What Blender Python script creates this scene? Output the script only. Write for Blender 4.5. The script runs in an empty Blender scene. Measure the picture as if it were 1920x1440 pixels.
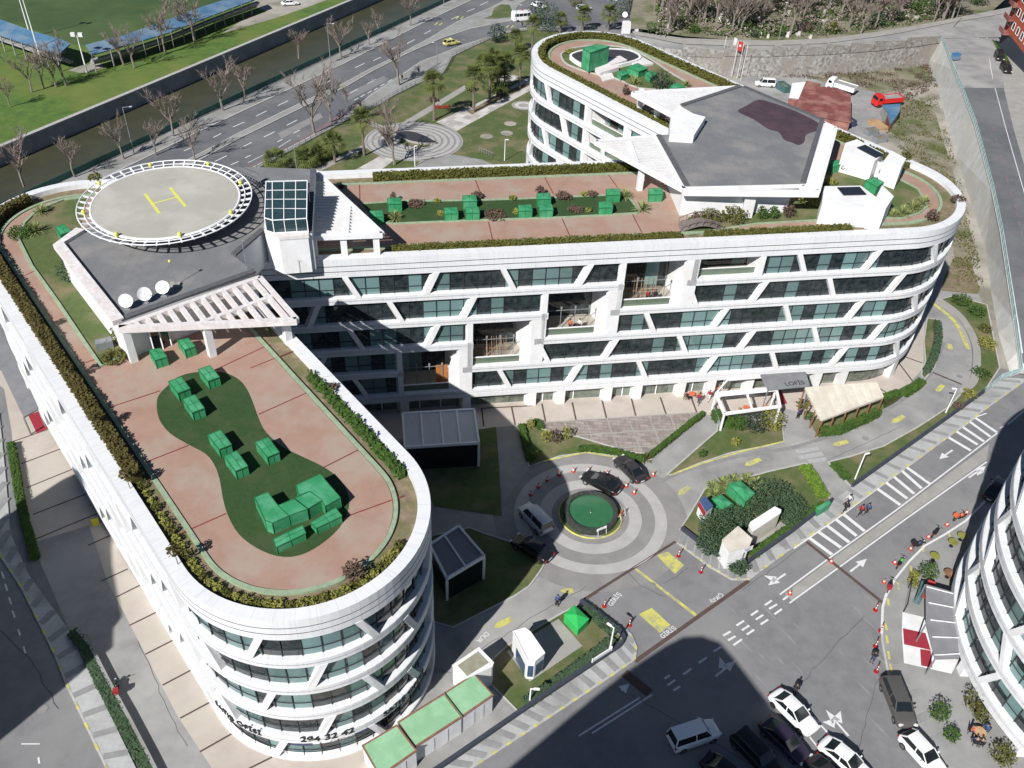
import bpy, math, random
from mathutils import Vector, Matrix, noise
random.seed(7)
sc = bpy.context.scene
col = bpy.data.collections.new('scene'); sc.collection.children.link(col)

# ------------------------------------------------------------ camera
CAM_H = 76.0
PITCH, ROLL, FPX = math.radians(40.9), math.radians(2.8), 1725.0
cam = bpy.data.cameras.new('camera'); cam_o = bpy.data.objects.new('camera', cam); col.objects.link(cam_o)
cam.sensor_width = 36; cam.lens = FPX / 1920 * 36; cam.clip_start = 1; cam.clip_end = 5000
cam_o.matrix_world = Matrix.Translation((0, 0, CAM_H)) @ Matrix.Rotation(math.pi / 2 - PITCH, 4, 'X') @ Matrix.Rotation(ROLL, 4, 'Z')
sc.camera = cam_o
CM = cam_o.matrix_world.to_3x3()

# ------------------------------------------------------------ light
w = bpy.data.worlds.new('World'); sc.world = w; w.use_nodes = True
nt = w.node_tree; bg = nt.nodes['Background']; sky = nt.nodes.new('ShaderNodeTexSky')
sky.sky_type = 'NISHITA'; sky.sun_disc = False
SUN_EL = math.radians(41.0); SX, SY = -0.515, -0.857
sky.sun_elevation = SUN_EL; sky.sun_rotation = math.atan2(SX, SY)
sky.air_density = 0.8; sky.dust_density = 0.15; sky.ozone_density = 2.0
nt.links.new(sky.outputs[0], bg.inputs[0]); bg.inputs[1].default_value = 0.05
sl = bpy.data.lights.new('sun', 'SUN'); sl.energy = 5.0; sl.angle = math.radians(0.5); sl.color = (1, 0.975, 0.94)
so = bpy.data.objects.new('sun', sl); col.objects.link(so)
so.rotation_euler = Vector((SX * math.cos(SUN_EL), SY * math.cos(SUN_EL), math.sin(SUN_EL))).to_track_quat('Z', 'Y').to_euler()
so.location = (-60, -90, 150)
sc.view_settings.view_transform = 'Standard'; sc.view_settings.look = 'None'
sc.view_settings.exposure = 0.38; sc.view_settings.gamma = 1.0

# ------------------------------------------------------------ measuring helpers
GA, GB = 5.68, -0.066            # the site falls gently towards the canal
def gz(y): return GA + GB * max(-60.0, min(y, 230.0))
def ray(u, v): return CM @ Vector(((u - 960) / FPX, -(v - 720) / FPX, -1.0))
def zp(u, v, z):
    d = ray(u, v); t = (z - CAM_H) / d.z
    return Vector((d.x * t, d.y * t, z))
def gp(u, v, dz=0.0):
    d = ray(u, v); t = (GA + dz - CAM_H) / (d.z - GB * d.y)
    if d.y * t > 230: t = (GA + GB * 230 + dz - CAM_H) / d.z
    return Vector((d.x * t, d.y * t, CAM_H + d.z * t))
def gps(pts, dz=0.0): return [gp(u, v, dz) for u, v in pts]
def crop(pts, ox, oy, k): return [(ox + a / k, oy + b / k) for a, b in pts]

# ------------------------------------------------------------ materials
def lin(h):
    h = h.lstrip('#'); return tuple(((int(h[i:i+2], 16) / 255) ** 2.2) for i in (0, 2, 4))
def mat(name, c, c2=None, sc_=1.0, rough=0.8, detail=4, bump=0.0, metal=0.0, contrast=0.5, spec=0.4, c3=None, sc3=0.1, alpha=None):
    m = bpy.data.materials.new(name); m.use_nodes = True; N = m.node_tree; b = N.nodes['Principled BSDF']
    b.inputs['Roughness'].default_value = rough; b.inputs['Metallic'].default_value = metal
    b.inputs['Specular IOR Level'].default_value = spec
    c2 = c2 or tuple(x * 0.82 for x in c)
    geo = N.nodes.new('ShaderNodeNewGeometry'); nz = N.nodes.new('ShaderNodeTexNoise')
    nz.inputs['Scale'].default_value = sc_; nz.inputs['Detail'].default_value = detail; nz.inputs['Roughness'].default_value = 0.65
    N.links.new(geo.outputs['Position'], nz.inputs['Vector'])
    r = N.nodes.new('ShaderNodeValToRGB'); r.color_ramp.elements[0].position = 0.5 - contrast / 2 * .6; r.color_ramp.elements[1].position = 0.5 + contrast / 2 * .6
    r.color_ramp.elements[0].color = (*c2, 1); r.color_ramp.elements[1].color = (*c, 1)
    N.links.new(nz.outputs['Fac'], r.inputs[0]); out = r.outputs[0]
    if c3 is not None:
        n3 = N.nodes.new('ShaderNodeTexNoise'); n3.inputs['Scale'].default_value = sc3; n3.inputs['Detail'].default_value = 5; n3.inputs['Roughness'].default_value = .6
        N.links.new(geo.outputs['Position'], n3.inputs['Vector'])
        r3 = N.nodes.new('ShaderNodeMapRange'); r3.inputs['From Min'].default_value = 0.46; r3.inputs['From Max'].default_value = 0.64
        N.links.new(n3.outputs['Fac'], r3.inputs['Value'])
        mx = N.nodes.new('ShaderNodeMix'); mx.data_type = 'RGBA'; mx.inputs['B'].default_value = (*c3, 1)
        N.links.new(out, mx.inputs['A']); N.links.new(r3.outputs[0], mx.inputs['Factor']); out = mx.outputs['Result']
    N.links.new(out, b.inputs['Base Color'])
    if bump:
        bp_ = N.nodes.new('ShaderNodeBump'); bp_.inputs['Strength'].default_value = bump; bp_.inputs['Distance'].default_value = 0.05
        nb = N.nodes.new('ShaderNodeTexNoise'); nb.inputs['Scale'].default_value = sc_ * 6; nb.inputs['Detail'].default_value = 3
        N.links.new(geo.outputs['Position'], nb.inputs['Vector']); N.links.new(nb.outputs['Fac'], bp_.inputs['Height']); N.links.new(bp_.outputs[0], b.inputs['Normal'])
    return m
def math_node(N, op, a, b=None):
    n = N.nodes.new('ShaderNodeMath'); n.operation = op
    for i, v in enumerate((a, b)):
        if v is None: continue
        if isinstance(v, (int, float)): n.inputs[i].default_value = v
        else: N.links.new(v, n.inputs[i])
    return n.outputs[0]
def joints(m, pu=1.5, pv=None, wu=0.02, dark=0.72):
    """thin joint lines every pu metres along U (and pv along V) of the UV map, which holds metres"""
    N = m.node_tree; b = N.nodes['Principled BSDF']; src = b.inputs['Base Color'].links[0].from_socket
    uv = N.nodes.new('ShaderNodeUVMap'); sp = N.nodes.new('ShaderNodeSeparateXYZ'); N.links.new(uv.outputs[0], sp.inputs[0])
    f = math_node(N, 'LESS_THAN', math_node(N, 'FRACT', math_node(N, 'DIVIDE', sp.outputs[0], pu)), wu / pu)
    if pv:
        g = math_node(N, 'LESS_THAN', math_node(N, 'FRACT', math_node(N, 'DIVIDE', sp.outputs[1], pv)), wu / pv)
        f = math_node(N, 'MAXIMUM', f, g)
    mx = N.nodes.new('ShaderNodeMix'); mx.data_type = 'RGBA'; mx.blend_type = 'MULTIPLY'; mx.inputs['B'].default_value = (dark, dark, dark, 1)
    N.links.new(src, mx.inputs['A']); N.links.new(f, mx.inputs['Factor']); N.links.new(mx.outputs['Result'], b.inputs['Base Color'])
    return m
def glass_mat(name, base, curtain, p=0.3, cell=1.5, rough=0.08, mid=0.45):
    m = bpy.data.materials.new(name); m.use_nodes = True; N = m.node_tree; b = N.nodes['Principled BSDF']
    b.inputs['Roughness'].default_value = rough; b.inputs['Specular IOR Level'].default_value = 0.7
    uv = N.nodes.new('ShaderNodeUVMap'); sp = N.nodes.new('ShaderNodeSeparateXYZ'); N.links.new(uv.outputs[0], sp.inputs[0])
    cu = math_node(N, 'FLOOR', math_node(N, 'DIVIDE', sp.outputs[0], cell)); cv = math_node(N, 'FLOOR', math_node(N, 'DIVIDE', sp.outputs[1], 1.2))
    cx = N.nodes.new('ShaderNodeCombineXYZ'); N.links.new(cu, cx.inputs[0]); 
    cr = math_node(N, 'FLOOR', math_node(N, 'DIVIDE', sp.outputs[1], 3.55)); N.links.new(cr, cx.inputs[1])
    wn = N.nodes.new('ShaderNodeTexWhiteNoise'); wn.noise_dimensions = '2D'; N.links.new(cx.outputs[0], wn.inputs['Vector'])
    on = math_node(N, 'LESS_THAN', wn.outputs['Value'], p)
    geo = N.nodes.new('ShaderNodeNewGeometry'); nz = N.nodes.new('ShaderNodeTexNoise'); nz.inputs['Scale'].default_value = 1.6; nz.inputs['Detail'].default_value = 5
    N.links.new(geo.outputs['Position'], nz.inputs['Vector'])
    nf = N.nodes.new('ShaderNodeMapRange'); nf.inputs['From Min'].default_value = .35; nf.inputs['From Max'].default_value = .75; N.links.new(nz.outputs['Fac'], nf.inputs['Value'])
    mx0 = N.nodes.new('ShaderNodeMix'); mx0.data_type = 'RGBA'; mx0.inputs['A'].default_value = (*base, 1); mx0.inputs['B'].default_value = (base[0]*3+.012, base[1]*2.6+.014, base[2]*2.4+.014, 1)
    N.links.new(nf.outputs[0], mx0.inputs['Factor'])
    mx = N.nodes.new('ShaderNodeMix'); mx.data_type = 'RGBA'; mx.inputs['B'].default_value = (*curtain, 1)
    N.links.new(mx0.outputs['Result'], mx.inputs['A'])
    amt = math_node(N, 'MULTIPLY', on, math_node(N, 'ADD', 0.35, math_node(N, 'MULTIPLY', wn.outputs['Color'], 0.6)))
    N.links.new(amt, mx.inputs['Factor']); N.links.new(mx.outputs['Result'], b.inputs['Base Color'])
    return m
def bricks(m, scale, c1, c2, mort, bw=0.5, rh=0.25, ms=0.02, rot=0.0):
    N = m.node_tree; b = N.nodes['Principled BSDF']; src = b.inputs['Base Color'].links[0].from_socket
    uv = N.nodes.new('ShaderNodeUVMap'); br = N.nodes.new('ShaderNodeTexBrick')
    mp = N.nodes.new('ShaderNodeMapping'); mp.inputs['Rotation'].default_value = (0, 0, rot); N.links.new(uv.outputs[0], mp.inputs[0])
    br.inputs['Scale'].default_value = scale; br.inputs['Color1'].default_value = (*c1, 1); br.inputs['Color2'].default_value = (*c2, 1); br.inputs['Mortar'].default_value = (*mort, 1)
    br.inputs['Brick Width'].default_value = bw; br.inputs['Row Height'].default_value = rh; br.inputs['Mortar Size'].default_value = ms
    N.links.new(mp.outputs[0], br.inputs['Vector'])
    mx = N.nodes.new('ShaderNodeMix'); mx.data_type = 'RGBA'; mx.blend_type = 'MULTIPLY'; mx.inputs['Factor'].default_value = 1
    N.links.new(src, mx.inputs['A']); N.links.new(br.outputs['Color'], mx.inputs['B']); N.links.new(mx.outputs['Result'], b.inputs['Base Color'])
    return m

M = {}
def streaks(m, amt=.22):
    N = m.node_tree; b = N.nodes['Principled BSDF']; src = b.inputs['Base Color'].links[0].from_socket
    uv = N.nodes.new('ShaderNodeUVMap'); mp = N.nodes.new('ShaderNodeMapping'); mp.inputs['Scale'].default_value = (2.2, .22, 1); N.links.new(uv.outputs[0], mp.inputs[0])
    nz = N.nodes.new('ShaderNodeTexNoise'); nz.inputs['Scale'].default_value = 1.5; nz.inputs['Detail'].default_value = 6; N.links.new(mp.outputs[0], nz.inputs['Vector'])
    r = N.nodes.new('ShaderNodeMapRange'); r.inputs['From Min'].default_value = .5; r.inputs['From Max'].default_value = .8; r.inputs['To Max'].default_value = amt; N.links.new(nz.outputs['Fac'], r.inputs['Value'])
    mx = N.nodes.new('ShaderNodeMix'); mx.data_type = 'RGBA'; mx.inputs['B'].default_value = (.33, .31, .28, 1); N.links.new(src, mx.inputs['A']); N.links.new(r.outputs[0], mx.inputs['Factor']); N.links.new(mx.outputs['Result'], b.inputs['Base Color']); return m
M['clad'] = streaks(joints(mat('white_cladding', (.70, .71, .73), (.64, .65, .67), .5, .45, c3=(.68, .68, .68), sc3=.9), 1.5, None, .03, .75))
M['white'] = mat('white_plaster', (.75, .755, .765), (.68, .68, .68), 1.2, .7, c3=(.66, .65, .64), sc3=.5)
M['whitemetal'] = mat('white_metal', (.80, .80, .81), (.74, .74, .75), 2, .35)
M['dirtywhite'] = mat('weathered_white_concrete', (.72, .69, .68), (.52, .49, .48), 2.2, .85, bump=.2, c3=(.62, .56, .55), sc3=.6)
M['groove'] = mat('dark_joint', (.10, .10, .11))
M['glass'] = glass_mat('tinted_glass', (.012, .018, .021), (.20, .33, .32), .42)
M['shopglass'] = glass_mat('shop_glass', (.06, .075, .065), (.20, .23, .20), .6, 2.2)
M['frame'] = mat('dark_window_frame', (.03, .035, .04), rough=.5)
M['greyframe'] = mat('grey_aluminium', (.32, .34, .36), rough=.4, metal=.4)
M['asphalt'] = mat('asphalt', (.205, .205, .21), (.165, .165, .17), .8, .9, bump=.15, detail=8, c3=(.235, .232, .23), sc3=.08)
M['road'] = mat('blue_grey_asphalt', (.135, .14, .15), (.105, .11, .118), .5, .9, bump=.15, detail=8, c3=(.165, .165, .17), sc3=.07)
M['bankconc'] = mat('pale_sloping_concrete', (.62, .62, .60), (.48, .48, .46), .6, .9, detail=9, c3=(.52, .50, .45), sc3=.2)
M['asphalt_new'] = mat('dark_asphalt', (.085, .085, .09), (.065, .065, .07), .8, .9, bump=.15, detail=8, c3=(.11, .11, .11), sc3=.1)
M['asphalt_light'] = mat('worn_asphalt', (.30, .295, .29), (.215, .213, .21), .35, .9, detail=8, bump=.1, c3=(.34, .335, .32), sc3=.12)
M['concrete'] = mat('concrete', (.36, .345, .32), (.27, .26, .24), .5, .9, detail=8, c3=(.31, .30, .28), sc3=.15)
M['concrete_grey'] = mat('grey_concrete', (.32, .318, .31), (.25, .25, .245), .5, .9, detail=8, c3=(.24, .235, .22), sc3=.2)
M['terrace'] = mat('red_stained_concrete', (.37, .243, .187), (.285, .172, .13), .45, .85, detail=9, contrast=.95, c3=(.335, .262, .212), sc3=.28)
M['terrace_joint'] = mat('dark_red_joint', (.20, .045, .035))
M['pinkpave'] = mat('pink_beige_paving', (.50, .44, .39), (.42, .365, .325), .5, .85, detail=7, c3=(.46, .42, .36), sc3=.2)
M['brownjoint'] = mat('brown_drain_joint', (.10, .065, .055))
M['sidewalk'] = joints(mat('grey_pavement', (.44, .445, .44), (.37, .37, .37), 1.0, .9, detail=6, c3=(.28, .28, .27), sc3=.25), .5, .5, .03, .85)
M['sidewalk_dark'] = joints(mat('dark_grey_pavement', (.27, .27, .27), (.22, .22, .22), 1.0, .9), .5, .5, .03, .85)
M['kerb'] = mat('kerb_concrete', (.45, .44, .42), (.36, .35, .33), 2)
M['yellow'] = mat('yellow_road_paint', (.62, .58, .12), (.44, .42, .14), 2.5, .8, contrast=.9, c3=(.34, .33, .2), sc3=1.2)
M['whitepaint'] = mat('white_road_paint', (.72, .72, .72), (.55, .55, .55), 3, .8, contrast=.9)
M['fadedpaint'] = mat('faded_road_paint', (.42, .42, .42), (.27, .27, .27), 3, .8, contrast=.9)
M['grass'] = mat('lawn_grass', (.098, .128, .042), (.058, .088, .024), 1.3, .95, detail=8, bump=.5, contrast=.8, c3=(.17, .15, .08), sc3=.25)
M['field'] = mat('meadow_grass', (.10, .17, .03), (.055, .11, .02), .5, .95, detail=9, bump=.4, c3=(.13, .165, .035), sc3=.06)
M['pitch'] = mat('pitch_grass', (.048, .085, .026), (.036, .070, .022), .12, .95, detail=9, c3=(.07, .11, .035), sc3=.05)
M['turf'] = mat('artificial_turf', (.030, .068, .018), (.022, .052, .013), 3, .95, detail=6, c3=(.042, .068, .024), sc3=.5)
M['soil'] = mat('brown_soil', (.25, .195, .13), (.15, .115, .075), 1.5, .95, detail=8, bump=.5, c3=(.13, .13, .055), sc3=.5)
M['drygrass'] = mat('dry_scrub_ground', (.26, .235, .17), (.17, .155, .11), .4, .95, detail=9, bump=.5, c3=(.10, .12, .045), sc3=.12)
M['dirt'] = mat('dusty_earth', (.42, .39, .34), (.30, .275, .24), .3, .95, detail=9, bump=.3, c3=(.20, .19, .15), sc3=.15)
M['curbgreen'] = mat('pale_green_kerb_paint', (.30, .38, .25), (.22, .28, .19), 2)
M['roof'] = joints(mat('grey_membrane_roof', (.175, .18, .188), (.135, .14, .148), .5, .9, detail=9, contrast=.9, c3=(.225, .215, .208), sc3=.22), 1.0, None, .04, .86)
M['roofedge'] = mat('dark_roof_upstand', (.10, .105, .112), (.08, .08, .09), 2, .9)
M['puddle'] = mat('purple_brown_roof_stain', (.085, .05, .06), (.055, .036, .044), .5, .5)
M['pad'] = mat('helipad_concrete', (.385, .375, .325), (.33, .32, .28), .35, .9, detail=9, contrast=.9, c3=(.43, .415, .365), sc3=.22)
M['padyellow'] = mat('helipad_yellow', (.56, .56, .12), (.6, .6, .12), 3)
M['green'] = mat('green_painted_sheet', (.04, .27, .115), (.03, .22, .09), .9, .6, detail=6, c3=(.08, .31, .165), sc3=.7)
M['brightgreen'] = mat('bright_green_sheet', (.03, .42, .10), (.025, .36, .08), 1, .5)
M['mint'] = mat('mint_green_roof_sheet', (.25, .46, .27), (.22, .41, .24), .6, .7, c3=(.29, .50, .31), sc3=.8)
M['rust'] = mat('rusty_edge', (.26, .13, .09), (.18, .09, .06), 2)
M['bark'] = mat('grey_bark', (.26, .23, .20), (.16, .135, .115), 3)
M['twig'] = mat('bare_twigs', (.25, .205, .175), (.17, .135, .115), 3)
M['palmbark'] = mat('palm_bark', (.22, .18, .14), (.13, .10, .08), 4)
def leaf(n, c, c2): return mat(n, c, c2, 1.4, .85, detail=3, contrast=.9, spec=.2)
M['hedge'] = leaf('hedge_leaves', (.125, .125, .028), (.06, .062, .016))
M['pale'] = mat('pale_ring_concrete', (.42, .41, .395), (.36, .35, .34), .7, .85, detail=7)
M['roundel'] = mat('brown_grey_asphalt', (.26, .25, .245), (.21, .205, .20), .5, .9, detail=8)
M['seam'] = mat('dark_green_seam', (.015, .17, .06))
M['hedge_dark'] = leaf('dark_hedge_leaves', (.115, .09, .028), (.045, .045, .014))
M['yellowleaf'] = leaf('yellow_green_leaves', (.26, .25, .06), (.13, .14, .03))
M['greenleaf'] = leaf('green_leaves', (.065, .12, .022), (.03, .065, .014))
M['bluegreen'] = leaf('dull_grey_green_leaves', (.045, .062, .045), (.02, .032, .026))
M['brownleaf'] = leaf('brown_dry_leaves', (.14, .095, .07), (.075, .05, .038))
M['conifer'] = leaf('conifer_leaves', (.07, .11, .058), (.034, .062, .033))
M['palmleaf'] = leaf('palm_fronds', (.13, .15, .045), (.065, .085, .022))
M['yucca'] = leaf('striped_grass_leaves', (.30, .33, .13), (.17, .22, .07))
M['redflower'] = mat('red_flowers', (.35, .03, .015), (.15, .04, .015), 5)
M['water'] = mat('canal_water', (.062, .062, .036), (.048, .050, .030), .2, .35, detail=5, spec=.35)
M['pool'] = mat('green_pool_water', (.030, .125, .055), (.04, .14, .065), 1.5, .08, spec=.6)
M['darkwater'] = mat('dark_pool_water', (.055, .045, .04), rough=.1, spec=.6)
M['black'] = mat('black_rubber', (.018, .018, .02), rough=.7)
M['carglass'] = mat('car_glass', (.012, .016, .018), rough=.06, spec=.8)
M['chrome'] = mat('chrome', (.6, .6, .6), rough=.2, metal=1)
M['redlamp'] = mat('red_lamp', (.35, .015, .015), rough=.3)
M['lamp'] = mat('clear_lamp', (.7, .7, .68), rough=.15)
def paint(n, c, rough=.22, metal=0.0): return mat(n, c, tuple(x * .95 for x in c), 1, rough, spec=.6, metal=metal)
P_ = {'white': paint('white_car_paint', (.78, .78, .78)), 'black': paint('black_car_paint', (.012, .012, .014)), 'plum': paint('dark_plum_car_paint', (.035, .025, .05)),
      'grey': paint('grey_car_paint', (.13, .125, .12), .3, .4), 'dgrey': paint('dark_grey_car_paint', (.045, .04, .045), .28, .3), 'silver': paint('silver_white_car_paint', (.50, .53, .56), .3, .2),
      'yellow': paint('yellow_car_paint', (.80, .48, .02)), 'red': paint('red_truck_paint', (.55, .02, .02), .4), 'blue': paint('blue_paint', (.03, .16, .32), .5), 'navy': paint('navy_paint', (.03, .045, .10), .5)}
M.update({k: v for k, v in P_.items() if k not in M and k not in ('white','black','green','red')}); M.update({'car_'+k: v for k, v in P_.items()})
M['stone'] = mat('rubble_stone_wall', (.40, .385, .37), (.13, .12, .11), 1.4, .95, detail=10, bump=.8, c3=(.24, .215, .19), sc3=.25)
M['bluewall'] = mat('grey_canal_wall', (.34, .34, .35), (.24, .24, .25), .4, .9, detail=6)  # mottled grey, a touch bluer in tone
M['railgreen'] = mat('green_railing', (.05, .16, .13), rough=.6)
M['rail'] = mat('grey_railing', (.25, .26, .27), rough=.5)
M['turquoise'] = mat('pale_turquoise_rail', (.42, .55, .55), rough=.5)
M['brickred'] = mat('red_render', (.42, .10, .055), (.34, .08, .045), .8)
M['wood'] = mat('brown_wood', (.25, .13, .065), (.17, .085, .04), 2)
M['woodgrey'] = mat('weathered_grey_wood', (.20, .165, .15), (.14, .115, .10), 3)
M['bamboo'] = mat('pale_bamboo', (.46, .30, .17), (.34, .21, .11), 3)
M['orange'] = mat('orange_brown_door', (.40, .16, .05), (.34, .13, .04), 2)
M['carpet'] = mat('red_carpet', (.32, .03, .05), (.28, .025, .04), 2)
M['canvas'] = mat('cream_canvas', (.62, .575, .49), (.52, .48, .41), .8, .9, c3=(.48, .43, .36), sc3=.3)
M['greycanvas'] = mat('grey_canvas', (.22, .22, .235), (.18, .18, .19), .8, .8)
M['pergolaroof'] = joints(mat('pale_grey_louvre_roof', (.52, .54, .56), (.48, .5, .52), 1, .5), .25, None, .04, .8)
M['bluesheet'] = mat('blue_roof_sheet', (.085, .19, .31), (.06, .14, .24), .4, .6, c3=(.17, .24, .31), sc3=.15)
M['maroon'] = mat('maroon_sheet', (.24, .075, .065), (.16, .055, .05), .6, .7, detail=8, c3=(.30, .15, .12), sc3=.3)
M['skin'] = mat('skin', (.45, .27, .19)); M['hair'] = mat('dark_hair', (.02, .015, .012))
M['denim'] = mat('denim', (.04, .06, .11)); M['darkcloth'] = mat('dark_cloth', (.018, .018, .022)); M['redcloth'] = mat('red_cloth', (.30, .02, .03))
M['orangecloth'] = mat('orange_cloth', (.55, .14, .06)); M['whitecloth'] = mat('white_cloth', (.65, .65, .65)); M['bluecloth'] = mat('blue_cloth', (.05, .09, .2)); M['purplecloth'] = mat('purple_cloth', (.06, .05, .18))
M['letter'] = mat('black_letters', (.02, .02, .02)); M['solar'] = mat('dark_solar_panel', (.02, .022, .03), rough=.25)
M['darkinside'] = mat('dark_interior', (.035, .03, .03)); M['balconyfloor'] = mat('pale_stone_floor', (.42, .38, .32)); M['balconygreen'] = mat('dull_green_glass_rail', (.13, .17, .12), rough=.2, spec=.6)
M['red'] = mat('red_plastic', (.48, .04, .035)); M['orangep'] = mat('orange_plastic', (.62, .14, .06)); M['teal'] = mat('teal_panel', (.07, .15, .15), (.04, .09, .09), 3)
M['navyglass'] = mat('blue_glass_door', (.05, .09, .17), rough=.15)
M['crate'] = mat('bright_yellow_plastic', (.75, .62, .05))
M['marble'] = mat('pale_gravestone', (.62, .60, .56), (.45, .43, .40), 2)

# ------------------------------------------------------------ mesh building
ORG = {}
class MB:
    def __init__(s): s.v = []; s.f = []; s.m = []; s.uv = []; s.smooth = []
    def face(s, pts, mi=0, uv=None, smooth=False):
        i = len(s.v); s.v += [tuple(p) for p in pts]; s.f.append(tuple(range(i, i + len(pts)))); s.m.append(mi)
        s.uv.append(uv or [(p[0], p[1]) for p in pts]); s.smooth.append(smooth)
    def box(s, c, size, rz=0.0, mi=0, tilt=None):
        hx, hy, hz = size[0] / 2, size[1] / 2, size[2] / 2; R_ = Matrix.Rotation(rz, 3, 'Z')
        if tilt: R_ = R_ @ tilt
        P = [Vector(c) + R_ @ Vector((x * hx, y * hy, z * hz)) for x in (-1, 1) for y in (-1, 1) for z in (-1, 1)]
        for q in ((0, 1, 3, 2), (4, 6, 7, 5), (0, 4, 5, 1), (2, 3, 7, 6), (0, 2, 6, 4), (1, 5, 7, 3)):
            a, b, c_, d = [P[k] for k in q]; w_, h_ = (b - a).length, (d - a).length
            s.face((a, b, c_, d), mi, [(0, 0), (w_, 0), (w_, h_), (0, h_)])
    def prism(s, poly, z0, z1, mi=0, top=None, bottom=False):
        """poly 2-D (any turn); z0/z1 numbers or functions of (x,y)"""
        A = sum(poly[i][0] * poly[(i + 1) % len(poly)][1] - poly[(i + 1) % len(poly)][0] * poly[i][1] for i in range(len(poly)))
        P = [(p[0], p[1]) for p in poly]
        if A < 0: P = P[::-1]
        f0 = z0 if callable(z0) else (lambda x, y: z0); f1 = z1 if callable(z1) else (lambda x, y: z1)
        n = len(P); L = 0
        for i in range(n):
            a, b = P[i], P[(i + 1) % n]; l = math.dist(a, b)
            s.face(((*a, f0(*a)), (*b, f0(*b)), (*b, f1(*b)), (*a, f1(*a))), mi, [(L, f0(*a)), (L + l, f0(*b)), (L + l, f1(*b)), (L, f1(*a))]); L += l
        s.face([(*p, f1(*p)) for p in P], mi if top is None else top)
        if bottom: s.face([(*p, f0(*p)) for p in P[::-1]], mi)
    def bar(s, a, b, w_, h_=None, mi=0, up=(0, 0, 1)):
        a, b = Vector(a), Vector(b); d = b - a
        if d.length < 1e-6: return
        h_ = h_ or w_; d.normalize(); u = Vector(up)
        if abs(d.dot(u)) > .98: u = Vector((1, 0, 0))
        x = d.cross(u).normalized(); y = x.cross(d).normalized()
        c = [(-1, -1), (1, -1), (1, 1), (-1, 1)]
        A = [a + x * i * w_ / 2 + y * j * h_ / 2 for i, j in c]; B_ = [b + x * i * w_ / 2 + y * j * h_ / 2 for i, j in c]
        for k in range(4): s.face((A[k], A[(k + 1) % 4], B_[(k + 1) % 4], B_[k]), mi)
        s.face(A[::-1], mi); s.face(B_, mi)
    def tube(s, path, r, n=6, mi=0, cap=True, smooth=True):
        path = [Vector(p) for p in path]; rs = r if isinstance(r, (list, tuple)) else [r] * len(path); rings = []
        for i, p in enumerate(path):
            d = (path[min(i + 1, len(path) - 1)] - path[max(i - 1, 0)]).normalized()
            u = Vector((0, 0, 1)) if abs(d.z) < .9 else Vector((1, 0, 0)); x = d.cross(u).normalized(); y = x.cross(d)
            rings.append([p + (x * math.cos(2 * math.pi * k / n) + y * math.sin(2 * math.pi * k / n)) * rs[i] for k in range(n)])
        for A, B_ in zip(rings, rings[1:]):
            for k in range(n): s.face((A[k], A[(k + 1) % n], B_[(k + 1) % n], B_[k]), mi, smooth=smooth)
        if cap: s.face(rings[0][::-1], mi); s.face(rings[-1], mi)
    def lathe(s, prof, c=(0, 0, 0), n=16, mi=0, smooth=True):
        R_ = [[Vector(c) + Vector((r * math.cos(2 * math.pi * k / n), r * math.sin(2 * math.pi * k / n), z)) for k in range(n)] for r, z in prof]
        for A, B_ in zip(R_, R_[1:]):
            for k in range(n): s.face((A[k], A[(k + 1) % n], B_[(k + 1) % n], B_[k]), mi, smooth=smooth)
        if prof[-1][0] > .001: s.face(R_[-1], mi)
        if prof[0][0] > .001: s.face(R_[0][::-1], mi)
    def sphere(s, c, r, mi=0, n=10, sq=(1, 1, 1)):
        P = lambda i, j: Vector(c) + Vector((r * sq[0] * math.sin(math.pi * i / (n // 2)) * math.cos(2 * math.pi * j / n), r * sq[1] * math.sin(math.pi * i / (n // 2)) * math.sin(2 * math.pi * j / n), r * sq[2] * math.cos(math.pi * i / (n // 2))))
        for i in range(n // 2):
            for j in range(n):
                q = [P(i, j), P(i + 1, j), P(i + 1, j + 1), P(i, j + 1)]
                if i == 0: q = [q[0], q[1], q[2]]
                elif i == n // 2 - 1: q = [q[0], q[1], q[3]]
                s.face(q, mi, smooth=True)
    def leaves(s, fn, n, size, mi=0, flat=0.0):
        for _ in range(n):
            c = Vector(fn()); a = random.uniform(0, 6.283); t = random.uniform(-1, 1) * (1 - flat)
            x = Vector((math.cos(a), math.sin(a), t * .8)).normalized(); y = x.cross(Vector((random.uniform(-1, 1), random.uniform(-1, 1), 1 + flat * 3))).normalized()
            k = size * random.uniform(.6, 1.3); s.face((c - x * k * .5, c + y * k * .35, c + x * k * .5, c - y * k * .35), mi)
    def build(s, name, mats, parent=None, kind=None, local=False, loc=None):
        mats = mats if isinstance(mats, (list, tuple)) else [mats]
        o0 = Vector((0, 0, 0))
        if parent is not None and not local: o0 = ORG[parent.name]
        if loc is not None: o0 = Vector(loc)
        me = bpy.data.meshes.new(name)
        me.from_pydata([(v[0] - o0.x, v[1] - o0.y, v[2] - o0.z) for v in s.v], [], s.f)
        me.polygons.foreach_set('material_index', s.m); me.polygons.foreach_set('use_smooth', s.smooth)
        ul = me.uv_layers.new(name='UVMap'); ul.data.foreach_set('uv', [c for u in s.uv for p in u for c in p])
        for m in mats: me.materials.append(M[m] if isinstance(m, str) else m)
        if any(s.smooth):
            import bmesh
            bm = bmesh.new(); bm.from_mesh(me); bmesh.ops.remove_doubles(bm, verts=bm.verts, dist=.0008); bm.to_mesh(me); bm.free(); me.set_sharp_from_angle(angle=math.radians(42))
        me.update(); o = bpy.data.objects.new(name, me); col.objects.link(o)
        if parent is not None: o.parent = parent
        if loc is not None: o.location = loc
        ORG[o.name] = ORG[parent.name] if (parent is not None) else o0
        if kind: o['kind'] = kind
        return o
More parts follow.
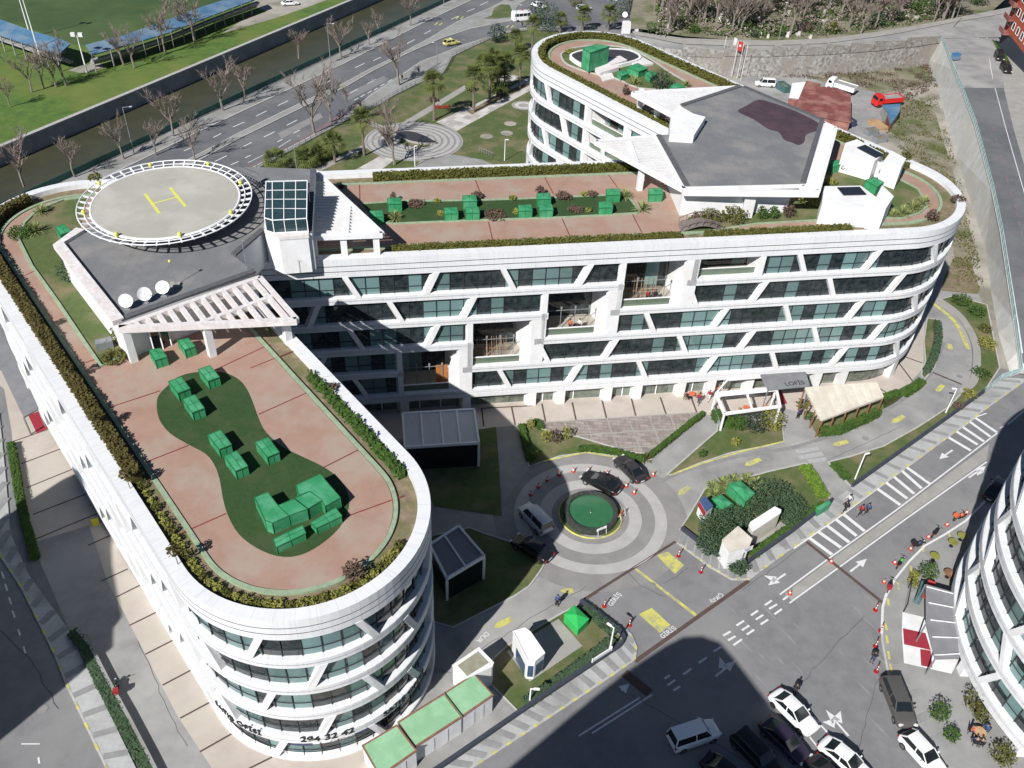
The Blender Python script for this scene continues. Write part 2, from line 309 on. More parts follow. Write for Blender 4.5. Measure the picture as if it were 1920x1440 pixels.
def tag(o, label=None, cat=None, group=None, kind=None):
    if label: o['label'] = label
    if cat: o['category'] = cat
    if group: o['group'] = group
    if kind: o['kind'] = kind
    return o
def thing(name, label, cat, loc=(0, 0, 0), rz=0.0, group=None):
    o = bpy.data.objects.new(name, None); col.objects.link(o); o.location = loc; o.rotation_euler = (0, 0, rz); o.empty_display_size = .3
    ORG[o.name] = Vector(loc); return tag(o, label, cat, group)
def copy_thing(root, loc, rz, label, group=None, scale=None):
    r = root.copy(); col.objects.link(r); r.location = loc; r.rotation_euler = (root.rotation_euler[0], root.rotation_euler[1], rz); r['label'] = label
    if group: r['group'] = group
    if scale: r.scale = (scale,) * 3 if isinstance(scale, (int, float)) else scale
    for ch in list(root.children):
        c = ch.copy(); col.objects.link(c); c.parent = r
        for g in list(ch.children):
            d = g.copy(); col.objects.link(d); d.parent = c
    return r
def lerp(a, b, t): return a + (b - a) * t
def spline(pts, k=6, closed=True):
    n = len(pts); out = []
    for i in range(n if closed else n - 1):
        p0, p1, p2, p3 = [pts[(i + j) % n] if closed else pts[max(0, min(n - 1, i + j))] for j in (-1, 0, 1, 2)]
        for q in range(k):
            t = q / k
            out.append(tuple(.5 * ((2 * b) + (c - a) * t + (2 * a - 5 * b + 4 * c - d) * t * t + (-a + 3 * b - 3 * c + d) * t ** 3) for a, b, c, d in zip(p0, p1, p2, p3)))
    if not closed: out.append(tuple(pts[-1]))
    return out
def path_strip(pts, w_, dz, close=False):
    """3-D centre line on the ground -> left/right edge points"""
    L, R_ = [], []; n = len(pts)
    for i, p in enumerate(pts):
        a = pts[(i - 1) % n] if close else pts[max(0, i - 1)]; b = pts[(i + 1) % n] if close else pts[min(n - 1, i + 1)]
        d = (Vector(b[:2]) - Vector(a[:2])).normalized(); nx = Vector((-d.y, d.x)) * w_ / 2
        L.append(Vector((p[0] + nx.x, p[1] + nx.y, p[2] + dz))); R_.append(Vector((p[0] - nx.x, p[1] - nx.y, p[2] + dz)))
    return L, R_
def strip(mb, pts, w_, dz=0.0, h=0.0, mi=0, close=False):
    L, R_ = path_strip(pts, w_, dz, close); n = len(pts); s_ = 0
    for i in range(n if close else n - 1):
        j = (i + 1) % n; l = (L[i] - L[j]).length
        mb.face((R_[i], R_[j], L[j], L[i]), mi, [(s_, 0), (s_ + l, 0), (s_ + l, w_), (s_, w_)])
        if h:
            for X, sg in ((L, 1), (R_, -1)):
                q = (X[i], X[j], X[j] - Vector((0, 0, h)), X[i] - Vector((0, 0, h)))
                mb.face(q if sg < 0 else q[::-1], mi)
        s_ += l
    if h and not close:
        for i in (0, n - 1): mb.face((L[i], R_[i], R_[i] - Vector((0, 0, h)), L[i] - Vector((0, 0, h))), mi)
def flat(name, pts, m, dz, kind='structure', h=0.0, fn=None, label=None, cat=None):
    """a sheet on the ground from pixel-measured corner points (already 3-D)"""
    mb = MB(); f = fn or (lambda x, y: gz(y))
    if h: mb.prism([(p[0], p[1]) for p in pts], lambda x, y: f(x, y) - .2, lambda x, y: f(x, y) + dz + h)
    else:
        P = [(p[0], p[1]) for p in pts]
        A = sum(P[i][0] * P[(i + 1) % len(P)][1] - P[(i + 1) % len(P)][0] * P[i][1] for i in range(len(P)))
        if A < 0: P = P[::-1]
        mb.face([(x, y, f(x, y) + dz) for x, y in P])
    o = mb.build(name, m); o['kind'] = kind
    return tag(o, label, cat)
# ============================================================ SETTING
def gz(y): return GA + GB * max(-80.0, min(y, 340.0))
def gp(u, v, dz=0.0):
    d = ray(u, v); t = (GA + dz - CAM_H) / (d.z - GB * d.y)
    return Vector((d.x * t, d.y * t, CAM_H + d.z * t))
def L1(y): return -78.5 + (y - 139.4) * .4507      # near bank of the canal
def L2(y): return -94.7 + (y - 150.9) * .4303      # far bank
def sheet(name, pts, m, dz=0.0, kind='structure'):
    mb = MB(); mb.face([(x, y, gz(y) + dz) for x, y in pts]); o = mb.build(name, m); o['kind'] = kind; return o
# one ground surface, cut by the canal, out to the horizon
mb = MB()
mb.face([(L1(-80), -80, gz(-80)), (260, -80, gz(-80)), (260, 340, gz(340)), (L1(340), 340, gz(340))])
mb.face([(-600, -80, gz(-80)), (L2(-80), -80, gz(-80)), (L2(340), 340, gz(340)), (-600, 340, gz(340))])
mb.face([(260, -80, gz(-80)), (3000, -80, gz(-80)), (3000, 340, gz(340)), (260, 340, gz(340))])
mb.face([(-3000, -80, gz(-80)), (-600, -80, gz(-80)), (-600, 340, gz(340)), (-3000, 340, gz(340))])
mb.face([(-3000, 340, gz(340)), (3000, 340, gz(340)), (3000, 4000, gz(340)), (-3000, 4000, gz(340))])
mb.face([(-3000, -1500, gz(-80)), (3000, -1500, gz(-80)), (3000, -80, gz(-80)), (-3000, -80, gz(-80))])
mb.build('ground', 'asphalt', kind='structure')
WZ = 3.2
mb = MB(); mb.face([(L1(-80) + .5, -80, gz(-80) - WZ), (L1(340) + .5, 340, gz(340) - WZ), (L2(340) - .5, 340, gz(340) - WZ), (L2(-80) - .5, -80, gz(-80) - WZ)])
mb.build('canal_water', 'water', kind='structure')
tg = lambda o, l, c, **k: tag(o, l, c, **k)
mb = MB()
for y0 in range(-80, 340, 20):
    mb.face([(L2(y0), y0, gz(y0) - WZ - 1), (L2(y0 + 20), y0 + 20, gz(y0 + 20) - WZ - 1), (L2(y0 + 20), y0 + 20, gz(y0 + 20) + .25), (L2(y0), y0, gz(y0) + .25)][::-1], 0)
tg(mb.build('canal_wall', 'bluewall'), 'long grey concrete canal wall below the far grassy bank', 'wall')
mb = MB()
strip(mb, [(L2(y) - .45, y, gz(y)) for y in range(-80, 341, 20)], .9, .27, .3)
tg(mb.build('wall_coping', 'kerb'), 'pale stone coping along the top of the far canal wall', 'coping')
mb = MB()
for y0 in range(-80, 340, 20):
    mb.face([(L1(y0), y0, gz(y0) - WZ - 1), (L1(y0 + 20), y0 + 20, gz(y0 + 20) - WZ - 1), (L1(y0 + 20), y0 + 20, gz(y0 + 20)), (L1(y0), y0, gz(y0))], 0)
tg(mb.build('canal_wall', 'concrete_grey'), 'near side concrete wall of the canal beneath the green railing', 'wall')

def fl(name, m, pts, dz=.01): return flat(name, gps(pts), m, dz)
# far bank
sheet('meadow', [(-600, -80), (L2(-80) - .9, -80), (L2(340) - .9, 340), (-600, 340)], 'field', .01)
fl('sports_pitch', 'pitch', [(-60, 30), (0, 36), (110, 72), (140, 84), (175, 84), (300, 48), (480, 0), (560, -30), (300, -60), (-100, -60)], .02)
fl('dirt_track', 'dirt', [(418, 62), (455, 52), (520, 33), (575, 14), (640, -10), (500, -20), (470, 8), (500, 22), (450, 40)], .03)
fl('path', 'dirt', [(128, 132), (148, 124), (185, 118), (200, 126), (160, 137), (150, 137)], .03)
# boulevard
K1 = [(60, 398), (180, 341), (263, 301), (359, 254), (443, 214), (640, 122), (800, 40), (880, 2), (960, -40)]
bank = [(60, 368), (117, 342), (240, 286), (350, 233), (457, 188), (520, 160), (640, 100), (827, 10), (900, -28)]
flat('canal_pavement', gps(bank) + gps(K1)[::-1], 'concrete_grey', .10, h=.0)
mb = MB(); strip(mb, gps(K1), .35, .13, .13); mb.build('kerb', 'kerb', kind='structure')
fl('boulevard', 'road', K1 + [(1300, -40), (1300, 60), (1140, 46), (1040, 50), (981, 56), (947, 60), (919, 70), (861, 89), (820, 105), (790, 114), (747, 140), (700, 170), (640, 227), (573, 263), (467, 318), (300, 400), (60, 500)], .008)
MN = [(250, 352), (360, 297), (443, 253), (573, 190), (640, 160), (700, 127), (730, 113), (803, 62 + 12), (859, 41), (921, 15), (949, 0), (990, -20)]
MS = [(255, 362), (370, 303), (447, 261), (577, 197), (645, 165), (700, 133), (769, 98), (831, 71), (887, 53), (961, 38), (964, 22), (975, 8), (1010, -12)]
flat('median_strip', gps(MN) + gps(MS)[::-1], 'concrete_grey', .12)
mb = MB(); strip(mb, gps(MN), .3, .16, .16); strip(mb, gps(MS[:10]), .3, .16, .16); mb.build('kerb', 'kerb', kind='structure')
fl('verge', 'grass', [(905, 36), (922, 30), (926, 16), (940, 9), (955, 10), (961, 22), (957, 33), (930, 36)], .16)
FN = [(470, 324), (573, 268), (640, 232), (715, 195), (737, 181), (779, 160), (831, 138), (841, 121), (848, 107), (887, 88), (921, 73), (949, 63), (1000, 56), (1050, 60)]
KS = [(467, 318), (573, 262), (640, 224), (700, 190 - 14), (747, 146), (790, 116), (820, 105), (861, 88), (919, 69), (947, 60), (981, 54), (1050, 50)]
flat('boulevard_pavement', gps(KS) + gps(FN)[::-1], 'concrete_grey', .11)
mb = MB(); strip(mb, gps(KS), .3, .14, .14); mb.build('kerb', 'kerb', kind='structure')
fl('cycle_lane', mat('worn_red_lane', (.22, .14, .15), (.14, .115, .12), .6, .9), [(467, 312), (573, 255), (640, 213), (745, 146), (747, 152), (700, 176), (640, 224), (573, 261), (467, 318)], .015)
mb = MB()
def dash(mb, a, b, w_=.22, dz=.016): strip(mb, [gp(*a), gp(*b)], w_, dz)
for a, b in [((403, 303), (425, 292)), ((450, 278), (472, 267)), ((495, 257), (515, 247)), ((538, 235), (557, 225)), ((345, 283), (358, 277)), ((400, 258), (415, 250)), ((437, 238), (458, 229)), ((480, 218), (500, 208)), ((521, 198), (540, 189)),
             ((652, 177), (671, 167)), ((689, 157), (705, 149)), ((600, 160), (620, 151)), ((763, 82), (778, 74)), ((735, 92), (750, 85)), ((795, 64), (808, 57)), ((666, 127), (683, 119)), ((700, 114), (714, 107)), ((846, 36), (860, 30)), ((875, 22), (890, 16)), ((900, 10), (915, 3)), ((790, 45), (800, 40)),
             ((433, 309), (447, 303)), ((460, 296), (470, 291)), ((520, 266), (530, 261)), ((550, 250), (562, 244)), ((664, 188), (672, 184)), ((676, 182), (684, 177)), ((689, 175), (697, 170)), ((701, 169), (708, 165)), ((713, 161), (721, 157)), ((727, 154), (735, 149))]:
    dash(mb, a, b)
strip(mb, [gp(*p) for p in [(465, 305), (520, 278), (545, 262)]], .15, .016)
mb.build('lane_marking', 'whitepaint', kind='structure')
mb = MB()
for c in [(822, 45), (862, 33), (956, 50)]:
    p = gp(*c)
    for k in (-1, 1): strip(mb, [p + Vector((k * .6 - .3, -1.2, .08)), p + Vector((k * .6 + .3, 1.2, -.08))], .35, .02)
mb.build('yellow_marking', 'yellow', kind='structure')
# park
park = gps(FN) + [gp(1075, 95), Vector((24, 110, 0)), Vector((-20, 100, 0)), Vector((-45, 94, 0)), gp(440, 340)]
flat('park_lawn', park, 'grass', .012)
mb = MB(); strip(mb, gps([(430, 400), (560, 338), (640, 298), (685, 276), (756, 236), (812, 202), (878, 162)]), 2.0, .03); strip(mb, gps([(985, 95), (1000, 85)]), 2.2, .03)
strip(mb, gps([(690, 232), (726, 246), (742, 262)]), 2.4, .034)
mb.build('park_path', 'concrete', kind='structure')
tile2 = bricks(mat('checker_paving', (.62, .60, .57), (.52, .50, .48), 1), .5, (1, .99, .97), (.62, .60, .60), (.85, .84, .82), .9, .9, .02, .45)
fl('paved_walk', tile2, [(818, 229), (916, 184), (994, 144), (1015, 150), (1015, 160), (994, 170), (856, 246)], .035)
fl('paved_walk', tile2, [(660, 322), (700, 300), (722, 286), (742, 298), (700, 330)], .035)
fl('planting_bed', 'soil', [(876, 210), (885, 215), (940, 187), (994, 160), (994, 153), (930, 180)], .05)
pc = gp(776, 264); pr = (gp(868, 264) - pc).length
def ringf(mb, c, r0, r1, dz, n=72, mi=0, a0=0, a1=360):
    for k in range(n):
        A, B_ = [math.radians(a0 + (a1 - a0) * q / n) for q in (k, k + 1)]
        q = [(c[0] + r * math.cos(t), c[1] + r * math.sin(t)) for r, t in ((r0, A), (r1, A), (r1, B_), (r0, B_))]
        if r0 < .01: q = q[1:]
        mb.face([(x, y, gz(y) + dz) for x, y in q], mi)
mb = MB(); ringf(mb, pc, 0, pr, .04); mb.build('park_plaza', 'pale', kind='structure')
mb = MB()
for f in (.98, .86, .73, .60, .47): ringf(mb, pc, pr * f - .42, pr * f, .05)
mb.build('plaza_ring', 'roundel', kind='structure')
lens = spline([(743, 253), (765, 250), (790, 256), (812, 267), (818, 271), (795, 272), (770, 268), (752, 261)], 4)
fl('grass_bed', 'grass', spline([(752, 258), (775, 250), (800, 258), (808, 272), (790, 277), (765, 274), (750, 268)], 4), .055)
mb = MB(); P = gps(lens); mb.prism([(p.x, p.y) for p in P], lambda x, y: gz(y), lambda x, y: gz(y) + .5, 0, 1)
tg(mb.build('lens_pool', ['concrete', 'darkwater']), 'dark lens shaped basin in the middle of the round park plaza', 'pool')
fl('grey_terrace', 'concrete_grey', [(770, 322), (790, 300), (850, 290), (905, 300), (935, 314), (935, 330), (770, 330)], .05)
for k, c in enumerate([(957, 232), (950, 250), (912, 256)]):
    p = gp(*c); mb = MB(); ringf(mb, p, 0, 1.25, .03, 20); mb.build('earth_circle', 'dirt', kind='structure')
for c in [(952, 146), (982, 198)]:
    p = gp(*c); mb = MB(); ringf(mb, p, 0, 2.6, .05, 28); ringf(mb, p, 1.1, 1.9, .06, 28, 1); mb.build('pebble_circle', ['concrete', 'marble'], kind='structure')
# courtyard
fl('courtyard_drive', 'asphalt_light', [(880, 700), (880, 860), (800, 900), (800, 1245), (850, 1262), (905, 1262), (1090, 1126), (1267, 1015), (1281, 996), (1400, 1062), (1559, 943), (1597, 915), (1843, 740), (1870, 700), (1840, 560), (1740, 480), (1500, 500), (1300, 600), (900, 640)], .012)
pink = gps([(600, 560), (600, 900), (760, 860), (890, 806), (1012, 793), (1306, 773), (1345, 782), (1470, 766), (1495, 772), (1560, 800), (1657, 750), (1700, 726), (1731, 690), (1731, 640), (1738, 560), (1700, 480), (1400, 560)])
flat('forecourt_paving', pink, 'pinkpave', .03)
mb = MB()
for a, b in [((1016, 757), (1023, 792)), ((1073, 755), (1080, 788)), ((1129, 751), (1137, 784)), ((1184, 748), (1192, 780)), ((1238, 745), (1249, 777)), ((1295, 743), (1306, 773)), ((959, 762), (966, 797)), ((903, 765), (907, 800)), ((903, 766), (998, 761)), ((1643, 725), (1671, 742)), ((1683, 678), (1711, 715)), ((1693, 668), (1729, 681))]:
    strip(mb, [gp(*a), gp(*b)], .2, .04)
mb.build('drain_joint', 'brownjoint', kind='structure')
fl('tiled_plaza', bricks(mat('brown_plaza_tiles', (.40, .35, .32), (.25, .21, .19), 1.4, .9, contrast=.9), .9, (1, 1, 1), (.72, .70, .70), (.6, .58, .56), 1, .5, .03), [(1012, 793), (1306, 773), (1320, 782), (1275, 818), (1217, 862), (1180, 856), (1085, 830), (1000, 830)], .045)
mb = MB(); fa = math.atan(.177); o_ = gp(1012, 793); ux, uy = Vector((math.cos(fa), math.sin(fa), 0)), Vector((-math.sin(fa), math.cos(fa), 0))
def inpoly(x, y, P):
    c = False; n = len(P)
    for i in range(n):
        a, b = P[i], P[(i + 1) % n]
        if (a[1] > y) != (b[1] > y) and x < (b[0] - a[0]) * (y - a[1]) / (b[1] - a[1]) + a[0]: c = not c
    return c
PT = gps([(1012, 793), (1306, 773), (1318, 780), (1275, 816), (1217, 858), (1180, 853), (1085, 826), (1000, 826)])
def gridline(a, d, L, w_):
    run = []
    for i in range(int(L / .4)):
        p = a + d * (i * .4)
        if inpoly(p.x, p.y, PT): run.append(Vector((p.x, p.y, gz(p.y))))
        else:
            if len(run) > 2: strip(mb, run, w_, .053)
            run = []
    if len(run) > 2: strip(mb, run, w_, .053)
for i in range(-2, 12): gridline(o_ + ux * (i * 2.62 + .4) - uy * 14, uy, 18, .16)
for j in range(-5, 1): gridline(o_ + uy * (j * 2.75) - ux * 5, ux, 34, .16)
mb.build('plaza_joint', 'concrete', kind='structure')
# roundabout
RC = Vector((9.05, 65.35, 0))
mb = MB(); ringf(mb, RC, 3.2, 10.4, .024); mb.build('roundabout', 'roundel', kind='structure')
mb = MB(); ringf(mb, RC, 6.9, 8.16, .034); ringf(mb, RC, 4.13, 5.48, .034); mb.build('roundabout_ring', 'pale', kind='structure')
# lawns round the courtyard
LAWN = {
 'a': [(973, 797), (1008, 788), (1018, 806), (1085, 820), (1180, 848), (1217, 852), (1222, 862), (1205, 868), (1160, 857), (1100, 849), (1050, 856), (1020, 866), (992, 876), (984, 840)],
 'b': [(860, 812), (930, 801), (936, 880), (941, 968), (815, 950), (780, 880)],
 'c': [(880, 990), (905, 1000), (1031, 1040), (1012, 1073), (992, 1100), (965, 1118), (850, 1177), (790, 1160), (790, 1010)],
 'd': [(1251, 890), (1345, 808), (1345, 788), (1465, 788), (1470, 828), (1440, 836), (1370, 850), (1310, 870), (1262, 890)],
 'e': [(1275, 993), (1290, 970), (1321, 918), (1348, 903), (1398, 897), (1440, 885), (1498, 872), (1509, 869), (1521, 874), (1548, 926), (1559, 941), (1394, 1062), (1382, 1064), (1369, 1060)],
 'f': [(1553, 867), (1593, 857), (1657, 837), (1723, 800), (1780, 763), (1805, 735), (1825, 715), (1828, 650), (1800, 597), (1757, 563), (1790, 555), (1850, 572), (1874, 690), (1843, 738), (1597, 914), (1588, 905)],
 'g': [(1738, 597), (1757, 600), (1763, 640), (1752, 690), (1733, 712), (1727, 702), (1735, 677), (1732, 640)],
 'h': [(1655, 747), (1700, 722), (1733, 712), (1730, 728), (1690, 748), (1657, 768)],
 'i': [(1086, 1134), (1164, 1192), (1166, 1208), (975, 1338), (905, 1268), (925, 1235), (950, 1212), (1050, 1152)],
 'j': [(1517, 790), (1700, 740), (1650, 775), (1535, 822)],
}
for k, p in LAWN.items(): fl('lawn', 'grass', p, .06)
mb = MB()
for k in 'acdefgi':
    strip(mb, gps(LAWN[k]), .18, .12, .14, close=True)
mb.build('lawn_kerb', 'kerb', kind='structure')
mb = MB()
for a, b in [((1020, 866), (1100, 849)), ((1100, 849), (1205, 868)), ((1255, 893), (1310, 872)), ((1310, 872), (1400, 845)), ((1400, 845), (1470, 829))]:
    strip(mb, [gp(*a), gp(*b)], .22, .125)
mb.build('yellow_kerb', 'yellow', kind='structure')
mb = MB(); ramp = gps([(1757, 563), (1800, 597), (1828, 650), (1826, 712), (1805, 735)])
strip(mb, spline([tuple(p) for p in ramp], 6, False), 1.0, .35, .35); mb.build('ramp_kerb', 'concrete', kind='structure')
mb = MB(); rp = spline([tuple(gp(u - 9, v + 5)) for u, v in [(1757, 563), (1800, 600), (1824, 650)]], 8, False); strip(mb, rp, .6, .05)
mb.build('yellow_kerb', 'yellow', kind='structure')
# yellow arrows and zebra of the service road
def poly(mb, pts, dz): mb.face([(p[0], p[1], gz(p[1]) + dz) for p in pts])
mb = MB()
for c in [((1396, 873), (1426, 861), 8), ((1271, 928), (1293, 913), 10), ((1561, 835), (1590, 828), 6), ((1672, 793), (1695, 780), 8), ((1755, 735), (1768, 722), 8), ((1783, 658), (1780, 645), 8), ((926, 1177), (960, 1160), 10), ((1050, 1108), (1075, 1108), 3)]:
    a, b = gp(*c[0]), gp(*c[1]); d = (b - a).normalized(); n_ = Vector((-d.y, d.x, 0))
    poly(mb, [a, a + d * .6 + n_ * .36, b + n_ * .28, b - n_ * .28, a + d * .6 - n_ * .36], .03)
mb.build('direction_patch', 'yellow', kind='structure')
mb = MB()
for a, b in [((1486, 836), (1527, 829)), ((1493, 848), (1535, 841)), ((1497, 859), (1543, 851)), ((1515, 866), (1550, 862))]: strip(mb, [gp(*a), gp(*b)], .7, .03)
mb.build('zebra_stripe', 'fadedpaint', kind='structure')
fl('garden_path', 'concrete_grey', [(1522, 868), (1548, 864), (1553, 870), (1570, 892), (1597, 916), (1562, 941), (1549, 925)], .04)
fl('garden_path', 'concrete_grey', [(1221, 868), (1320, 777), (1348, 790), (1344, 812), (1250, 886), (1238, 890)], .026)
fl('garden_path', 'concrete_grey', [(930, 800), (973, 797), (985, 860), (993, 878), (945, 940), (937, 880)], .026)
fl('red_carpet', 'carpet', [(1447, 729), (1462, 727), (1476, 757), (1459, 760)], .05)
# gate area
fl('gate_apron', 'asphalt', [(1090, 1128), (1267, 1016), (1272, 1022), (1330, 1064), (1372, 1088), (1402, 1089), (1192, 1240), (1193, 1212), (1140, 1160)], .02)
mb = MB(); strip(mb, gps([(1088, 1129), (1267, 1016)]), .35, .03); strip(mb, gps([(1190, 1241), (1404, 1089)]), .4, .03); strip(mb, gps([(1512, 1016), (1661, 1135)]), .35, .03); strip(mb, gps([(1745, 697), (1803, 721)]), .3, .03)
strip(mb, gps([(1170, 1262), (1218, 1300)]), .9, .03)
mb.build('drain_grating', 'brownjoint', kind='structure')
mb = MB()
poly(mb, gps([(1231, 1041), (1252, 1035), (1283, 1060), (1265, 1077)]), .03); poly(mb, gps([(1198, 1152), (1222, 1140), (1257, 1172), (1237, 1187)]), .03); poly(mb, gps([(1190, 1068), (1194, 1066), (1307, 1152), (1303, 1156)]), .03)
mb.build('yellow_marking', 'yellow', kind='structure')
def text_mesh(s, size, extrude=0.0):
    cu = bpy.data.curves.new('t', 'FONT'); cu.body = s; cu.size = size; cu.align_x = 'CENTER'; cu.align_y = 'CENTER'; cu.offset = size * .01; cu.extrude = extrude
    o = bpy.data.objects.new('t', cu); col.objects.link(o); bpy.context.view_layer.update()
    me = bpy.data.meshes.new_from_object(o.evaluated_get(bpy.context.evaluated_depsgraph_get())); bpy.data.objects.remove(o)
    return [tuple(v.co) for v in me.vertices], [tuple(p.vertices) for p in me.polygons]
def ground_text(s, c, a, b, size):
    """word centred at pixel c, its baseline running from pixel a to b"""
    V, F = text_mesh(s, size); C = gp(*c); d = gp(*b) - gp(*a); d.z = 0; d.normalize(); n_ = Vector((-d.y, d.x, 0)); mb = MB()
    for f in F:
        q = [C + d * V[i][0] + n_ * V[i][1] for i in f]; mb.face([(p.x, p.y, gz(p.y) + .035) for p in q])
    mb.build('painted_word', 'whitepaint', kind='structure')
ground_text('GİRİŞ', (1153, 1124), (1145, 1132), (1161, 1113), .68)
ground_text('GİRİŞ', (1253, 1186), (1240, 1196), (1266, 1178), .68)
ground_text('ÇIKIŞ', (1344, 1122), (1354, 1114), (1334, 1129), .68)
ground_text('DUR', (905, 1195), (915, 1187), (897, 1203), .7)
# street paint
mb = MB()
for a, b in [((1518, 1009), (1560, 1040)), ((1534, 997), (1577, 1027)), ((1550, 985), (1592, 1017)), ((1565, 972), (1606, 1005)), ((1580, 963), (1621, 996)), ((1644, 916), (1688, 947)), ((1660, 904), (1701, 935)), ((1675, 893), (1714, 926)), ((1689, 881), (1728, 916)), ((1698, 875), (1743, 907)), ((1778, 820), (1820, 845)), ((1793, 809), (1833, 834)), ((1804, 800), (1845, 828)), ((1817, 790), (1857, 819)), ((1828, 783), (1869, 811))]:
    strip(mb, [gp(*a), gp(*b)], .42, .02)
mb.build('zebra_stripe', 'whitepaint', kind='structure')
mb = MB()
def line(*pts, w_=.16): strip(mb, gps(pts), w_, .022)
line((1462, 1115), (1560, 1043), (1680, 957), (1870, 812)); line((1480, 1131), (1570, 1066), (1700, 972), (1850, 866)); line((1488, 1029), (1580, 965), (1660, 905), (1830, 782), (1850, 775)); line((1888, 797), (1935, 758)); line((1875, 803), (1883, 799))
for a, b in [((1434, 1135), (1447, 1126)), ((1442, 1142), (1457, 1133)), ((1452, 1152), (1466, 1142)), ((1408, 1154), (1421, 1145)), ((1417, 1162), (1431, 1153)), ((1426, 1171), (1440, 1162)), ((1381, 1173), (1395, 1164)), ((1391, 1182), (1405, 1173)), ((1400, 1190), (1414, 1181)), ((1356, 1192), (1370, 1184)), ((1365, 1201), (1379, 1193)), ((1375, 1210), (1391, 1199)), ((1338, 1222), (1352, 1213)), ((1310, 1243), (1325, 1233)), ((1281, 1265), (1296, 1254)), ((1252, 1285), (1266, 1275)), ((1246, 1273), (1256, 1266)), ((1263, 1295), (1275, 1287)), ((1468, 1125), (1477, 1118))]: line(a, b, w_=.2)
line((1110, 1375), (1222, 1303)); line((1085, 1380), (1200, 1308)); line((1525, 1344), (1556, 1379)); line((1518, 1382), (1538, 1407)); line((40, 1395), (75, 1395), w_=.1)
for a, b in [((3, 1072), (8, 1085)), ((10, 1095), (14, 1108)), ((17, 1120), (21, 1133)), ((23, 1145), (28, 1158)), ((34, 1180), (38, 1192)), ((44, 1212), (48, 1225)), ((72, 1420), (74, 1432))]: line(a, b, w_=.15)
def arrow(tail, tip, hw=.45, hl=1.3):
    a, b = gp(*tail), gp(*tip); d = (b - a); d.z = 0; l = d.length; d.normalize(); n_ = Vector((-d.y, d.x, 0)); m_ = a + d * max(.1, l - hl)
    poly(mb, [a + n_ * .1, a - n_ * .1, m_ - n_ * .1, m_ + n_ * .1], .024); poly(mb, [m_ + n_ * hw, m_ - n_ * hw, b], .024)
arrow((1594, 1072), (1625, 1048)); arrow((1473, 1076), (1440, 1098)); arrow((1456, 1088), (1432, 1079)); arrow((1786, 844), (1761, 861)); arrow((1816, 896), (1848, 874)); arrow((1838, 881), (1832, 892))
arrow((1342, 1268), (1379, 1239)); arrow((1357, 1254), (1349, 1231)); arrow((1591, 1380), (1548, 1331)); arrow((1569, 1354), (1576, 1333)); arrow((1566, 1357), (1542, 1354)); arrow((1165, 1295), (1180, 1282))
arrow((1853, 265), (1846, 240), .3, .9); arrow((1880, 270), (1877, 245), .3, .9)
mb.build('lane_marking', 'whitepaint', kind='structure')
fl('traffic_island', 'concrete', [(1472, 1113), (1560, 1048), (1680, 962), (1855, 832), (1850, 862), (1700, 968), (1570, 1062), (1484, 1126)], .02)
# pavements with darker bands
def pavement(name, inner, outer, nb, w_=.72, kerbside='outer', dz=.12):
    I, O = gps(inner), gps(outer); flat(name, I + O[::-1], 'sidewalk', dz)
    mb = MB(); strip(mb, O, .18, dz + .012, dz + .05); mb.build('kerb', 'kerb', kind='structure')
    def along(P, t):
        Ls = [(P[i + 1] - P[i]).length for i in range(len(P) - 1)]; s_ = t * sum(Ls)
        for i, l in enumerate(Ls):
            if s_ <= l or i == len(Ls) - 1: return P[i] + (P[i + 1] - P[i]) * min(1, s_ / l)
            s_ -= l
    mb, my = MB(), MB()
    for k in range(nb):
        t = (k + .5) / nb; a, b = along(I, t), along(O, t); strip(mb, [a + (b - a) * .02, b - (b - a) * .05], w_, dz + .012)
        t2 = (k + .98) / nb; o0, o1 = along(O, max(0, t2 - .16 / nb)), along(O, min(1, t2 + .16 / nb)); strip(my, [o0, o1], .22, dz + .02)
    mb.build('dark_paving_band', 'sidewalk_dark', kind='structure'); my.build('yellow_kerb', 'yellow', kind='structure')
pavement('pavement', [(1396, 1062), (1559, 941), (1597, 914), (1720, 828), (1843, 740), (1880, 708)], [(1404, 1087), (1480, 1031), (1583, 960), (1650, 911), (1780, 818), (1862, 757), (1925, 712)], 22)
pavement('pavement', [(1277, 996), (1369, 1062), (1384, 1067), (1396, 1062)], [(1270, 1018), (1330, 1063), (1372, 1087), (1404, 1087)], 8)
pavement('pavement', [(1167, 1210), (973, 1340), (827, 1440), (700, 1525)], [(1190, 1237), (1150, 1265), (1000, 1365), (885, 1440), (760, 1525)], 17)
pavement('pavement', [(1085, 1130), (1164, 1190), (1169, 1200), (1167, 1210)], [(1098, 1124), (1140, 1160), (1182, 1190), (1193, 1214), (1190, 1237)][:5], 7, .6)
# right forecourt
RK = [(1845, 940), (1810, 978), (1772, 1003), (1733, 1025), (1705, 1053), (1679, 1085), (1662, 1118), (1655, 1140), (1653, 1200), (1662, 1250), (1672, 1290), (1695, 1345), (1740, 1440), (1770, 1500)]
flat('right_forecourt', gps(RK) + [gp(2100, 1500), gp(2100, 900)], 'concrete_grey', .12)
mb = MB(); strip(mb, gps(RK), .2, .15, .15); mb.build('kerb', 'kerb', kind='structure')
mb = MB(); strip(mb, gps([(1846, 942), (1810, 978), (1772, 1003), (1733, 1025), (1705, 1053), (1679, 1085), (1660, 1118), (1654, 1140), (1652, 1190)]), .22, .175); mb.build('white_kerb_line', 'whitepaint', kind='structure')
mb = MB()
for a, b in [((1840, 962), (1822, 985)), ((1795, 995), (1812, 1018)), ((1765, 1015), (1788, 1040)), ((1738, 1035), (1760, 1062)), ((1715, 1062), (1738, 1085)), ((1695, 1090), (1715, 1110)), ((1700, 1310), (1722, 1300)), ((1715, 1355), (1748, 1340)), ((1735, 1400), (1775, 1380))]: strip(mb, gps([a, b]), .8, .135)
